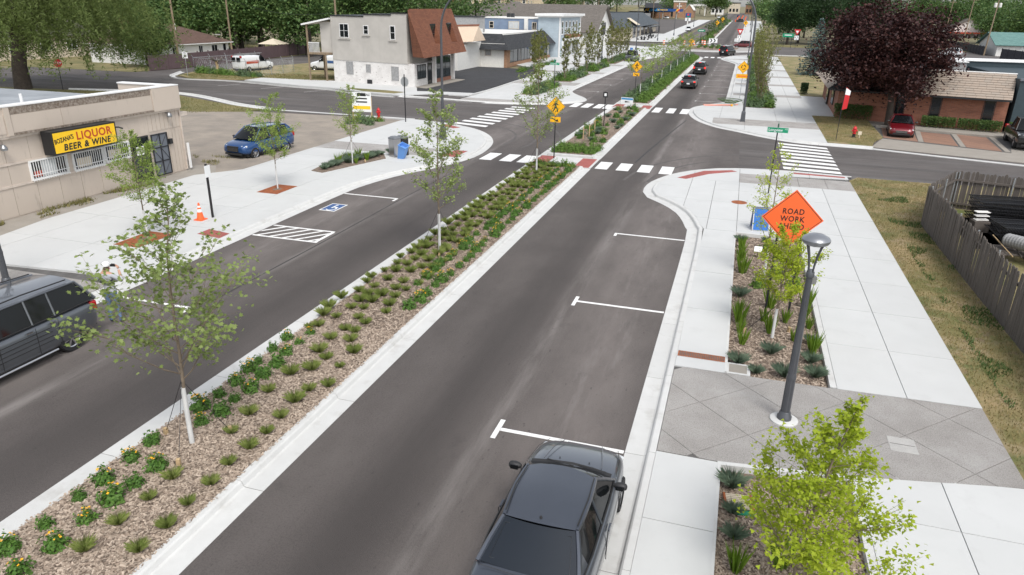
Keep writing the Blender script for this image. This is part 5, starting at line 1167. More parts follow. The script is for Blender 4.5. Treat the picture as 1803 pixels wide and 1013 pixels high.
MB(K).add([(-28.4,119.5,3.4),(-27.5,119.5,2.9),(-27.5,130.5,2.9),(-28.4,130.5,3.4)],[(0,1,2,3)]).build('awning','shingle_brown',vc); MB(K).box(-28.45,-27.4,119.3,130.7,2.55,2.9).build('shop_cornice','white_trim',vc)
for i in range(4): win(vc,(-28.36,119.0+i*3,.4),F,2.0,1.9,'white_trim',1,1,'glass_dark',.15,'shop_window')
for i in range(5): MB(K).box(-28.4,-28.15,118.3+i*3,118.65+i*3,0,2.55).build('pilaster','white_trim',vc)
ch = site('gabled_hall','long hall with a grey-brown shingled roof and white gable facing the street','building',(-38,157))
gable(ch,-54,-28.8,147,166.5,0,3.3,8.1,'X','white_far','shingle_grey',.7)
win(ch,(-28.78,154.6,2.6),F,4.2,2.0,'black_trim',2,1,'glass_dark',.2,'gable_window')
MB(K).tube([(-40,158,7.1),(-40,158,8.0)],.1,6).build('vent_pipe','white_far',ch)
hd = site('row_roof','long low grey-brown roof stretching behind the blue building','building',(-60,150))
gable(hd,-70,-54.8,146,170,0,3.4,7.9,'X','beige_far','shingle_grey',.5)
ds = site('dark_roof_cafe','dark slate-roofed café with patio beyond the roundabout crossing','building',(-33,220))
MB(K).box(-44,-29.6,188,257,0,3.4).build('wall','cream',ds)
MB(K).add([(-28.6,186.5,3.0),(-28.6,258.5,3.2),(-34,256,6.6),(-34,190,6.5),(-42,186.5,3.0),(-40,190,6.5)],[(0,1,2,3),(4,0,3,5)]).build('roof','shingle_slate',ds)
MB(K).add([(-28.3,203,3.6),(-28.3,209,3.6),(-31.2,209,5.3),(-31.2,203,5.3)],[(0,1,2,3)]).build('skylight','cream',ds)
for y in (205,213,221,230,240): win(ds,(-29.58,y,.5),F,5,2.2,'black_trim',2,1,'glass_dark',.2,'display_window')
MB(K).box(-29.6,-27,224,246,2.6,2.9).build('canopy','dark_metal',ds)
for y in (224.5,245): MB(K).box(-27.3,-27.0,y,y+.4,0,2.6).build('canopy_post','dark_metal',ds)
for i,(x,y) in enumerate(((-25.6,196),(-25.0,206),(-25.8,216))):
    pt = thing('patio_table',('black patio table set nearest the crossing','black patio table set in the middle of the café terrace','black patio table set farthest along the café terrace')[i],'table',(x,y),z=.1)
    MB().lathe([(.05,0),(.05,.7),(1.0,.72),(1.0,.78),(.05,.8)],14).build('table_top','black_metal',pt); MB().tube([(0,0,.7),(0,0,2.6)],.04,6).build('parasol_pole','black_metal',pt); MB().lathe([(.1,1.5),(.3,1.7),(.12,2.5),(.02,2.7)],10).build('closed_parasol','black_metal',pt)
    for k in range(4):
        c = MB(); a_ = k*PI/2+.4; c.obox((1.5*math.cos(a_),1.5*math.sin(a_),.45),(.5,.5,.06),a_).obox((1.75*math.cos(a_),1.75*math.sin(a_),.75),(.06,.5,.6),a_).obox((1.5*math.cos(a_),1.5*math.sin(a_),.22),(.4,.4,.44),a_); c.build('seat','black_metal',pt)
gs = site('grey_shed','small flat-roofed grey shed above the dark café roof','building',(-39,262),z=slope(262)*K)
MB(K).box(-47,-37,262,270,0,6.2).build('wall','cream',gs); MB(K).box(-47.4,-36.4,261.6,270.4,6.2,6.6).build('roof','shingle_slate',gs); MB(K).box(-37,-33,262,268,0,6.3).build('annexe','block_grey',gs)
# gas canopy and brick church
s43 = slope(430)
cn = site('fuel_canopy','blue filling station canopy with rainbow stripes and yellow lettering','canopy',(-46,430),z=s43*K)
mat('canopy_blue',(.012,.06,.22),.5); mat('stripe_yellow',(.85,.55,.02),.5); mat('stripe_orange',(.75,.18,.02),.5); mat('stripe_red',(.6,.03,.03),.5); mat('stripe_lightblue',(.05,.25,.5),.5)
MB(K).box(-57,-36.3,430,442,6.75,8.2).build('fascia','canopy_blue',cn)
for i in range(7): MB(K).add([(-56.4+i*1.15,429.9,6.8),(-55.7+i*1.15,429.9,6.8),(-54.9+i*1.15,429.9,8.15),(-55.6+i*1.15,429.9,8.15)],[(0,1,2,3)]).build('stripe','stripe_lightblue' if i>1 else 'stripe_yellow',cn)
for i,c in enumerate(('stripe_yellow','stripe_orange','stripe_red')): MB(K).add([(-39.6+i*.6,429.9,6.8),(-39.0+i*.6,429.9,6.8),(-38.0+i*.6,429.9,8.15),(-38.6+i*.6,429.9,8.15)],[(0,1,2,3)]).build('stripe',c,cn)
text(cn,'SUNOCO',1.35,facing((-46.6*K,429.85*K,7.5*K),(0,-1,0)),'stripe_yellow',sx=1.1,bold=.02)
for x in (-54,-46.5,-39): MB(K).box(x-.3,x+.3,433,433.6,s43-1,6.8).build('canopy_post','white_far',cn)
MB(K).box(-56,-44,446,452,s43-1,6.2).build('kiosk','brick_far',cn)
tw = site('brick_church','tan brick church tower with a white cross and a gabled nave','church',(-40,470),z=slope(470)*K)
MB(K).box(-44.5,-37.7,470,478,slope(470)-1,12.0).build('tower','brick_far',tw); MB(K).box(-44.8,-37.4,469.7,478.3,12.0,12.9).build('cornice','white_far',tw)
MB(K).box(-41.35,-40.85,469.7,470,6.2,11.6).box(-42.6,-39.6,469.69,469.99,9.6,10.1).build('cross','white_far',tw)
gable(tw,-37.6,-32.8,470,492,slope(470)-1,7.9,10.8,'Y','brick_far','white_far',.3)
MB(K).add([(-65.5,498,8.6),(-46.5,498,8.6),(-46.5,503,11.6),(-65.5,503,11.6)],[(0,1,2,3)]).box(-65,-47,498.5,510,slope(500)-1,8.7).build('nave_roof','shingle_black',tw)
fc = site('distant_canopy','long white canopy roof far along the uphill street','canopy',(-33,540),z=slope(540)*K)
MB(K).box(-38,-29,540,556,10.4,11.6).build('fascia','white_far',fc); MB(K).box(-37.5,-36.8,541,542,slope(540)-1,10.4).box(-30.2,-29.5,541,542,slope(540)-1,10.4).build('canopy_post','white_far',fc)
for i,(x,y,w_,h_,m_,lb) in enumerate(((-24,600,9,9,'white_far','white block at the far end of the street, left'),(-13,660,9,8,'cream','cream block closing the far end of the street'),(0,640,8,7,'brick_far','brick-red block at the far end of the street, right'))):
    o = site('distant_building',lb,'building',(x,y),z=slope(y)*K); MB(K).box(x-w_/2,x+w_/2,y,y+10,slope(y)-2,slope(y)+h_).build('wall',m_,o); MB(K).box(x-w_/2-.3,x+w_/2+.3,y-.3,y+10.3,slope(y)+h_,slope(y)+h_+.6).build('roof','shingle_black',o)
    for k in range(3): win(o,(x-w_/2+.8+k*w_/3.3,y,slope(y)+1.5),(1,0),1.4,2.2,'black_trim',1,1,'glass_dark',.15)

# --- white house with brown roof
ho = site('white_house','white bungalow with brown hipped roof behind the plum panel fence','house',(-72,82))
hip(ho,-79,-68.6,74.6,88,0,2.35,4.6,'white_far','shingle_house',.5)
for y,w_ in ((77.2,.8),(82.0,.7),(84.5,1.1)): win(ho,(-68.58,y,1.2),F,w_,.8,'white_trim',2,1,'glass_dark',.05)
win(ho,(-68.58,86.8,.1),F,.6,2,'white_trim',1,1,'glass_dark',.05,'door')
MB(K).box(-75.5,-74.7,76.4,77.2,3.6,5.3).build('chimney','brick_far',ho); MB(K).tube([(-71.5,81.5,3.3),(-71.5,81.5,4.7)],.09,8).build('vent_pipe','white_trim',ho)
MB(K).lathe([(.02,0),(.32,.07),(.42,.16)],14,(-69.3,86.9,3.1)).build('satellite_dish','white_trim',ho)
h2_ = site('beige_house','pale house half hidden behind the willow','house',(-92,78))
gable(h2_,-98,-88.5,66,84,0,3.0,5.6,'Y','cream','shingle_grey',.5)
for y in (68,71.5,76,80): win(h2_,(-88.48,y,1.1),F,1.5,1.2,'white_trim',2,1,'glass_dark',.1)
# distant houses: centre x, y, width, depth, eave, ridge, axis, wall, roof, label
for x,y,w_,d_,ze,zr,ax,wm,rm,lb in ((-148,300,11,10,6.4,9.6,'Y','white_far','shingle_house','white gabled house far behind the beige building'),(-112,252,9,9,5.6,7.2,'X','beige_far','shingle_brown','small tan house left of the red brick house'),
  (-101,250,10,9,5.6,8.9,'Y','brick_red','shingle_grey','red brick house with white gable trim in the distance'),(-91,251,8.5,10,5.6,9.2,'Y','beige_far','shingle_grey','beige gabled house right of the red brick house'),(-82,262,13,10,5.8,9.0,'X','beige_far','shingle_grey','wide two-storey beige house in the distance'),
  (-71.5,226,9,12,3.4,6.3,'Y','beige_far','shingle_grey','low beige gabled house behind the blue building'),(-75,280,15,11,5.7,8.9,'H','beige_far','shingle_slate','distant house with a grey hipped roof'),(-67.5,290,10,10,6,9.6,'X','beige_far','shingle_grey','distant peach gabled house right of the hipped roof'),(-60,315,10,9,6,8.6,'X','white_far','shingle_slate','distant low grey-roofed house before the trees')):
    x,y=x*1.12,y*1.12; zh=hill(x,y+3)
    o = site('distant_house',lb,'house',(x,y))
    o.location.z=0
    if ax == 'H': hip(o,x-w_/2,x+w_/2,y,y+d_,zh-1,ze+zh,zr+zh,wm,rm)
    else: gable(o,x-w_/2,x+w_/2,y,y+d_,zh-1,ze+zh,zr+zh,ax,wm,rm)
    for k in range(3):
        for z_ in (1.2,3.9): 
            if z_+1 < ze: win(o,(x-w_/2+.9+k*(w_-2.6)/2,y-.01,z_+zh),(1,0),1.0,1.2,'white_trim',1,2,'glass_dark',.12)
    for k in range(2):
        if ze > 4: win(o,(x+w_/2+.01,y+2+k*4,3.6+zh),F,1.0,1.3,'white_trim',1,2,'glass_dark',.12)

# --- brick office with shake mansard, dark building beside it
bo = site('brick_office','red brick office with weathered shake mansard behind the purple maple','building',(12,60))
P0=Vector((7.1,59.9,0)); P1=Vector((17.5,57.25,0)); ub=(P1-P0).normalized(); nb_=ub.cross(Vector((0,0,1)))
MB(K).prism([(7.1,59.9),(17.5,57.25),(19,66),(7.5,75)],0,2.3).build('wall','brick_red',bo)
Lw=(P1-P0).length
for s in (3.9,6.15,9.35):
    p = P0+ub*s; win(bo,(p.x,p.y,.15),ub,.62,2.05,'black_trim',1,2,'glass_dark',.04,'slit_window',.02)
win(bo,(7.12,63,.7),(.02,1),1.6,1.4,'black_trim',1,1,'glass_dark',.06); win(bo,(7.2,68,.2),(.02,1),1.2,2.0,'black_trim',1,1,'glass_dark',.06,'door')
e0=P0-ub*.7+nb_*.7; e1=P1+nb_*.7+ub*.1; t0_=P0+ub*1.2-nb_*1.3; t1_=P1-nb_*1.3+ub*.1
ze,zt=2.2,3.75
rf = MB(K).add([(e0.x,e0.y,ze),(e1.x,e1.y,ze),(t1_.x,t1_.y,zt),(t0_.x,t0_.y,zt),(6.6,76,ze),(8.8,75,zt),(18.6,66,3.2)],[(0,1,2,3),(4,0,3,5),(3,2,6,5)]).build('roof','black_trim',bo)
Lr=(e1-e0).length; nrow=11
for r_ in range(nrow):
    t=r_/nrow; x=0; k=0
    while x < Lr:
        w_=random.uniform(.42,.62); x1=min(x+w_,Lr-.0); 
        a=e0+ub*x; b=e0+ub*(x1-.012); sl=(Vector((t0_.x,t0_.y,0))-Vector((e0.x,e0.y,0)));
        def pt(q,tt,o=0): 
            fx=(q-e0).dot(ub)/Lr; base=Vector((e0.x,e0.y,ze)).lerp(Vector((e1.x,e1.y,ze)),fx); topp=Vector((t0_.x,t0_.y,zt)).lerp(Vector((t1_.x,t1_.y,zt)),fx); return base.lerp(topp,tt)+nb_*o+Vector((0,0,o*.6))
        if (pt(a,0).x > 11.3):
            t2=min(1,t+1.25/nrow); MB(K).add([pt(a,t,.05),pt(b,t,.05),pt(b,t2,.012),pt(a,t2,.012),pt(a,t,.005),pt(b,t,.005)],[(0,1,2,3),(4,5,1,0)]).build('shake','shake',rf)
        x=x1; k+=1
        if x > Lr-.05: break
MB(K).obox(((e0.x+e1.x)/2,(e0.y+e1.y)/2,ze-.06),(Lr,.1,.1),math.atan2(ub.y,ub.x)).build('fascia','black_trim',bo)
MB(K).tube([(t0_.x,t0_.y,zt+.03),(t1_.x,t1_.y,zt+.03)],.05,6).build('coping','white_trim',bo)
sk_ = MB(K).add([(e0.x-.02,e0.y,ze),(6.6,76,ze),(8.8,75,zt),(t0_.x,t0_.y,zt)],[(3,2,1,0)]).build('side_shakes','shake',bo)
MB(K).box(14.2,16.0,63.5,65.0,3.4,4.15).build('roof_unit','block_grey',bo); MB(K).box(14.1,16.1,63.4,65.1,4.15,4.22).build('unit_cap','white_trim',bo)
db = site('dark_building','windowless dark teal building beside the brick office','building',(22,62))
MB(K).box(17.75,34,57.0,70,0,3.55).build('wall','teal_dark',db); MB(K).box(17.7,34,56.9,57.1,3.45,3.6).build('coping','grey_paint',db)
MB(K).box(12.5,34,70,74,0,3.95).build('rear_wing','teal_dark',db); MB(K).box(12.4,34,69.9,74,3.95,4.0).build('rear_coping','white_trim',db)
for i,(xa,xb,ya,yb) in enumerate(((9.15,11.0,51.1,55.6),(11.35,13.05,50.3,54.6),(13.45,15.1,49.3,54.3))):
    MB(K).prism([(xa,ya),(xb,ya-.85),(xb+.6,yb-.3),(xa+.6,yb+.3)],0,.055).build('paver_bay','paver',pv)
for i in range(3): MB(K).prism([(11.02+i*2.1,50.3-i*.95),(11.3+i*2.1,50.2-i*.95),(12.0+i*2.1,54.9-i*.4),(11.7+i*2.1,55-i*.4)],0,.07).build('divider','old_concrete',pv)
MB(K).prism([(9.4,55.8),(17.8,53.6),(17.9,54.0),(9.4,56.2)],0,.16).build('wheel_kerb','old_concrete',pv)
for i,(x,y,w_,lb) in enumerate(((13.6,57.6,2.1,'clipped green hedge left of the slit window by the red car'),(16.0,57.0,2.6,'clipped green hedge between the slit windows of the brick office'),(18.2,56.4,1.2,'green bush at the corner of the dark building'),(8.2,59.2,2.6,'loose green bush under the purple maple by the brick corner'),(5.9,76.2,.6,'small dark clipped shrub at the entrance path'))):
    o = thing('hedge',lb,'hedge',(x,y),R(-14),z=.05); rn=np.random.default_rng(i); n=2600; p=np.stack([rn.uniform(-.5,.5,n)*w_*K,rn.uniform(-.5,.5,n)*.9,rn.random(n)**.5*.85*(1.5 if i>2 else 1)],1); link('foliage',scatter_cards('foliage',p,.10,'leaf_green' if i!=4 else 'leaf_dark',LEAF,rng=rn),o)
    mm=MB(); 
    for k in range(5): mm.tube([((k-2)*w_*.18,0,0),((k-2)*w_*.18+.05,.05,.5)],.02,4)
    mm.build('stems','bark_dark',o)
# right background: garage, houses
ga = site('teal_garage','white garage with a teal shingled roof at the upper right','garage',(52,172))
gable(ga,47.8,62,171.5,184,0,2.2,4.3,'X','white_far','shingle_teal',.6)
win(ga,(52,171.48,.1),(1,0),4.5,1.9,'white_trim',1,4,'white_far',.1,'garage_door')
for x,y,lb,wm,rm,zr in ((66,270,'grey house with maroon porch among the right trees','white_far','shingle_grey',6.5),(80,262,'tall grey gabled house among the right trees','block_grey','shingle_grey',9)):
    o = site('far_house',lb,'house',(x,y)); gable(o,x-5,x+5,y,y+9,0,zr-3,zr,'Y',wm,rm); MB(K).box(x-6,x+6,y-2.6,y-.02,2.2,2.6).build('porch_roof','sign_red',o)
    for k in range(3): win(o,(x-4+k*3,y-.02,.9),(1,0),1.2,1.1,'white_trim',1,2,'glass_dark',.12)
# ---------------------------------------------------------------- vehicles (metres, local +Y forward)
def carpaint(n, c, metal=.35): return mat(n, c, .32, metal, coat=1, spec=.5, var=.06, vs_=3)
carpaint('car_grey', (.075,.086,.108), .6); carpaint('car_charcoal', (.125,.135,.150), .6); carpaint('car_blue', (.008,.058,.19), .3); carpaint('car_red', (.16,.006,.012), .3); carpaint('car_black', (.008,.009,.010), .1); carpaint('car_white', (.72,.73,.74), 0); carpaint('car_maroon', (.13,.008,.012), .2)
mat('tyre', (.016,.016,.017), .85, var=.2); mat('alloy', (.55,.55,.56), .3, .9); mat('plastic_black', (.02,.02,.021), .6); mat('chrome', (.6,.61,.62), .15, 1)
mat('lens_clear', (.55,.57,.58), .1, spec=.8); mat('lens_red', (.35,.008,.010), .2, spec=.6); mat('brake_light', (.9,.03,.02), .3, emit=.5); mat('plate', (.7,.72,.74), .5); mat('lens_amber', (.6,.2,.02), .3)
def car_glass(): return mat('car_glass', (.006,.007,.008), .05, spec=.3)
car_glass()
_wheel = {}
def wheel_meshes(r, wd, rim):
    key = (r, wd, rim)
    if key in _wheel: return _wheel[key]
    t = MB().lathe([(r*.66,-wd/2),(r*.93,-wd/2),(r,-wd*.34),(r,wd*.34),(r*.93,wd/2),(r*.66,wd/2)],26,axis='X',caps=False).mesh('tyre','tyre',40)
    h = MB().lathe([(r*.05,-wd*.3),(r*.67,-wd*.3),(r*.67,wd*.3),(r*.05,wd*.3)],20,axis='X').mesh('wheel','plastic_black')
    m = MB().lathe([(r*.62,wd*.34),(r*.685,wd*.42),(r*.685,wd*.25),(r*.60,wd*.25)],26,axis='X',caps=False)
    n = 7
    for k in range(n):
        a = 2*PI*k/n; s0 = len(m.v); m.box(wd*.30,wd*.40,-r*.055,r*.055,r*.08,r*.64); m.xf(Matrix.Rotation(a,4,'X'),s0)
    m.lathe([(.001,wd*.28),(r*.16,wd*.30),(r*.13,wd*.43),(.001,wd*.44)],12,axis='X')
    ri = m.mesh('rim',rim,40); _wheel[key] = (h,t,ri); return _wheel[key]
def car(name, label, loc, rz, paint, L=4.7, W=1.82, st=None, gh=None, roof=None, wheels=(1.42,-1.4,.33,.22), rim='alloy', lit=False, group=None, front='sedan', trims=True, z=0, side_split=(), cp=.35, rails=False, decal=None, sill=None):
    """st: body stations (y, zbottom, ztop, half width); gh: greenhouse (yA,zA, yB, yC, yD,zD, zroof front, zroof rear, half width belt, half width roof)"""
    o = thing(name, label, name.split('_')[-1], loc, rz, group, z)
    rings = []
    for y,zb_,zt,hw in st:
        H = zt-zb_; half = [(0,zb_),(hw*.8,zb_),(hw*.95,zb_+.05),(hw*.995,zb_+.22*H),(hw,zb_+.5*H),(hw*.985,zb_+.72*H),(hw*.95,zt-.08*H-.02),(hw*.86,zt-.008),(hw*.45,zt+.018),(0,zt+.026)]
        ring = [(x,y,zz) for x,zz in half] + [(-x,y,zz) for x,zz in half[-2:0:-1]]
        rings.append(ring)
    m = MB().loft(rings,True,True); m.f = [f[::-1] for f in m.f]
    bo_ = m.build('body', paint, o, 50)
    sm = bo_.modifiers.new('s','SUBSURF'); sm.levels = 1; sm.render_levels = 1
    fy, ry, wr, ww = wheels; cuts = []
    for y in (fy,ry):
        c = MB().lathe([(wr+.055,-1.3),(wr+.055,1.3)],22,(0,y,wr-.01),'X').build('cut',None); cuts.append(c)
        bm = bo_.modifiers.new('b','BOOLEAN'); bm.operation = 'DIFFERENCE'; bm.object = c; bm.solver = 'EXACT'
    bpy.context.view_layer.update(); 
    me = evaluated_mesh(bo_); bo_.modifiers.clear(); bo_.data = me
    me.polygons.foreach_set('use_smooth',[True]*len(me.polygons)); me.set_sharp_from_angle(angle=R(38))
    if len(me.materials) == 0: me.materials.append(MT[paint])
    for c in cuts: bpy.data.objects.remove(c)
    # dark wheel housings
    MB().box(-W*.40,W*.40,min(s[0] for s in st)+.35,max(s[0] for s in st)-.35,.17,.45).build('underbody','plastic_black',o)
    hwm,tm,rm = wheel_meshes(wr,ww,rim)
    for sx in (-1,1):
        for y in (fy,ry):
            wo_ = link('wheel',hwm,o,(sx*(W/2-ww*.60),y,wr)); wo_.rotation_euler.z = 0 if sx>0 else PI
            link('tyre',tm,wo_); link('rim',rm,wo_)
    if gh:
        yA,zA,yB,yC,yD,zD,zRf,zRr,wb,wr_ = gh
        V = Vector
        def edge(t): # roof edge point at param t (0 rear 1 front)
            y = yC+(yB-yC)*t; return V((wr_*(1-.06*(2*t-1)**2), y, zRr+(zRf-zRr)*t+.035*math.sin(PI*t)))
        def belt(y): t = (y-yD)/(yA-yD); return V((wb*(1-.05*max(0,t-.75)*4*.5-.05*max(0,.25-t)*4), y, zD+(zA-zD)*t))
        nx = 7; 
        def grid(P,Q,bow,name,mt,lift=0,n=4,par=o,crown=0):
            """surface between left-right line at P (x half,y,z) and Q"""
            rows = []
            for i in range(n+1):
                t = i/n; hx = P[0]+(Q[0]-P[0])*t; yy = P[1]+(Q[1]-P[1])*t; zz = P[2]+(Q[2]-P[2])*t
                rows.append([(hx*(2*k/(nx-1)-1), yy+bow*(1-(2*k/(nx-1)-1)**2), zz+lift+crown*(1-(2*k/(nx-1)-1)**2)+.0) for k in range(nx)])
            mm = MB().loft(rows,False); mm.f = [f[::-1] for f in mm.f]; return mm.build(name,mt,par,60)
        eF, eR = edge(1), edge(0); bF, bR = belt(yA), belt(yD)
        grid((bF.x,bF.y,bF.z),(eF.x,eF.y,eF.z),.10,'windshield','car_glass',crown=.02,n=4).data.flip_normals()
        rg_ = grid((bR.x,bR.y,bR.z),(eR.x,eR.y,eR.z),-.08,'rear_window','car_glass',crown=.02,n=4)
        rows = []
        for i in range(7):
            e = edge(i/6); bow = -.08*(1-i/6)+.10*(i/6) if i in (0,6) else 0
            rows.append([(e.x*(2*k/(nx-1)-1), e.y+bow*(1-(2*k/(nx-1)-1)**2), e.z+.012+.045*(1-(2*k/(nx-1)-1)**2)) for k in range(nx)])
        ro = MB().loft(rows,False); ro.build('roof',roof or paint,o,60)
        # side glass and pillars
        ycut = [yD+cp]+list(side_split)+[yA-.06]
        for sx in (-1,1):
            fr = MB()
            f = lambda v,dx=0: (sx*(v.x+dx),v.y,v.z)
            for a,b in zip(ycut,ycut[1:]):
                def topat(y): 
                    if y > yB: tt = (yA-y)/(yA-yB); return bF.lerp(eF,max(0,tt))
                    if y < yC: tt = (y-yD)/(yC-yD); return bR.lerp(eR,tt)
                    return edge((y-yC)/(yB-yC))
                n = 6; lo = [belt(a+(b-a)*i/n) for i in range(n+1)]; hi = [topat(a+(b-a)*i/n) for i in range(n+1)]
                mm = MB().loft([[f(p) for p in lo],[f(p) for p in hi]],False)
                if sx < 0: mm.f = [q[::-1] for q in mm.f]
                mm.build('side_window','car_glass',o,60)
            # pillars
            A = [belt(yA-.02)+V((.0,0,-.02)), bF.lerp(eF,.5)+V((.012,0,0)), eF+V((.008,0,.0))]
            fr.tube([f(p) for p in A],[.035,.032,.034],6)
            rail = [edge(i/8)+V((.004,0,.008)) for i in range(9)]; fr.tube([f(p) for p in rail],.034,6)
            Cp = [belt(yD)+V((.0,0,-.02)), bR.lerp(eR,.5)+V((.01,0,0)), eR+V((.006,0,0))]; fr.tube([f(p) for p in Cp],[.05,.042,.036],6)
            for y in side_split:
                tp = topat(y); fr.tube([f(belt(y)+V((.0,0,-.02))),f(tp+V((.004,0,0)))],.03,6)
            # rear quarter panel
            if cp > .1:
                n = 4; lo = [belt(yD+cp*i/n) for i in range(n+1)]; hi = [topat(yD+cp*i/n) for i in range(n+1)]
                mm = MB().loft([[f(p,.006) for p in lo],[f(p,.006) for p in hi]],False)
                if sx < 0: mm.f = [q[::-1] for q in mm.f]
                mm.build('quarter_panel',paint,o,60)
            lowl = [belt(yD+(yA-yD)*i/8)+V((.012,0,-.005)) for i in range(9)]; MB().tube([f(p) for p in lowl],.016,5).build('belt_moulding','plastic_black',o)
            if rails: MB().tube([f(edge(.05)+V((-.1,0,.09))),f(edge(.5)+V((-.1,0,.11))),f(edge(.95)+V((-.1,0,.09)))],.018,5).build('roof_rail','plastic_black',o)
            fr.build('pillar_frame',paint,o,50)
        for sx in (-1,1):
            mi = belt(yA-.28); mo = MB().loft([[(sx*(mi.x+.03+dx),mi.y+k_*.075*math.cos(a_*PI/5),mi.z+.065+k_*.072*math.sin(a_*PI/5)) for a_ in range(10)] for dx,k_ in ((0,.45),(.05,.85),(.11,1.0),(.17,.95),(.21,.7),(.225,.35))],True,True).build('mirror','plastic_black',o,60)
            MB().box(*(sorted((sx*(mi.x+.07),sx*(mi.x+.21)))),mi.y-.08,mi.y-.062,mi.z+.025,mi.z+.105).build('mirror_glass','car_glass',mo)
    yf = max(s[0] for s in st); yr = min(s[0] for s in st)
    def hw_at(y):
        ss_ = sorted(st); 
        for a,b in zip(ss_,ss_[1:]):
            if a[0] <= y <= b[0]: t = (y-a[0])/(b[0]-a[0]); return a[3]+(b[3]-a[3])*t, a[2]+(b[2]-a[2])*t
        return ss_[-1][3], ss_[-1][2]
    if trims:
        for sx in (-1,1):
            hy = yf-.28; hw,zt = hw_at(hy); hl = MB().obox((sx*(hw*.74),hy-.02,zt-.10),(.36,.26,.11),sx*R(-24),R(-8)).build('headlight','lens_clear',o); b_ = hl.modifiers.new('b','BEVEL'); b_.width = .04; b_.segments = 2
            hw,zt = hw_at(yr+.14); tl = MB().obox((sx*(hw*.84),yr+.11,zt-.16),(.24,.20,.14 if front=='sedan' else .26),sx*R(18)).build('taillight','brake_light' if lit else 'lens_red',o); b_ = tl.modifiers.new('b','BEVEL'); b_.width = .035; b_.segments = 2
            for y in list(side_split):
                for dy in (.0,):
                    hw,zt = hw_at(y); MB().obox((sx*(hw-.001),y,(zt+.25)/2),(.012,.008,zt-.42)).build('door_gap','plastic_black',o)
                hw,zt = hw_at(y+.18); hd_ = MB().obox((sx*(hw*.985+.012),y+.17,zt-.14),(.03,.17,.035)).build('door_handle','chrome' if front=='suv' else paint,o)
            hw,zt = hw_at(fy-.55); MB().obox((sx*(hw-.001),fy-.5,(zt+.25)/2),(.012,.008,zt-.42)).build('door_gap','plastic_black',o)
            if sill: MB().tube([(sx*(W/2+.0),ry+wr+.1,.27),(sx*(W/2+.0),fy-wr-.1,.27)],.028,6).build('sill_trim',sill,o)
        gz = hw_at(yf-.1)[1]
        MB().obox((0,yf-.06,gz-.16),(W*.42,.16,.16 if front=='sedan' else .30)).build('grille','plastic_black',o)
        for k in range(3): MB().obox((0,yf+.005,gz-.20+k*.06-(.05 if front!='sedan' else 0)),(W*.40,.05,.016)).build('grille_bar','chrome',o)
        MB().obox((0,yf-.05,.36),(W*.62,.14,.10)).build('lower_intake','plastic_black',o)
        MB().obox((0,yr-.012,.62 if front!='suv' else .75),(.34,.03,.16)).build('license_plate','plate',o)
        MB().obox((0,yr+.02,.36),(W*.7,.1,.14)).build('rear_bumper_pad','plastic_black',o)
        if gh:
            yA,zA = gh[0],gh[1]; MB().loft([[(x,yA+.16-.12*(x/.8)**2+.02,zA+.03-.02*abs(x)) for x in (-.72,-.36,0,.36,.72)],[(x,yA+.03-.12*(x/.8)**2+.10*(1-(x/.72)**2),zA+.015-.02*abs(x)) for x in (-.72,-.36,0,.36,.72)]],False).build('cowl','plastic_black',o)
            for x in (-.45,.12): MB().tube([(x,yA+.12,zA+.045),(x+.5,yA+.02,zA+.075)],.01,4).build('wiper','plastic_black',o)
    if lit and gh: 
        e = (gh[3],gh[7]); MB().box(-.16,.16,gh[3]-.14,gh[3]-.06,gh[7]-.03,gh[7]+.02).build('high_brake_light','brake_light',o)
    return o
SED = [(-2.33,.40,.82,.66),(-2.24,.26,.97,.80),(-1.9,.22,1.04,.88),(-1.2,.20,1.02,.905),(-.3,.19,.97,.91),(.6,.19,.985,.905),(1.0,.20,.97,.89),(1.5,.20,.90,.875),(1.95,.21,.80,.83),(2.2,.27,.70,.73),(2.33,.38,.58,.55)]
SEDG = (.95,.985,.22,-1.06,-1.68,1.03,1.43,1.40,.80,.60)
car('grey_sedan','large dark grey sedan parked in the front bay, seen from above and behind',(-2.03/K,9.42/K),R(-.5),'car_grey',4.66,1.82,SED,SEDG,side_split=(-.30,),cp=.42)
# details special to the front sedan: roof gutters, antenna, washer nozzles
o_ = bpy.data.objects['grey_sedan']
for sx in (-1,1):
    MB().tube([(sx*.555,-1.0,1.462),(sx*.585,-.4,1.495),(sx*.56,.17,1.47)],.011,5).build('roof_gutter','plastic_black',o_)
for x in (-.27,.27): MB().lathe([(.012,0),(.012,.012)],6,(x,1.28,.955)).build('washer_nozzle','plastic_black',o_)
rw_ = [q for q in o_.children if q.name.startswith('rear_window')][0]; rw_.data = rw_.data.copy(); rw_.data.materials[0] = mat('rear_glass',(.010,.014,.020),.06,spec=.5)
bd_ = []
for t,fr_ in ((.12,.80),(.12,-.80),(.88,-.84),(.88,.84),(.12,.80)):
    hx = .77+(.585-.77)*t; bd_.append((hx*fr_,-1.68+.62*t-.08*(1-fr_**2)-.002,1.03+.37*t+.02*(1-fr_**2)+.004))
MB().tube(bd_,.004,4).build('glass_border','dark_metal',rw_)
for sx in (-1,1):
    MB().tube([(sx*.52,1.12,1.0),(sx*.46,1.6,.945),(sx*.36,2.05,.83)],.007,5).build('bonnet_crease','car_grey',o_,60)
    MB().tube([(sx*.80,1.02,.975),(sx*.76,1.6,.90),(sx*.66,2.1,.77)],.006,4).build('bonnet_gap','plastic_black',o_)
MB().tube([(-.72,-1.78,1.055),(0,-1.86,1.075),(.72,-1.78,1.055)],.006,4).build('boot_gap','plastic_black',o_)
MB().lathe([(.025,0),(.018,.03)],8,(0,-1.02,1.465)).build('antenna_base','plastic_black',o_)
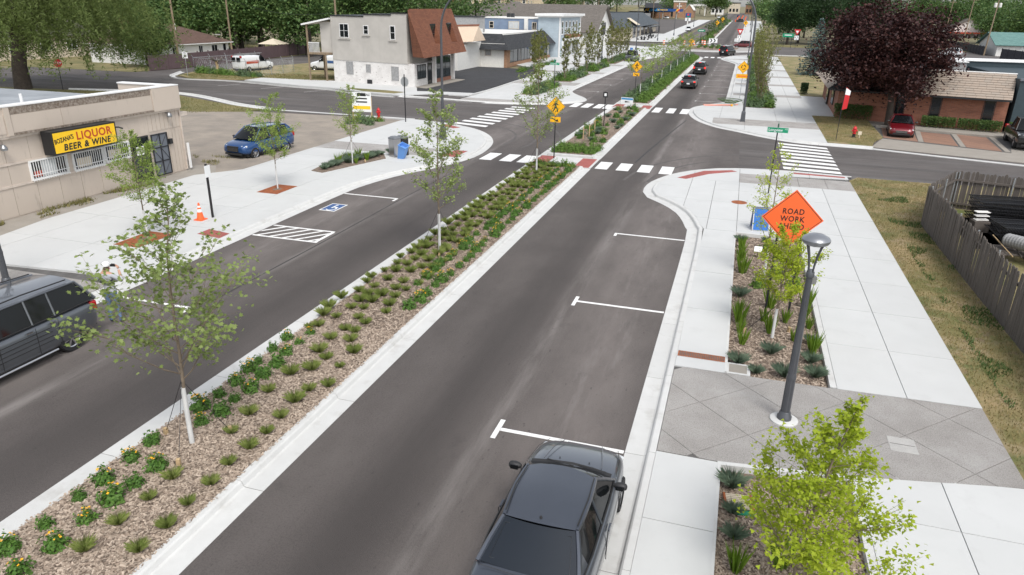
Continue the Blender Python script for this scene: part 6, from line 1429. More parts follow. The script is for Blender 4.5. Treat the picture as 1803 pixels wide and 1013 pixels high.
WAG = [(-2.55,.45,1.0,.78),(-2.48,.30,1.08,.90),(-2.0,.24,1.12,.955),(-1.0,.22,1.12,.965),(0,.22,1.12,.965),(1.0,.22,1.12,.96),(1.55,.23,1.10,.94),(2.1,.25,1.02,.92),(2.42,.30,.92,.86),(2.53,.42,.80,.70)]
car('grey_wagon','charcoal grey boxy wagon with silver sill parked at the left kerb, cut by the frame',(-16.66/K,11.06/K),PI,'car_charcoal',5.1,1.93,WAG,(1.35,1.12,.75,-2.12,-2.50,1.12,1.70,1.68,.90,.74),'car_charcoal',(1.55,-1.55,.37,.24),front='suv',side_split=(-1.25,-.62,.35),cp=.06,rails=True,sill='alloy')
fl = bpy.data.objects['grey_wagon']
for sx in (-1,1):
    for zz in (.55,.66,.77,.88): MB().box(*sorted((sx*.955,sx*.969)),-1.05,1.05,zz,zz+.012).build('door_groove','plastic_black',fl)
MB().lathe([(.001,-.004),(.07,0),(.001,.004)],16,(.0,0,0),'X').xf(Matrix.Translation((.845,-2.2,1.36))@Matrix.Rotation(R(-13),4,'Y')).build('round_decal','plate',fl); MB().tube([(.3,-1.2,1.72),(.3,-1.25,1.98)],.006,4).build('aerial','plastic_black',fl)
AZT = [(-2.25,.50,1.0,.74),(-2.2,.36,1.15,.86),(-1.8,.30,1.16,.92),(-.8,.26,1.10,.935),(.2,.26,1.05,.935),(1.0,.27,1.04,.92),(1.6,.28,.98,.90),(2.05,.32,.86,.84),(2.22,.42,.72,.68)]
car('blue_crossover','metallic dark blue crossover parked on the gravel lot',(-23.75,32.0),R(174),'car_blue',4.6,1.87,AZT,(1.25,1.06,.45,-1.75,-2.18,1.18,1.66,1.60,.84,.62),None,(1.38,-1.33,.34,.22),front='suv',side_split=(-.95,-.05),cp=.5,sill='plastic_black')
car('red_sedan','dark red sedan parked nose out on the brick bay under the maple',(10.45,53.3),PI+R(-8),'car_red',4.66,1.81,SED,SEDG,side_split=(-.30,),cp=.42)
TRK = [(-2.85,.5,1.0,.86),(-2.75,.38,1.12,.96),(-1.0,.34,1.14,.985),(.4,.34,1.15,.985),(1.2,.35,1.17,.975),(2.0,.36,1.15,.96),(2.6,.40,1.08,.93),(2.8,.5,.95,.85)]
car('black_pickup','black pickup truck at the right edge beside the brick bays',(17.1,51.6),PI+R(-8),'car_black',5.7,1.99,TRK,(1.35,1.18,.75,-.55,-.85,1.15,1.88,1.86,.90,.72),None,(1.85,-1.75,.40,.26),front='suv',side_split=(.1,),cp=.12,z=.05)
SUVS = [(-2.3,.50,1.0,.76),(-2.22,.36,1.12,.88),(-1.6,.28,1.13,.93),(-.5,.26,1.10,.94),(.6,.26,1.10,.935),(1.2,.27,1.08,.92),(1.75,.29,1.0,.89),(2.1,.34,.88,.82),(2.25,.45,.75,.65)]
SUVG = (1.1,1.10,.45,-1.75,-2.15,1.13,1.70,1.66,.86,.66)
car('black_sedan','black sedan with lit brake lights driving away past the far crosswalk',(-5.1,78.6),0,'car_black',4.5,1.78,SED,SEDG,side_split=(-.30,),cp=.42,lit=True)
car('black_suv','black compact SUV braking just ahead of the black sedan',(-5.15,96.9),0,'car_black',4.6,1.88,SUVS,SUVG,None,(1.38,-1.33,.35,.23),front='suv',side_split=(-.85,.0),cp=.3,lit=True)
car('large_black_suv','large black SUV entering the roundabout',(-3.0,140.6),R(-20),'car_black',5.2,2.0,[(a*1.13,b*1.1,c*1.12,d*1.07) for a,b,c,d in SUVS],(1.1,1.24,.5,-2.2,-2.48,1.26,1.92,1.90,.93,.74),None,(1.6,-1.5,.40,.26),front='suv',side_split=(-1.2,-.3),cp=.2,lit=True)
car('dark_pickup','dark grey pickup parked facing the camera beside the far left bed',(-16.4,115.0),PI,'car_charcoal',5.7,1.99,TRK,(1.35,1.18,.75,-.55,-.85,1.15,1.88,1.86,.90,.72),None,(1.85,-1.75,.40,.26),front='suv',side_split=(.1,),cp=.12)
car('maroon_suv','maroon SUV crossing behind the yield sign at the roundabout',(-.6,173),R(85),'car_maroon',4.6,1.88,SUVS,SUVG,None,(1.38,-1.33,.35,.23),front='suv',side_split=(-.85,.0),cp=.3)
VAN = [(-2.8,.45,2.0,.84),(-2.72,.36,2.08,.95),(-1.0,.32,2.10,1.0),(.6,.32,2.09,1.0),(1.05,.33,1.62,.995),(1.5,.34,1.32,.985),(2.1,.35,1.20,.97),(2.6,.40,1.08,.92),(2.8,.50,.9,.78)]
def van(label, loc, rz, rack):
    o = car('white_van',label,loc,rz,'car_white',5.6,2.0,VAN,None,None,(1.95,-1.6,.36,.24),'chrome',front='suv',group=None)
    MB().loft([[(-.80,1.28,1.50),(.80,1.28,1.50)],[(-.72,.72,2.03),(.72,.72,2.03)]],False).xf(Matrix.Translation((0,.06,.03))).build('windshield','car_glass',o)
    for sx in (-1,1):
        MB().add([(sx*.985,.20,1.28),(sx*.985,1.22,1.28),(sx*.94,.70,1.93),(sx*.94,.20,1.93)],[(0,1,2,3) if sx>0 else (3,2,1,0)]).xf(Matrix.Translation((sx*.03,0,0))).build('side_window','car_glass',o)
        MB().box(*sorted((sx*.1,sx*.78)),-2.83,-2.80,1.30,1.85).build('rear_window','car_glass',o)
        MB().box(*sorted((sx*.994,sx*1.008)),-2.0,.1,1.05,1.4).build('side_lettering','sign_red' if rack else 'paint_blue',o)
        MB().obox((sx*1.12,1.15,1.35),(.18,.1,.26)).build('mirror','plastic_black',o)
    if rack:
        for y in (-2.2,-.8,.5): MB().box(-.8,.8,y-.03,y+.03,2.2,2.26).box(-.82,-.78,y-.03,y+.03,2.05,2.22).box(.78,.82,y-.03,y+.03,2.05,2.22).build('rack_bar','steel',o)
        ld = MB().box(.3,.36,-2.8,1.0,2.27,2.33).box(.62,.68,-2.8,1.0,2.27,2.33)
        for i in range(10): ld.box(.36,.62,-2.6+i*.38,-2.56+i*.38,2.28,2.32)
        ld.build('ladder','alloy',o)
    return o
van('white van with a ladder rack parked behind the dead stump',(-54.4,73.8),R(-12),True)
van('white van without rack parked behind the porch posts',(-46.8,78.2),R(98),False)
car('white_car','white car in the back lot behind the maple',(38.5,166),R(60),'car_white',4.6,1.88,SUVS,SUVG,None,(1.38,-1.33,.35,.23),front='suv',side_split=(-.85,.0),cp=.3)
for x,y,rz,p,lb in ((-19.2,262,PI,'car_white','white SUV coming down the uphill street on the left'),(-4.4,398,R(80),'car_black','dark car turning across the uphill street'),(-9.6+2.5,520,0,'car_blue','small dark blue car far up the street'),(-44,428,R(40),'car_white','white car parked under the filling station canopy'),(-17.5,470,PI,'car_white','white car far up the left lane')):
    car('distant_car',lb,(x,y),rz,p,4.6,1.88,SUVS,SUVG,None,(1.38,-1.33,.35,.23),front='suv',side_split=(-.85,),cp=.3,z=slope(y)*K,trims=False)

# ---------------------------------------------------------------- street lamps
def ped_lamp(label, loc, h=4.3):
    o = thing('lamp_post',label,'street lamp',loc,R(20),z=.13)
    MB().lathe([(.30,-.05),(.30,.03),(.27,.05),(.001,.05)],28).build('footing','kerb_concrete',o,40)
    MB().lathe([(.155,.05),(.155,.12),(.13,.15),(.12,.22),(.105,.24)],20).build('base_collar','lamp_paint',o,40)
    pl = MB(); n = 16
    ring = lambda z_,r: [((r if k%4 else r*.80)*math.cos(2*PI*k/n),(r if k%4 else r*.80)*math.sin(2*PI*k/n),z_) for k in range(n)]
    pl.loft([ring(.22,.10),ring(1.05,.097)],True,True); pl.build('lower_pole','lamp_paint',o,30)
    MB().lathe([(.098,1.03),(.106,1.06),(.09,1.16),(.088,1.18)],16).build('pole_ring','lamp_paint',o,40)
    MB().loft([ring(1.16,.088),ring(h*.79,.062)],True,True).build('pole','lamp_paint',o,30)
    MB().lathe([(.062,h*.785),(.082,h*.79),(.082,h*.812),(.05,h*.825)],16).build('upper_collar','lamp_paint',o,40)
    for k in range(4):
        a = k*PI/2+.3; MB().tube([(r*math.cos(a),r*math.sin(a),z_) for r,z_ in ((.05,h*.79),(.07,h*.845),(.115,h*.895),(.19,h*.945),(.235,h*.968))],[.024,.022,.021,.021,.023],6).build('arm','lamp_paint',o,40)
    MB().lathe([(.001,h*.955),(.24,h*.955),(.27,h*.965),(.275,h*.975),(.25,h*.985),(.15,h*.997),(.001,h*1.002)],28).build('lamp_head',mat('lamp_cap',(.26,.27,.29),.35,.6),o,35)
    MB().lathe([(.001,h*.948),(.18,h*.948),(.19,h*.956),(.001,h*.957)],20).build('lens','lens_clear',o)
    MB().obox((.10,.05,h*.77),(.10,.14,.16)).build('photo_sensor','steel',o)
    return o
ped_lamp('dark grey lamp post with domed head and four curved arms on the aggregate paving',(1.59,12.9))
ped_lamp('dark lamp post cut by the left edge of the picture, behind the wagon',(-18.5,13.3))
def arm_lamp(label, loc, h=7.2, reach=1.9, dirx=-1, z=.13, group=None):
    o = thing('arm_street_lamp',label,'street lamp',loc,z=z,group=group)
    MB().box(-.2,.2,-.2,.2,0,.06).build('base_plate','lamp_paint',o)
    MB().loft([[(s*a,t*a,z_) for s,t in ((-1,-1),(1,-1),(1,1),(-1,1))] for a,z_ in ((.19,.06),(.16,.75),(.12,.85))],True,True).build('base_cover','lamp_paint',o)
    P = [(0,0,.8),(0,0,h)]; R_ = [.10,.075]
    for i in range(1,11): a = i/10*R(100); P.append((dirx*reach*(1-math.cos(a))*.9,0,h+reach*math.sin(a)*1.15)); R_.append(.075-.028*i/10)
    MB().tube(P,R_,10).build('pole','lamp_paint',o,40)
    ex,ez = P[-1][0],P[-1][2]; MB().obox((ex+dirx*.35,0,ez-.03),(.75,.28,.10),0,0,dirx*R(6)).build('lamp_head','lamp_paint',o); MB().obox((ex+dirx*.4,0,ez-.09),(.5,.2,.03)).build('lens','lens_clear',o)
    return o
arm_lamp('tall curved-arm street lamp at the far right corner, before the roundabout sign',(.44,54.35),7.5,2.1,-1)
arm_lamp('tall curved-arm street lamp behind the middle median tree at the near left corner',(-16.35,39.2),7.0,2.0,1)
arm_lamp('curved-arm street lamp in front of the dark-roofed café',(-19.9,143.5),8.2,2.4,1)
arm_lamp('curved-arm street lamp across the side street near the patio tables',(-21.5,193),8.6,2.4,1)
arm_lamp('second curved-arm street lamp on the right, near the roundabout',(.6,134),8.0,2.2,-1)
arm_lamp('slim dark street lamp among the columnar trees before the gabled hall',(-20.4,111),4.4,.5,1)
for i in range(4): arm_lamp('small street lamp along the uphill street',((-20.5,.8)[i%2],225+i*40),7.5,2,1 if i%2==0 else -1,z=slope(225+i*40)*K+.1,group='street lamps of the uphill street')

# ---------------------------------------------------------------- signs
mat('sign_amber', (.85,.42,.006), .4); mat('sign_orange', (.83,.13,.03), .45); mat('sign_green', (.0,.24,.12), .4); mat('sign_white', (.75,.76,.76), .45); mat('sign_stop', (.5,.015,.02), .45); mat('galv', (.42,.44,.45), .5, .7); mat('sign_blue',(.02,.14,.45),.5)
def plate(par, name, outline, z, y, m, t=.006, back=None):
    """flat panel in the XZ plane facing -Y"""
    n = len(outline); mb = MB(); mb.add([(x,y,z+q) for x,q in outline]+[(x,y+t,z+q) for x,q in outline],[tuple(range(n)),tuple(range(2*n-1,n-1,-1))]+[(i+n,(i+1)%n+n,(i+1)%n,i) for i in range(n)])
    return mb.build(name,m,par)
def diamond(s): return [(0,-s),(s,0),(0,s),(-s,0)]
def octa(s): return [(s*math.cos(PI/8+k*PI/4),s*math.sin(PI/8+k*PI/4)) for k in range(8)]
def rrect(w,h): return [(-w/2,-h/2),(w/2,-h/2),(w/2,h/2),(-w/2,h/2)]
def border(par,outline,z,y,m,k0=.93,k1=.89):
    n = len(outline); mb = MB()
    for i in range(n):
        a,b = outline[i],outline[(i+1)%n]; mb.add([(a[0]*k0,y,z+a[1]*k0),(b[0]*k0,y,z+b[1]*k0),(b[0]*k1,y,z+b[1]*k1),(a[0]*k1,y,z+a[1]*k1)],[(0,1,2,3)])
    return mb.build('border',m,par)
def walker(par,z,y,s,m='sign_black'):
    """walking figure of the crossing sign"""
    mb = MB()
    def limb(p,q,w0,w1):
        p=Vector(p);q=Vector(q);d=(q-p).normalized();n=Vector((-d.y,d.x)); a=[p+n*w0,q+n*w1,q-n*w1,p-n*w0]; mb.add([(v.x*s,y,z+v.y*s) for v in a],[(3,2,1,0)])
    mb.add([(.07*s*math.cos(k*PI/5)+.02*s,y,z+.40*s+.07*s*math.sin(k*PI/5)) for k in range(10)],[tuple(range(10))])
    limb((.0,.31),(-.02,-.02),.085,.07); limb((-.02,.0),(.14,-.22),.06,.05); limb((.14,-.22),(.18,-.46),.05,.04); limb((-.03,.0),(-.10,-.24),.06,.05); limb((-.10,-.24),(-.26,-.42),.05,.04); limb((-.02,.28),(-.20,.10),.045,.04); limb((-.20,.10),(-.27,.0),.04,.03); limb((.03,.28),(.18,.12),.045,.04); limb((.18,.12),(.24,.16),.035,.03)
    return mb.build('walking_figure',m,par)
def ped_sign(label, loc, h=3.6, z=.13, s=.56, group=None):
    o = thing('pedestrian_sign',label,'road sign',loc,R(4),group,z)
    MB().box(-.03,.03,.01,.06,0,h).build('post','black_metal',o)
    zc = h-s; d = plate(o,'diamond_panel',diamond(s),zc,0,'sign_amber'); border(d,diamond(s),zc,-.003,'sign_black',.95,.92); walker(d,zc,-.004,s*1.25)
    a = plate(o,'arrow_plaque',rrect(.62,.31),zc-s-.2,0,'sign_amber'); mb = MB(); zz = zc-s-.2
    mb.add([(-.18,-.004,zz+.10),(.06,-.004,zz-.03),(.03,-.004,zz-.08),(-.21,-.004,zz+.05)],[(3,2,1,0)]); mb.add([(.0,-.004,zz-.11),(.2,-.004,zz-.12),(.12,-.004,zz+.04)],[(0,1,2)]); mb.build('arrow','sign_black',a)
    return o
ped_sign('yellow pedestrian crossing sign with arrow plaque at the near refuge island',(-8.84,36.1),3.62)
ped_sign('yellow pedestrian crossing sign with arrow plaque at the far refuge island',(-8.69,64.1),3.75)
ped_sign('yellow pedestrian crossing sign with plaque before the roundabout, in the median',(-8.9,131),3.4)
for i,(x,y) in enumerate(((-9.6,250),(-9.6,300),(-.9,255))): ped_sign(('yellow sign on the uphill median, nearer one','yellow sign on the uphill median, farther one','yellow sign with plaque right of the uphill street')[i],(x,y),4.6,slope(y)*K,.9)
rs = thing('roundabout_sign','yellow roundabout warning sign with orange-yellow plaque beside the far right bed','road sign',(0.05,69.4),R(2),z=.13)
MB().box(-.03,.03,.01,.06,0,3.75).build('post','galv',rs); d = plate(rs,'diamond_panel',diamond(.62),3.1,0,'sign_amber'); border(d,diamond(.62),3.1,-.003,'sign_black',.95,.92)
for k in range(3):
    mb = MB(); a0 = k*2*PI/3
    for i in range(6):
        p,q = a0+i*.2,a0+(i+1)*.2; mb.add([(r*math.cos(t),-.004,3.1+r*math.sin(t)) for r,t in ((.17,p),(.24,p),(.24,q),(.17,q))],[(0,1,2,3)])
    t = a0+1.2; mb.add([(.12*math.cos(t),-.004,3.1+.12*math.sin(t)),(.29*math.cos(t),-.004,3.1+.29*math.sin(t)),(.2*math.cos(t+.4),-.004,3.1+.2*math.sin(t+.4))],[(0,1,2)]); mb.build('arrow','sign_black',d)
a = plate(rs,'name_plaque',rrect(1.25,.42),2.22,0,'sign_amber'); plate(a,'faded_lettering',rrect(.95,.10),2.22,-.004,'sign_orange',.002)
rw = thing('road_work_sign','orange diamond sign reading ROAD WORK AHEAD behind the lamp head','road sign',(1.64,18.45),R(3),z=0)
for x in (-.33,.33): MB().box(x-.03,x+.03,.01,.06,0,3.5).build('post','black_metal',rw)
sO = .84; zc = 3.05; d = plate(rw,'diamond_panel',diamond(sO),zc,0,'sign_orange'); border(d,diamond(sO),zc,-.003,'sign_black',.95,.925)
for i,(t_,zz) in enumerate((('ROAD',.20),('WORK',-.02),('AHEAD',-.24))): text(d,t_,.225,facing((0,-.004,zc+zz),(0,-1,0)),'sign_black',ext=.001,sx=.88,bold=.004,space=1.12)
def street_sign(label, loc, h, z=.13, main='Longview', sub='Ave', rz=0):
    o = thing('street_name_sign',label,'street sign',loc,rz,z=z)
    MB().box(-.03,.03,-.03,.03,0,h).build('post','black_metal',o)
    p = plate(o,'name_blade',rrect(.98,.24),h-.30,-.04,'sign_green'); border(p,rrect(.98,.24),h-.30,-.0425,'sign_white',.985,.96)
    text(p,main,.185,facing((-.10,-.043,h-.30),(0,-1,0)),'sign_white',ext=.001,sx=.92,bold=.002); text(p,sub,.085,facing((.38,-.043,h-.25),(0,-1,0)),'sign_white',ext=.001)
    MB().box(-.006,.006,-.42,.42,h-.12,h+.10).build('cross_blade','sign_green',o)
    return o
street_sign('green Longview Ave street sign on a black post at the near right corner',(1.72,32.2),3.42,rz=R(-3))
street_sign('green Longview Ave street sign at the far left corner among the columnar trees',(-16.04,64.6),3.4)
sb = thing('stop_sign','grey back of a stop sign on a black post at the left corner plaza','road sign',(-21.23,44.5),R(170),z=.13); MB().box(-.03,.03,.01,.06,0,3.55).build('post','black_metal',sb); plate(sb,'panel',octa(.38),3.0,0,'galv')
sp_ = thing('stop_sign','red stop sign on a dark post under the willow','road sign',(-56.1,49.4),R(38),z=.1); MB().box(-.03,.03,.01,.06,0,2.9).build('post','black_metal',sp_); p = plate(sp_,'panel',octa(.40),2.55,0,'sign_stop'); text(p,'STOP',.3,facing((0,-.004,2.55),(0,-1,0)),'sign_white',ext=.001)
sl_ = thing('speed_limit_sign','white speed limit sign on the side street corner by the chain-link fence','road sign',(-56.1,64.8),R(25),z=.1); MB().box(-.03,.03,.01,.05,0,2.75).build('post','galv',sl_); p = plate(sl_,'panel',rrect(.62,.78),2.4,0,'sign_white'); text(p,'SPEED\nLIMIT',.13,facing((0,-.004,2.62),(0,-1,0)),'sign_black',ext=.001); text(p,'25',.36,facing((0,-.004,2.27),(0,-1,0)),'sign_black',ext=.001,bold=.01)
ep = thing('parking_sign','black post with a narrow sign seen edge-on by the orange cone','road sign',(-17.72,20.75),R(88),z=.13); MB().box(-.035,.035,.0,.07,0,2.25).build('post','black_metal',ep); plate(ep,'panel',rrect(.32,.48),1.95,-.02,'sign_white')
sm_ = thing('small_sign','small dark plate on a thin black post in the middle median','road sign',(-8.4,47.9),z=.13); MB().box(-.03,.03,.0,.06,0,2.6).build('post','black_metal',sm_); p = plate(sm_,'panel',rrect(.34,.40),2.38,-.01,'sign_black'); plate(p,'symbol',rrect(.17,.2),2.38,-.013,'sign_white',.002)
ip = thing('notice_board','small white and blue notice board at the end of the middle median','sign',(-8.35,57.5),R(-12),z=.13); MB().box(-.55,-.5,0,.05,0,1.0).box(.5,.55,0,.05,0,1.0).build('posts','wood_pale',ip); p = plate(ip,'panel',rrect(1.15,.62),.72,-.01,'sign_white'); plate(p,'band',rrect(1.1,.16),.90,-.013,'stripe_lightblue',.002); plate(p,'mark',[(-.2,-.05),(.3,.02),(-.2,.1)],.62,-.013,'sign_black',.002)
for i,(x,y) in enumerate(((-8.6,42.3),(-8.42,43.2),(-8.46,45.1))): tag(MB().box(-.03,.03,-.02,.02,0,.9).xf(Matrix.Translation((x*K,y*K,.13))).build('survey_stake','wood_pale'),('nearest of three pale wooden stakes in the middle median','middle one of three pale wooden stakes in the median','farthest of three pale wooden stakes in the median')[i],'stake')
fs_ = thing('for_sale_board','white and yellow FOR SALE board behind the kerbside sapling','sign',(-24.55,44.6),R(10),z=.06)
for x in (-.75,.75): MB().box(x-.05,x+.05,.02,.1,0,1.75).build('post','wood_pale',fs_)
p = plate(fs_,'panel',rrect(1.55,1.5),1.35,0,'sign_white'); plate(p,'header',rrect(.7,.24),1.92,-.004,'sign_black',.003) ; p.data.update()
text(p,'FOR SALE',.26,facing((.3,-.006,1.92),(0,-1,0)),'sign_black',ext=.001,sx=.7,bold=.006); plate(p,'yellow_band',rrect(1.4,.26),.93,-.004,'stripe_yellow',.003)
for zz in (1.62,1.36): plate(p,'text_line',rrect(.9,.11),zz,-.004,'sign_black',.003)
nb2 = thing('bed_plaque','small pale plant label in the right bed below the orange sign','sign',(1.2,23.3),z=0); MB().tube([(0,0,0),(0,0,.3)],.012,5).build('stem','black_metal',nb2); MB().obox((0,0,.33),(.28,.02,.2),0,R(-30)).build('panel','sign_white',nb2)
bn = thing('banner_pole','thin dark pole with a red and white feather banner on the dry front lawn','banner',(6.08,48.7),R(10),z=.1); MB().tube([(0,0,0),(0,0,2.0),(.06,0,3.6)],.025,6).build('pole','black_metal',bn); MB().add([(.03,0,2.1),(.36,.03,2.2),(.42,.03,3.4),(.08,0,3.65),(.03,.012,2.1),(.36,.042,2.2),(.42,.042,3.4),(.08,.012,3.65)],[(0,1,2,3),(7,6,5,4),(0,4,5,1),(1,5,6,2),(2,6,7,3),(3,7,4,0)]).build('banner','sign_stop',bn)
MB().add([(.06,-.004,3.15),(.40,.026,3.1),(.42,.026,3.4),(.08,-.004,3.6)],[(0,1,2,3)]).build('white_end','sign_white',bn)
for i,(x,y) in enumerate(((-1.5,166),(10.3,175))):
    o = thing('yield_sign',('red and white yield sign with a roundabout plate behind the large black SUV','red and white yield sign beside the dark grove')[i],'road sign',(x,y),z=.1); MB().box(-.04,.04,.02,.09,0,4.0).build('post','black_metal',o); p = plate(o,'panel',[(0,-.75),(.8,.62),(-.8,.62)],3.9,0,'sign_stop'); plate(p,'centre',[(0,-.35),(.38,.32),(-.38,.32)],3.9,-.004,'sign_white',.003); p2 = plate(o,'plate',rrect(1.0,1.0),2.55,0,'sign_white')
    mb = MB()
    for k in range(3):
        for q in range(5):
            a0 = k*2*PI/3+q*.25; mb.add([(r*math.cos(t),-.004,2.55+r*math.sin(t)) for r,t in ((.24,a0),(.38,a0),(.38,a0+.25),(.24,a0+.25))],[(0,1,2,3)])
    mb.build('ring_arrows','sign_black',p2)
cv = thing('chevron_sign','white board with two black chevrons on the roundabout island','road sign',(-6.4,157),z=.15); MB().box(-.04,.04,.02,.09,0,2.2).build('post','black_metal',cv); p = plate(cv,'panel',rrect(1.9,.95),2.0,0,'sign_white')
for x in (-.45,.3): plate(p,'chevron',[(x-.3,-.4),(x-.02,-.4),(x+.3,0),(x-.02,.4),(x-.3,.4),(x+.02,0)],2.0,-.004,'sign_black',.003)
gs_ = thing('guide_sign','green guide sign on two posts before the dark grove','road sign',(8.7,178),z=.1); 
for x in (-.9,.9): MB().box(x-.05,x+.05,.02,.1,0,3.2).build('post','black_metal',gs_)
plate(gs_,'panel',rrect(2.7,.9),3.0,0,'sign_green'); plate(gs_,'lettering_line',rrect(1.8,.2),3.05,-.004,'sign_white',.003)
g2_ = thing('guide_sign','small green street sign at the start of the uphill median','road sign',(-10.8,190),z=.2); MB().box(-.05,.05,.02,.1,0,3.4).build('post','black_metal',g2_); plate(g2_,'panel',rrect(1.9,.55),3.2,0,'sign_green'); plate(g2_,'lettering_line',rrect(1.3,.15),3.2,-.004,'sign_white',.003)
ps = thing('pole_sign','tall blue, red and white price sign of the filling station','sign',(-25.2,335),z=slope(335)*K); MB().box(-.25,.25,0,.4,0,3).build('post','white_far',ps); plate(ps,'upper_panel',rrect(2.6,2.0),4.3,0,'canopy_blue'); plate(ps,'lower_panel',rrect(2.6,1.4),2.4,0,'sign_white'); plate(ps,'red_panel',rrect(.9,.9),4.6,-.02,'stripe_red'); plate(ps,'green_panel',rrect(1.2,.6),3.7,-.02,'sign_green')
# A-board, cycle stand, bins, cone, hydrants
ab = thing('a_board','blue A-frame pavement board in a silver frame at the end of the right bed','sign',(1.28,26.35),R(8),z=.13)
for s in (-1,1):
    f = MB(); f.obox((0,s*.2,.45),(.62,.02,.86),0,s*R(14)).build('board','sign_blue',ab); fr = MB()
    for x in (-.32,.32): fr.obox((x,s*.2,.45),(.04,.04,.94),0,s*R(14))
    for zz in (.02,.90): fr.obox((0,s*(.2+(.45-zz)*math.tan(R(14))),zz),(.68,.04,.04))
    fr.build('frame','alloy',ab)
bk = thing('cycle_stand','arched grey steel cycle stand with an inner hoop behind the blue board','cycle stand',(1.75,26.9),R(5),z=.13)
for r_,z0 in ((.46,.42),(.36,.36)): MB().tube([(-r_,0,0)]+[(-r_*math.cos(k*PI/12),0,z0+r_*math.sin(k*PI/12)) for k in range(13)]+[(r_,0,0)],.022,8).build('hoop','galv',bk,50)
for x in (-.46,.46): MB().lathe([(.07,0),(.07,.012),(.001,.013)],12,(x,0,0)).build('foot_plate','galv',bk)
lb_ = thing('litter_bin','twin stainless and black litter bin on the left pavement','litter bin',(-16.55,33.7),R(62),z=.13)
for x in (-.28,.28):
    b = MB(); b.loft([[(x+a*.25,c*.27,z_) for a,c in ((-1,-1),(1,-1),(1,1),(-1,1))] for z_ in (.03,1.05)],True,True); bb = b.build('bin_body','alloy' if x<0 else 'dark_metal',lb_); MB().loft([[(x+a*s_*.25,c*s_*.27,z_) for a,c in ((-1,-1),(1,-1),(1,1),(-1,1))] for s_,z_ in ((1.04,1.05),(1.04,1.1),(.6,1.2))],True,True).build('lid','steel',bb)
bb = tag(MB().loft([[(a*s_,c*s_,z_) for a,c in ((-1,-1),(1,-1),(1,1),(-1,1))] for s_,z_ in ((.17,0),(.23,.85),(.26,.87),(.26,.92),(.22,.92),(.20,.7))],True,True).xf(Matrix.Translation((-16.15*K,33.15*K,.13))@Matrix.Rotation(R(20),4,'Y')@Matrix.Rotation(R(15),4,'X')).build('blue_bin','bin_blue' if 'bin_blue' in MT else mat('bin_blue',(.12,.28,.62),.5)),'light blue open-topped bin leaning against the twin litter bin','bin')
cc = thing('traffic_cone','orange traffic cone with white bands beside the black sign post','traffic cone',(-17.95,20.35),z=.13); MB().box(-.19,.19,-.19,.19,0,.04).build('base','sign_orange',cc); MB().lathe([(.15,.04),(.03,.72),(.001,.72)],18).build('cone','sign_orange',cc,40)
for z0,z1 in ((.34,.46),(.53,.60)): MB().lathe([(.15-.1765*(z0-.04)+.004,z0),(.15-.1765*(z1-.04)+.004,z1)],18).build('band','sign_white',cc)
def hydrant(label, loc):
    o = thing('fire_hydrant',label,'hydrant',loc,z=.1); MB().lathe([(.17,0),(.17,.03),(.11,.05),(.10,.30)],14).build('base','black_metal' if loc[0]>0 else 'sign_stop',o,40); MB().lathe([(.14,.28),(.14,.32),(.11,.34),(.11,.6),(.14,.62),(.14,.66),(.12,.72),(.06,.79),(.03,.80),(.03,.85)],14).build('barrel','sign_stop',o,40)
    for sx in (-1,1): MB().lathe([(.06,0),(.065,.08),(.03,.10)],10,(sx*.1 if sx>0 else -.1,0,.5),'X').xf(Matrix.Identity(4)).build('nozzle','sign_stop',o) if sx>0 else MB().lathe([(.03,-.10),(.065,-.08),(.06,0)],10,(-.1,0,.5),'X').build('nozzle','sign_stop',o)
    MB().lathe([(.05,-.12),(.075,-.09),(.07,0)],10,(0,-.1,.48),'Y').build('pumper_nozzle','sign_stop',o); return o
hydrant('red fire hydrant with black foot on the dry front lawn',(7.25,50.1)); hydrant('dull red fire hydrant beside the for-sale board',(-23.7,45.35))
wp = tag(MB().box(-.12,.12,-.01,.01,.25,.5).box(-.02,.02,-.015,.015,0,.25).xf(Matrix.Translation((7.55*K,49.9*K,.1))).build('marker_sign','cream'),'small cream marker sign next to the red hydrant on the lawn','sign')
for i,(x,y) in enumerate(((-17.8,173),(-9.8,181),(-9.2,180.2),(-11.5,178.5),(-13.5,176))):
    o = thing('traffic_barrel','orange and white traffic barrel at the roundabout','traffic barrel',(x,y),group='traffic barrels at the roundabout',z=.02); MB().lathe([(.38,0),(.38,.08),(.30,.1),(.22,1.2),(.001,1.22)],14).build('barrel','sign_orange',o,40); MB().lathe([(.29,.35),(.27,.6)],14).build('band','sign_white',o); MB().lathe([(.255,.8),(.235,1.0)],14).build('band','sign_white',o)
for i in range(8): 
    y = 400+i*18; o = thing('traffic_barrel','small orange barrel in the works up the street','traffic barrel',(-6.5+(i%3)*2.2,y),group='orange barrels up the street',z=slope(y)*K); MB().lathe([(.4,0),(.3,1.2),(.001,1.22)],10).build('barrel','sign_orange',o)
bd = tag(MB().lathe([(.3,0),(.32,.4),(.3,.9),(.001,.9)],16,(-20.0*K,138.4*K,.13)).build('blue_drum','sign_blue',None,40),'blue drum beside the street lamp behind the dark pickup','drum')
tb = thing('survey_gear','orange and white survey poles and coiled hose lying on the far right corner','equipment',(-1.3,63.0),R(15),z=.15)
for k in range(4): MB().tube([(-1.7,-.35+k*.2,.04),(.9+k*.25,.15+k*.12,.06)],.03,6).build('survey_pole',('sign_orange','sign_white','wood_pole','sign_orange')[k],tb)
MB().tube([(1.1+(.35+.02*k)*math.cos(k*.5),1.4+(.35+.02*k)*math.sin(k*.5),.06+k*.009) for k in range(48)],.035,6).build('hose_coil','leaf_juniper',tb); MB().lathe([(.1,0),(.1,.18),(.001,.19)],10,(.9,-.2,0)).build('yellow_pot','sign_amber',tb)
ig = thing('drain_inlet','cream-coloured slotted drain inlet tilted in the front right bed','drain',(.80,10.15),R(8),z=.0)
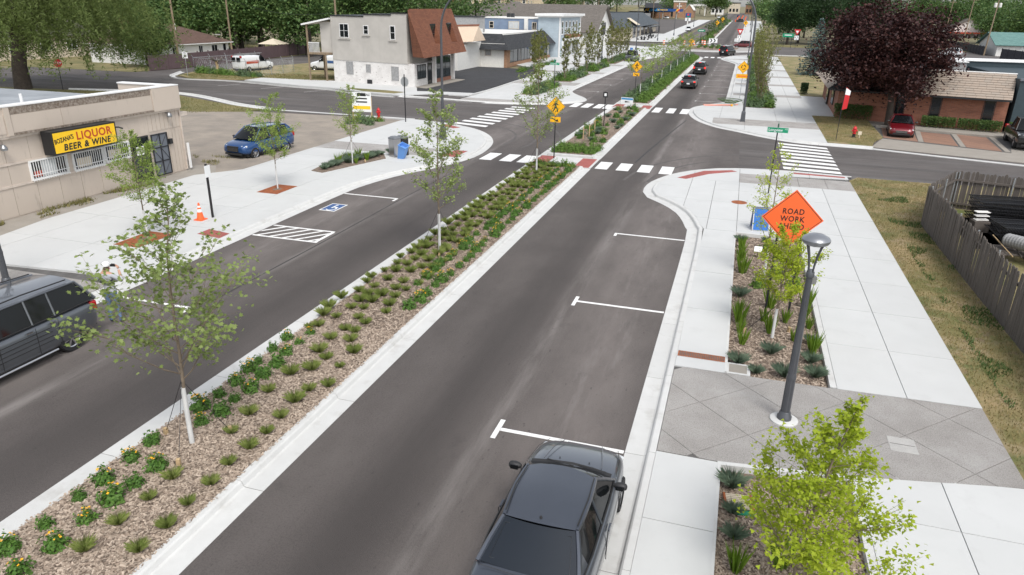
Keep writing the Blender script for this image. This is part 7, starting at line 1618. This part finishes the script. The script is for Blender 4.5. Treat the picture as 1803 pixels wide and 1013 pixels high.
for k in range(8): MB().obox((0,-.18+k*.052,.06),(.46,.022,.03),0,R(0)).build('bar','cream',ig)
MB().obox((-.24,0,.05),(.04,.44,.06)).obox((.24,0,.05),(.04,.44,.06)).build('frame','rust_grate',ig); MB().obox((.1,-.26,.01),(.3,.12,.04)).build('pipe_cap','sign_green',ig)

# ---------------------------------------------------------------- fences, poles, wires
wf = site('wooden_fence','weathered grey wooden picket fence around the junk yard','fence',(7.1,29.2))
pk = []
for s in range(3):
    w_ = .128; hh = 1.74+.03*s; m = MB(); m.add([(-w_/2,-.011,0),(w_/2,-.011,0),(w_/2,-.011,hh-.07),(.03,-.011,hh),(-.03,-.011,hh),(-w_/2,-.011,hh-.07)]+[(-w_/2,.011,0),(w_/2,.011,0),(w_/2,.011,hh-.07),(.03,.011,hh),(-.03,.011,hh),(-w_/2,.011,hh-.07)],[(0,1,2,3,4,5),(11,10,9,8,7,6),(0,6,7,1),(1,7,8,2),(2,8,9,3),(3,9,10,4),(4,10,11,5),(5,11,6,0)]); pk.append(m.mesh('picket','wood_grey'))
FP = [(7.1,11.5),(7.1,29.2),(8.75,32.5),(14.5,31.2)]
for (a,b) in zip(FP,FP[1:]):
    A_=Vector(a)*K; B_=Vector(b)*K; L_=(B_-A_).length; n=int(L_/.142); ang=math.atan2(B_.y-A_.y,B_.x-A_.x)
    for i in range(n):
        p=A_.lerp(B_,(i+.5)/n); o=bpy.data.objects.new('picket',random.choice(pk)); C.objects.link(o); o.parent=wf
        o.location=Vector((p.x+random.uniform(-.008,.008),p.y,.08+random.uniform(-.03,.02)))-wf.location; o.rotation_euler=(random.uniform(-.015,.015),random.uniform(-.018,.018),ang)
    nrm=Vector((-(B_-A_).y,(B_-A_).x)).normalized()*-.07
    for zz in (.35,1.45): MB().obox(((A_.x+B_.x)/2+nrm.x,(A_.y+B_.y)/2+nrm.y,zz),(L_,.05,.09),ang).build('rail','wood_grey',wf)
    m_=int(L_/2.4)+1
    for i in range(m_+1):
        p=A_.lerp(B_,i/m_); MB().tube([(p.x+nrm.x*1.9,p.y+nrm.y*1.9,0),(p.x+nrm.x*1.9,p.y+nrm.y*1.9,1.8)],.03,8).build('steel_post','galv',wf)
# junk behind the fence
JP=[(10.1+j(.1),30.2+j(.1),.12+.13*q,j(.15)) for q in range(9)]+[(10.2+j(.12),27.9+j(.1),.12+.12*q,j(.12)) for q in range(7)]
for i,(x,y,z_,rz) in enumerate(JP):
    o=thing('steel_fence_panel',('black steel fence panel in the rear stack of the junk yard','black steel fence panel in the front stack of the junk yard')[i>8],'fence panel',(x,y),rz,('rear stack of black fence panels','front stack of black fence panels')[i>8],z_); m=MB()
    o['label'] = 'black steel fence panel, %s from the bottom of the %s stack in the junk yard' % (('1st','2nd','3rd','4th','5th','6th','7th','8th','9th')[i if i<9 else i-9], ('rear','front')[i>8])
    for k in range(26): MB().box(-1.25+k*.1,-1.225+k*.1,-.85,.85,0,.03).build('bar','black_metal',o)
    for yy in (-.7,0,.7): MB().box(-1.3,1.3,yy-.02,yy+.02,.03,.06).build('rail','black_metal',o)
for i,(x,y) in enumerate(((8.95,29.0),(11.2,29.2))):
    o=thing('pale_rods',('bundle of pale rods stacked left of the black fence panels','bundle of pale rods stacked right of the black fence panels')[i],'rods',(x,y),R(10),z=.1)
    for k in range(9): MB().tube([(-.25,(k%3)*.12-.1+.03*(k//3),.5+(k//3)*.16),(.25,(k%3)*.12-.1,.52+(k//3)*.16)],.025,6).build('rod','white_far',o)
    MB().box(-.3,.3,-.2,.3,0,.46).build('crate','wood_grey',o)
dt = thing('drain_pipe','ribbed grey corrugated drain pipe lying in the junk yard','pipe',(9.55,24.6),z=.5)
P=[Vector((-.75,1.6,.25)).lerp(Vector((1.2,-1.4,.0)),t/60)+Vector((0,0,.18*math.sin(t/60*PI))) for t in range(61)]; MB().tube(P,[.24+.018*(k%2) for k in range(61)],18,False).build('pipe_wall','block_grey',dt)
bx = thing('junk_pallet','dark timber pallets and scrap piled in the yard behind the fence','pallet',(9.6,25.9),R(8),z=.08)
for k in range(6): MB().box(-1.3,1.3,-.6+k*.22,-.48+k*.22,.3,.34).build('slat','wood_grey',bx)
for k in range(3): MB().box(-1.2+k*1.1,-1.1+k*1.1,-.6,.65,.0,.3).build('bearer','wood_grey',bx)
for k in range(9): MB().tube([(-1+k*.3,-.9,.36),(-.8+k*.22+random.uniform(-.4,.4),.9,.42+random.uniform(0,.3))],.02,5).build('scrap_rod',('wood_pale','wood_grey','dark_metal')[k%3],bx)
ct = tag(MB(K).box(8.2,11.6,26.6,31.0,.06,.085).build('black_tarp','black_trim'),'black tarpaulin spread under the junk in the fenced yard','tarp')
MB(K).box(11.75,11.85,25,31.2,.1,1.7).build('tarp_upright','black_trim',ct)
def panel_fence(name,label,path,h,m,postm,step=2.4,board=.3):
    o=site(name,label,'fence',path[0])
    for a,b in zip(path,path[1:]):
        A_=Vector(a)*K;B_=Vector(b)*K;L_=(B_-A_).length;n=max(1,int(L_/step));ang=math.atan2(B_.y-A_.y,B_.x-A_.x)
        for i in range(n):
            p0=A_.lerp(B_,i/n);p1=A_.lerp(B_,(i+1)/n); c=(p0+p1)/2; l=(p1-p0).length
            pn=MB().obox((c.x,c.y,h/2),(l-.12,.03,h-.1),ang).build('fence_panel',m,o)
            nb_2=int(l/board); bmm=MB()
            for k in range(nb_2):
                q=p0.lerp(p1,(k+.5)/nb_2); MB().obox((q.x,q.y,h/2),(.05,.06,h-.12),ang).build('rib',m,pn)
            MB().obox((p0.x,p0.y,h/2+.05),(.12,.12,h+.1),ang).build('post',postm,o)
        MB().obox((B_.x,B_.y,h/2+.05),(.12,.12,h+.1),ang).build('post',postm,o)
    return o
panel_fence('panel_fence','plum-brown panel fence running past the white house',[(-63.9,68.0),(-63.5,73.6),(-64.3,86.2),(-66.4,104)],1.98,'plum_fence','plum_fence')
panel_fence('panel_fence','dark panel fence along the back lot by the leaning utility poles',[(46.2,172.5),(47.2,196),(47.4,218)],2.0,'navy_fence','navy_fence',3,.6)
panel_fence('panel_fence','dark panel fence at the right edge before the teal garage',[(45.2,159),(46.0,147),(47,138)],2.2,'navy_fence','navy_fence',3,.6)
cl = site('chain_link_fence','rusty chain-link fence with barbed top around the vacant corner lot','fence',(-50,66.7))
CP=[(-58.7,69),(-56,68.3),(-50.1,66.7),(-48.9,67.2),(-49.3,74.2)]; CP2=[(-58.7,69),(-57,78),(-62.5,89.5),(-58,98)]
for path in (CP,CP2[:2]):
    for a,b in zip(path,path[1:]):
        A_=Vector(a)*K;B_=Vector(b)*K;L_=(B_-A_).length;n=max(1,int(L_/2.6))
        for i in range(n+1):
            p=A_.lerp(B_,i/n); MB().tube([(p.x,p.y,0),(p.x,p.y,1.9),(p.x-.12,p.y-.12,2.2)],.03,6).build('post','galv',cl)
        MB().tube([(A_.x,A_.y,1.85),(B_.x,B_.y,1.85)],.025,6).build('top_rail','galv',cl)
        wire=MB(); k=int(L_/.35)
        for i in range(k):
            for s in (0,1):
                p=A_.lerp(B_,i/k); q=A_.lerp(B_,min(1,(i+3)/k)); wire.tube([(p.x,p.y,.05 if s else 1.8),(q.x,q.y,1.8 if s else .05)],.004,3,False)
        tag(wire.build('wire_mesh','galv',cl),kind='stuff')
ds_ = thing('dead_stump','pale dead tree stump with cut limbs in front of the white van','stump',(-54.5,67.6),z=.1)
MB().tube([(0,0,0),(.05,0,.9),(.0,0,1.6)],[.2,.15,.17],8).build('trunk','wood_pale',ds_)
for k in range(7): a=k*.9; MB().tube([(0,0,1.2+k*.06),(.5*math.cos(a),.5*math.sin(a),1.7+.1*(k%3)),(.85*math.cos(a),.85*math.sin(a),1.75+.25*(k%2))],[.1,.09,.07],6).build('limb','wood_grey',ds_)
for i in range(22):
    plant('weed_shrub',SHRUB+JUN,'scrubby weed along the chain-link fence of the corner lot','shrub','scrub along the chain-link fence',-57.5+i*.42+j(.2),68.3-i*.07+j(.3),.1,random.uniform(.7,1.5))
tn = thing('garden_canopy','cream garden canopy roof showing above the panel fence','canopy',(-67.2,96.5),z=0)
MB().add([(-1.9,-1.9,2.0),(1.9,-1.9,2.0),(1.9,1.9,2.0),(-1.9,1.9,2.0),(0,0,2.9)],[(0,1,4),(1,2,4),(2,3,4),(3,0,4)]).build('canopy_roof','cream',tn)
for sx in (-1,1):
    for sy in (-1,1): MB().tube([(sx*1.8,sy*1.8,0),(sx*1.8,sy*1.8,2.0)],.04,6).build('post','dark_metal',tn)
def upole(label, loc, h=12, lean=0, arms=True, z=0, tr=False, group=None):
    o=thing('utility_pole',label,'utility pole',loc,R(20),group,z); MB().tube([(0,0,0),(lean,0,h)],[.17,.11],8).build('pole','wood_pole',o,40)
    if arms: MB().obox((lean,0,h-.6),(2.4,.1,.12)).build('cross_arm','wood_pole',o)
    if tr:
        for s in (-1,1): MB().lathe([(.28,0),(.3,.05),(.3,.85),(.2,.95)],12,(lean+s*.55,0,h-2.6)).build('transformer','white_far',o)
    return o
upole('wooden utility pole in front of the white brown-roofed house',(-65.3,74.3),12)
upole('utility pole right of the white house above the wood',(-72,93),12); upole('reddish utility pole behind the porch of the corner building',(-46.5,79.5),11)
upole('leaning utility pole carrying two white transformers by the teal garage',(46.0,172.4),13,.5,tr=True); upole('leaning utility pole behind the dark fence, middle of three',(47.6,196.7),13,.5); upole('leaning utility pole behind the purple maple, farthest of three',(52,235),13,.5)
for i,(x,y) in enumerate(((-93,235),(-78,240),(-62,236),(-48,250),(-36,300))): upole('thin distant utility pole behind the shops',(x,y),13,group='utility poles behind the shops')
def wire(label, a, b, sag=.8):
    P=[Vector(a).lerp(Vector(b),t/14)+Vector((0,0,-sag*4*(t/14)*(1-t/14))) for t in range(15)]; return tag(MB().tube(P,.018,4).build('overhead_wire','black_metal'),label,'wire')
wire('overhead wire from the house pole towards the wood',(-65.3*K,74.3*K,9.6),(-72*K,93*K,9.6)); wire('overhead wire from the house pole to the left',(-65.3*K,74.3*K,9.4),(-95*K,60*K,9.6)); wire('overhead wire sloping from the wood to the corner building pole',(-72*K,93*K,9.3),(-46.5*K,79.5*K,7.5),1.2)
wire('overhead wire between the two nearer leaning poles',(46.5*K,172.4*K,9.5),(48.1*K,196.7*K,9.5)); wire('lower overhead wire crossing above the teal garage',(46.5*K,172.4*K,8.0),(80*K,160*K,8.2)); wire('overhead wire between the farther leaning poles',(48.1*K,196.7*K,9.0),(52.4*K,235*K,9.2))

# ---------------------------------------------------------------- person taking a photograph
mat('skin',(.48,.27,.19),.6,var=.1); mat('tee_grey',(.40,.41,.44),.85,var=.12,vs_=8); mat('denim',(.13,.20,.33),.9,var=.25,vs_=9); mat('cap_white',(.74,.74,.73),.8); mat('shoe',(.03,.03,.035),.7); mat('hair',(.10,.07,.05),.9)
def skinned(name, pts, edges, rad, parent, m, sub=2, root=0):
    me=bpy.data.meshes.new(name); me.from_pydata(pts,edges,[]); o=bpy.data.objects.new(name,me); C.objects.link(o); o.parent=parent
    sk=o.modifiers.new('k','SKIN'); sk.use_smooth_shade=True; sb_=o.modifiers.new('s','SUBSURF'); sb_.levels=sub; sb_.render_levels=sub
    for i,r_ in enumerate(rad): v=me.skin_vertices[0].data[i]; v.radius=r_ if isinstance(r_,tuple) else (r_,r_)
    me.skin_vertices[0].data[root].use_root=True
    bpy.context.view_layer.update(); bake(o); o.data.materials.clear(); o.data.materials.append(MT[m]); return o
pe = thing('person','person in white cap, grey shirt and jeans, back turned, taking a picture','person',(-16.1/K,14.35/K),R(14),z=.0)
pts=[(0,0,.93),(0,.01,1.06),(0,.02,1.20),(0,.015,1.35),(0,.0,1.46),(0,.02,1.53),(0,.035,1.60),(0,.045,1.69),   # 0 pelvis .. 7 head
 (-.10,0,.88),(-.115,.02,.50),(-.125,-.02,.10),(-.135,.10,.045),(.10,0,.88),(.125,.03,.50),(.15,.0,.10),(.165,.12,.045),   # legs
 (-.19,.0,1.42),(-.36,.06,1.24),(-.20,.25,1.52),(.19,.0,1.42),(.37,.06,1.25),(.20,.25,1.53)]      # arms
ed=[(0,1),(1,2),(2,3),(3,4),(4,5),(5,6),(6,7),(0,8),(8,9),(9,10),(10,11),(0,12),(12,13),(13,14),(14,15),(4,16),(16,17),(17,18),(4,19),(19,20),(20,21)]
rd=[(.165,.125),(.155,.115),(.165,.115),(.18,.12),(.11,.09),(.058,.058),(.085,.095),(.082,.098),.095,.065,.048,(.045,.04),.095,.065,.048,(.045,.04),.07,.048,.034,.07,.048,.034]
bo2=skinned('body',pts,ed,rd,pe,'skin')
for mm in ('tee_grey','denim','shoe','hair'): bo2.data.materials.append(MT[mm])
for p in bo2.data.polygons:
    c=p.center; r_=abs(c.x)
    if c.z<.085: p.material_index=3
    elif c.z<.98: p.material_index=2
    elif c.z<1.49 and not (c.y>.12 and r_>.13): p.material_index=1
    elif c.z>1.60 and c.y<.03: p.material_index=4
for s in (-1,1):
    base=Vector((s*.19,.26,1.535)); hp=[base,base+Vector((-s*.02,.03,.045)),base+Vector((-s*.05,.05,.075))]; he=[(0,1),(1,2)]; hr=[.03,(.036,.022),(.036,.02)]
    for k in range(4):
        a=hp[2]+Vector((-s*(.005+.0*k),.0,.022-.017*k)); b_=a+Vector((-s*.035,.02,.004)); c_=b_+Vector((-s*.03,-.008,.0)); i0=len(hp); hp+=[a,b_,c_]; he+=[(2,i0),(i0,i0+1),(i0+1,i0+2)]; hr+=[.010,.0095,.008]
    i0=len(hp); a=hp[1]+Vector((-s*.01,-.03,.02)); hp+=[a,a+Vector((-s*.035,-.005,.02))]; he+=[(1,i0),(i0,i0+1)]; hr+=[.011,.009]
    skinned('hand',[tuple(p) for p in hp],he,hr,pe,'skin',1)
MB().obox((0,.30,1.63),(.17,.02,.085)).build('phone','plastic_black',pe)
MB().lathe([(.098,1.70),(.103,1.74),(.088,1.79),(.045,1.825),(.001,1.832)],18,(0,.04,0)).build('cap','cap_white',pe,60)
MB().loft([[(-.075,.12,1.722),(0,.14,1.735),(.075,.12,1.722)],[(-.06,.20,1.70),(0,.235,1.71),(.06,.20,1.70)]],False).build('cap_peak','cap_white',pe)
for s in (-1,1): MB().lathe([(.012,0),(.022,.01),(.012,.02)],8,(s*.088,.045,1.63),'X').build('ear','skin',pe)
MB().tube([(0,.14,1.64),(0,.155,1.625),(0,.145,1.612)],[.012,.016,.01],6).build('nose','skin',pe)
for s in (-1,1): MB().lathe([(.006,-.003),(.011,0),(.006,.003)],8,(s*.032,.137,1.655),'Y').build('eye','plastic_black',pe)
MB().obox((0,.136,1.587),(.045,.008,.008)).build('mouth','sign_red',pe)
MB().tube([(-.17,-.085,1.27),(-.05,-.115,1.25),(.08,-.115,1.28),(.19,-.07,1.34)],[.03,.03,.03,.03],6).build('bag_strap','plastic_black',pe)
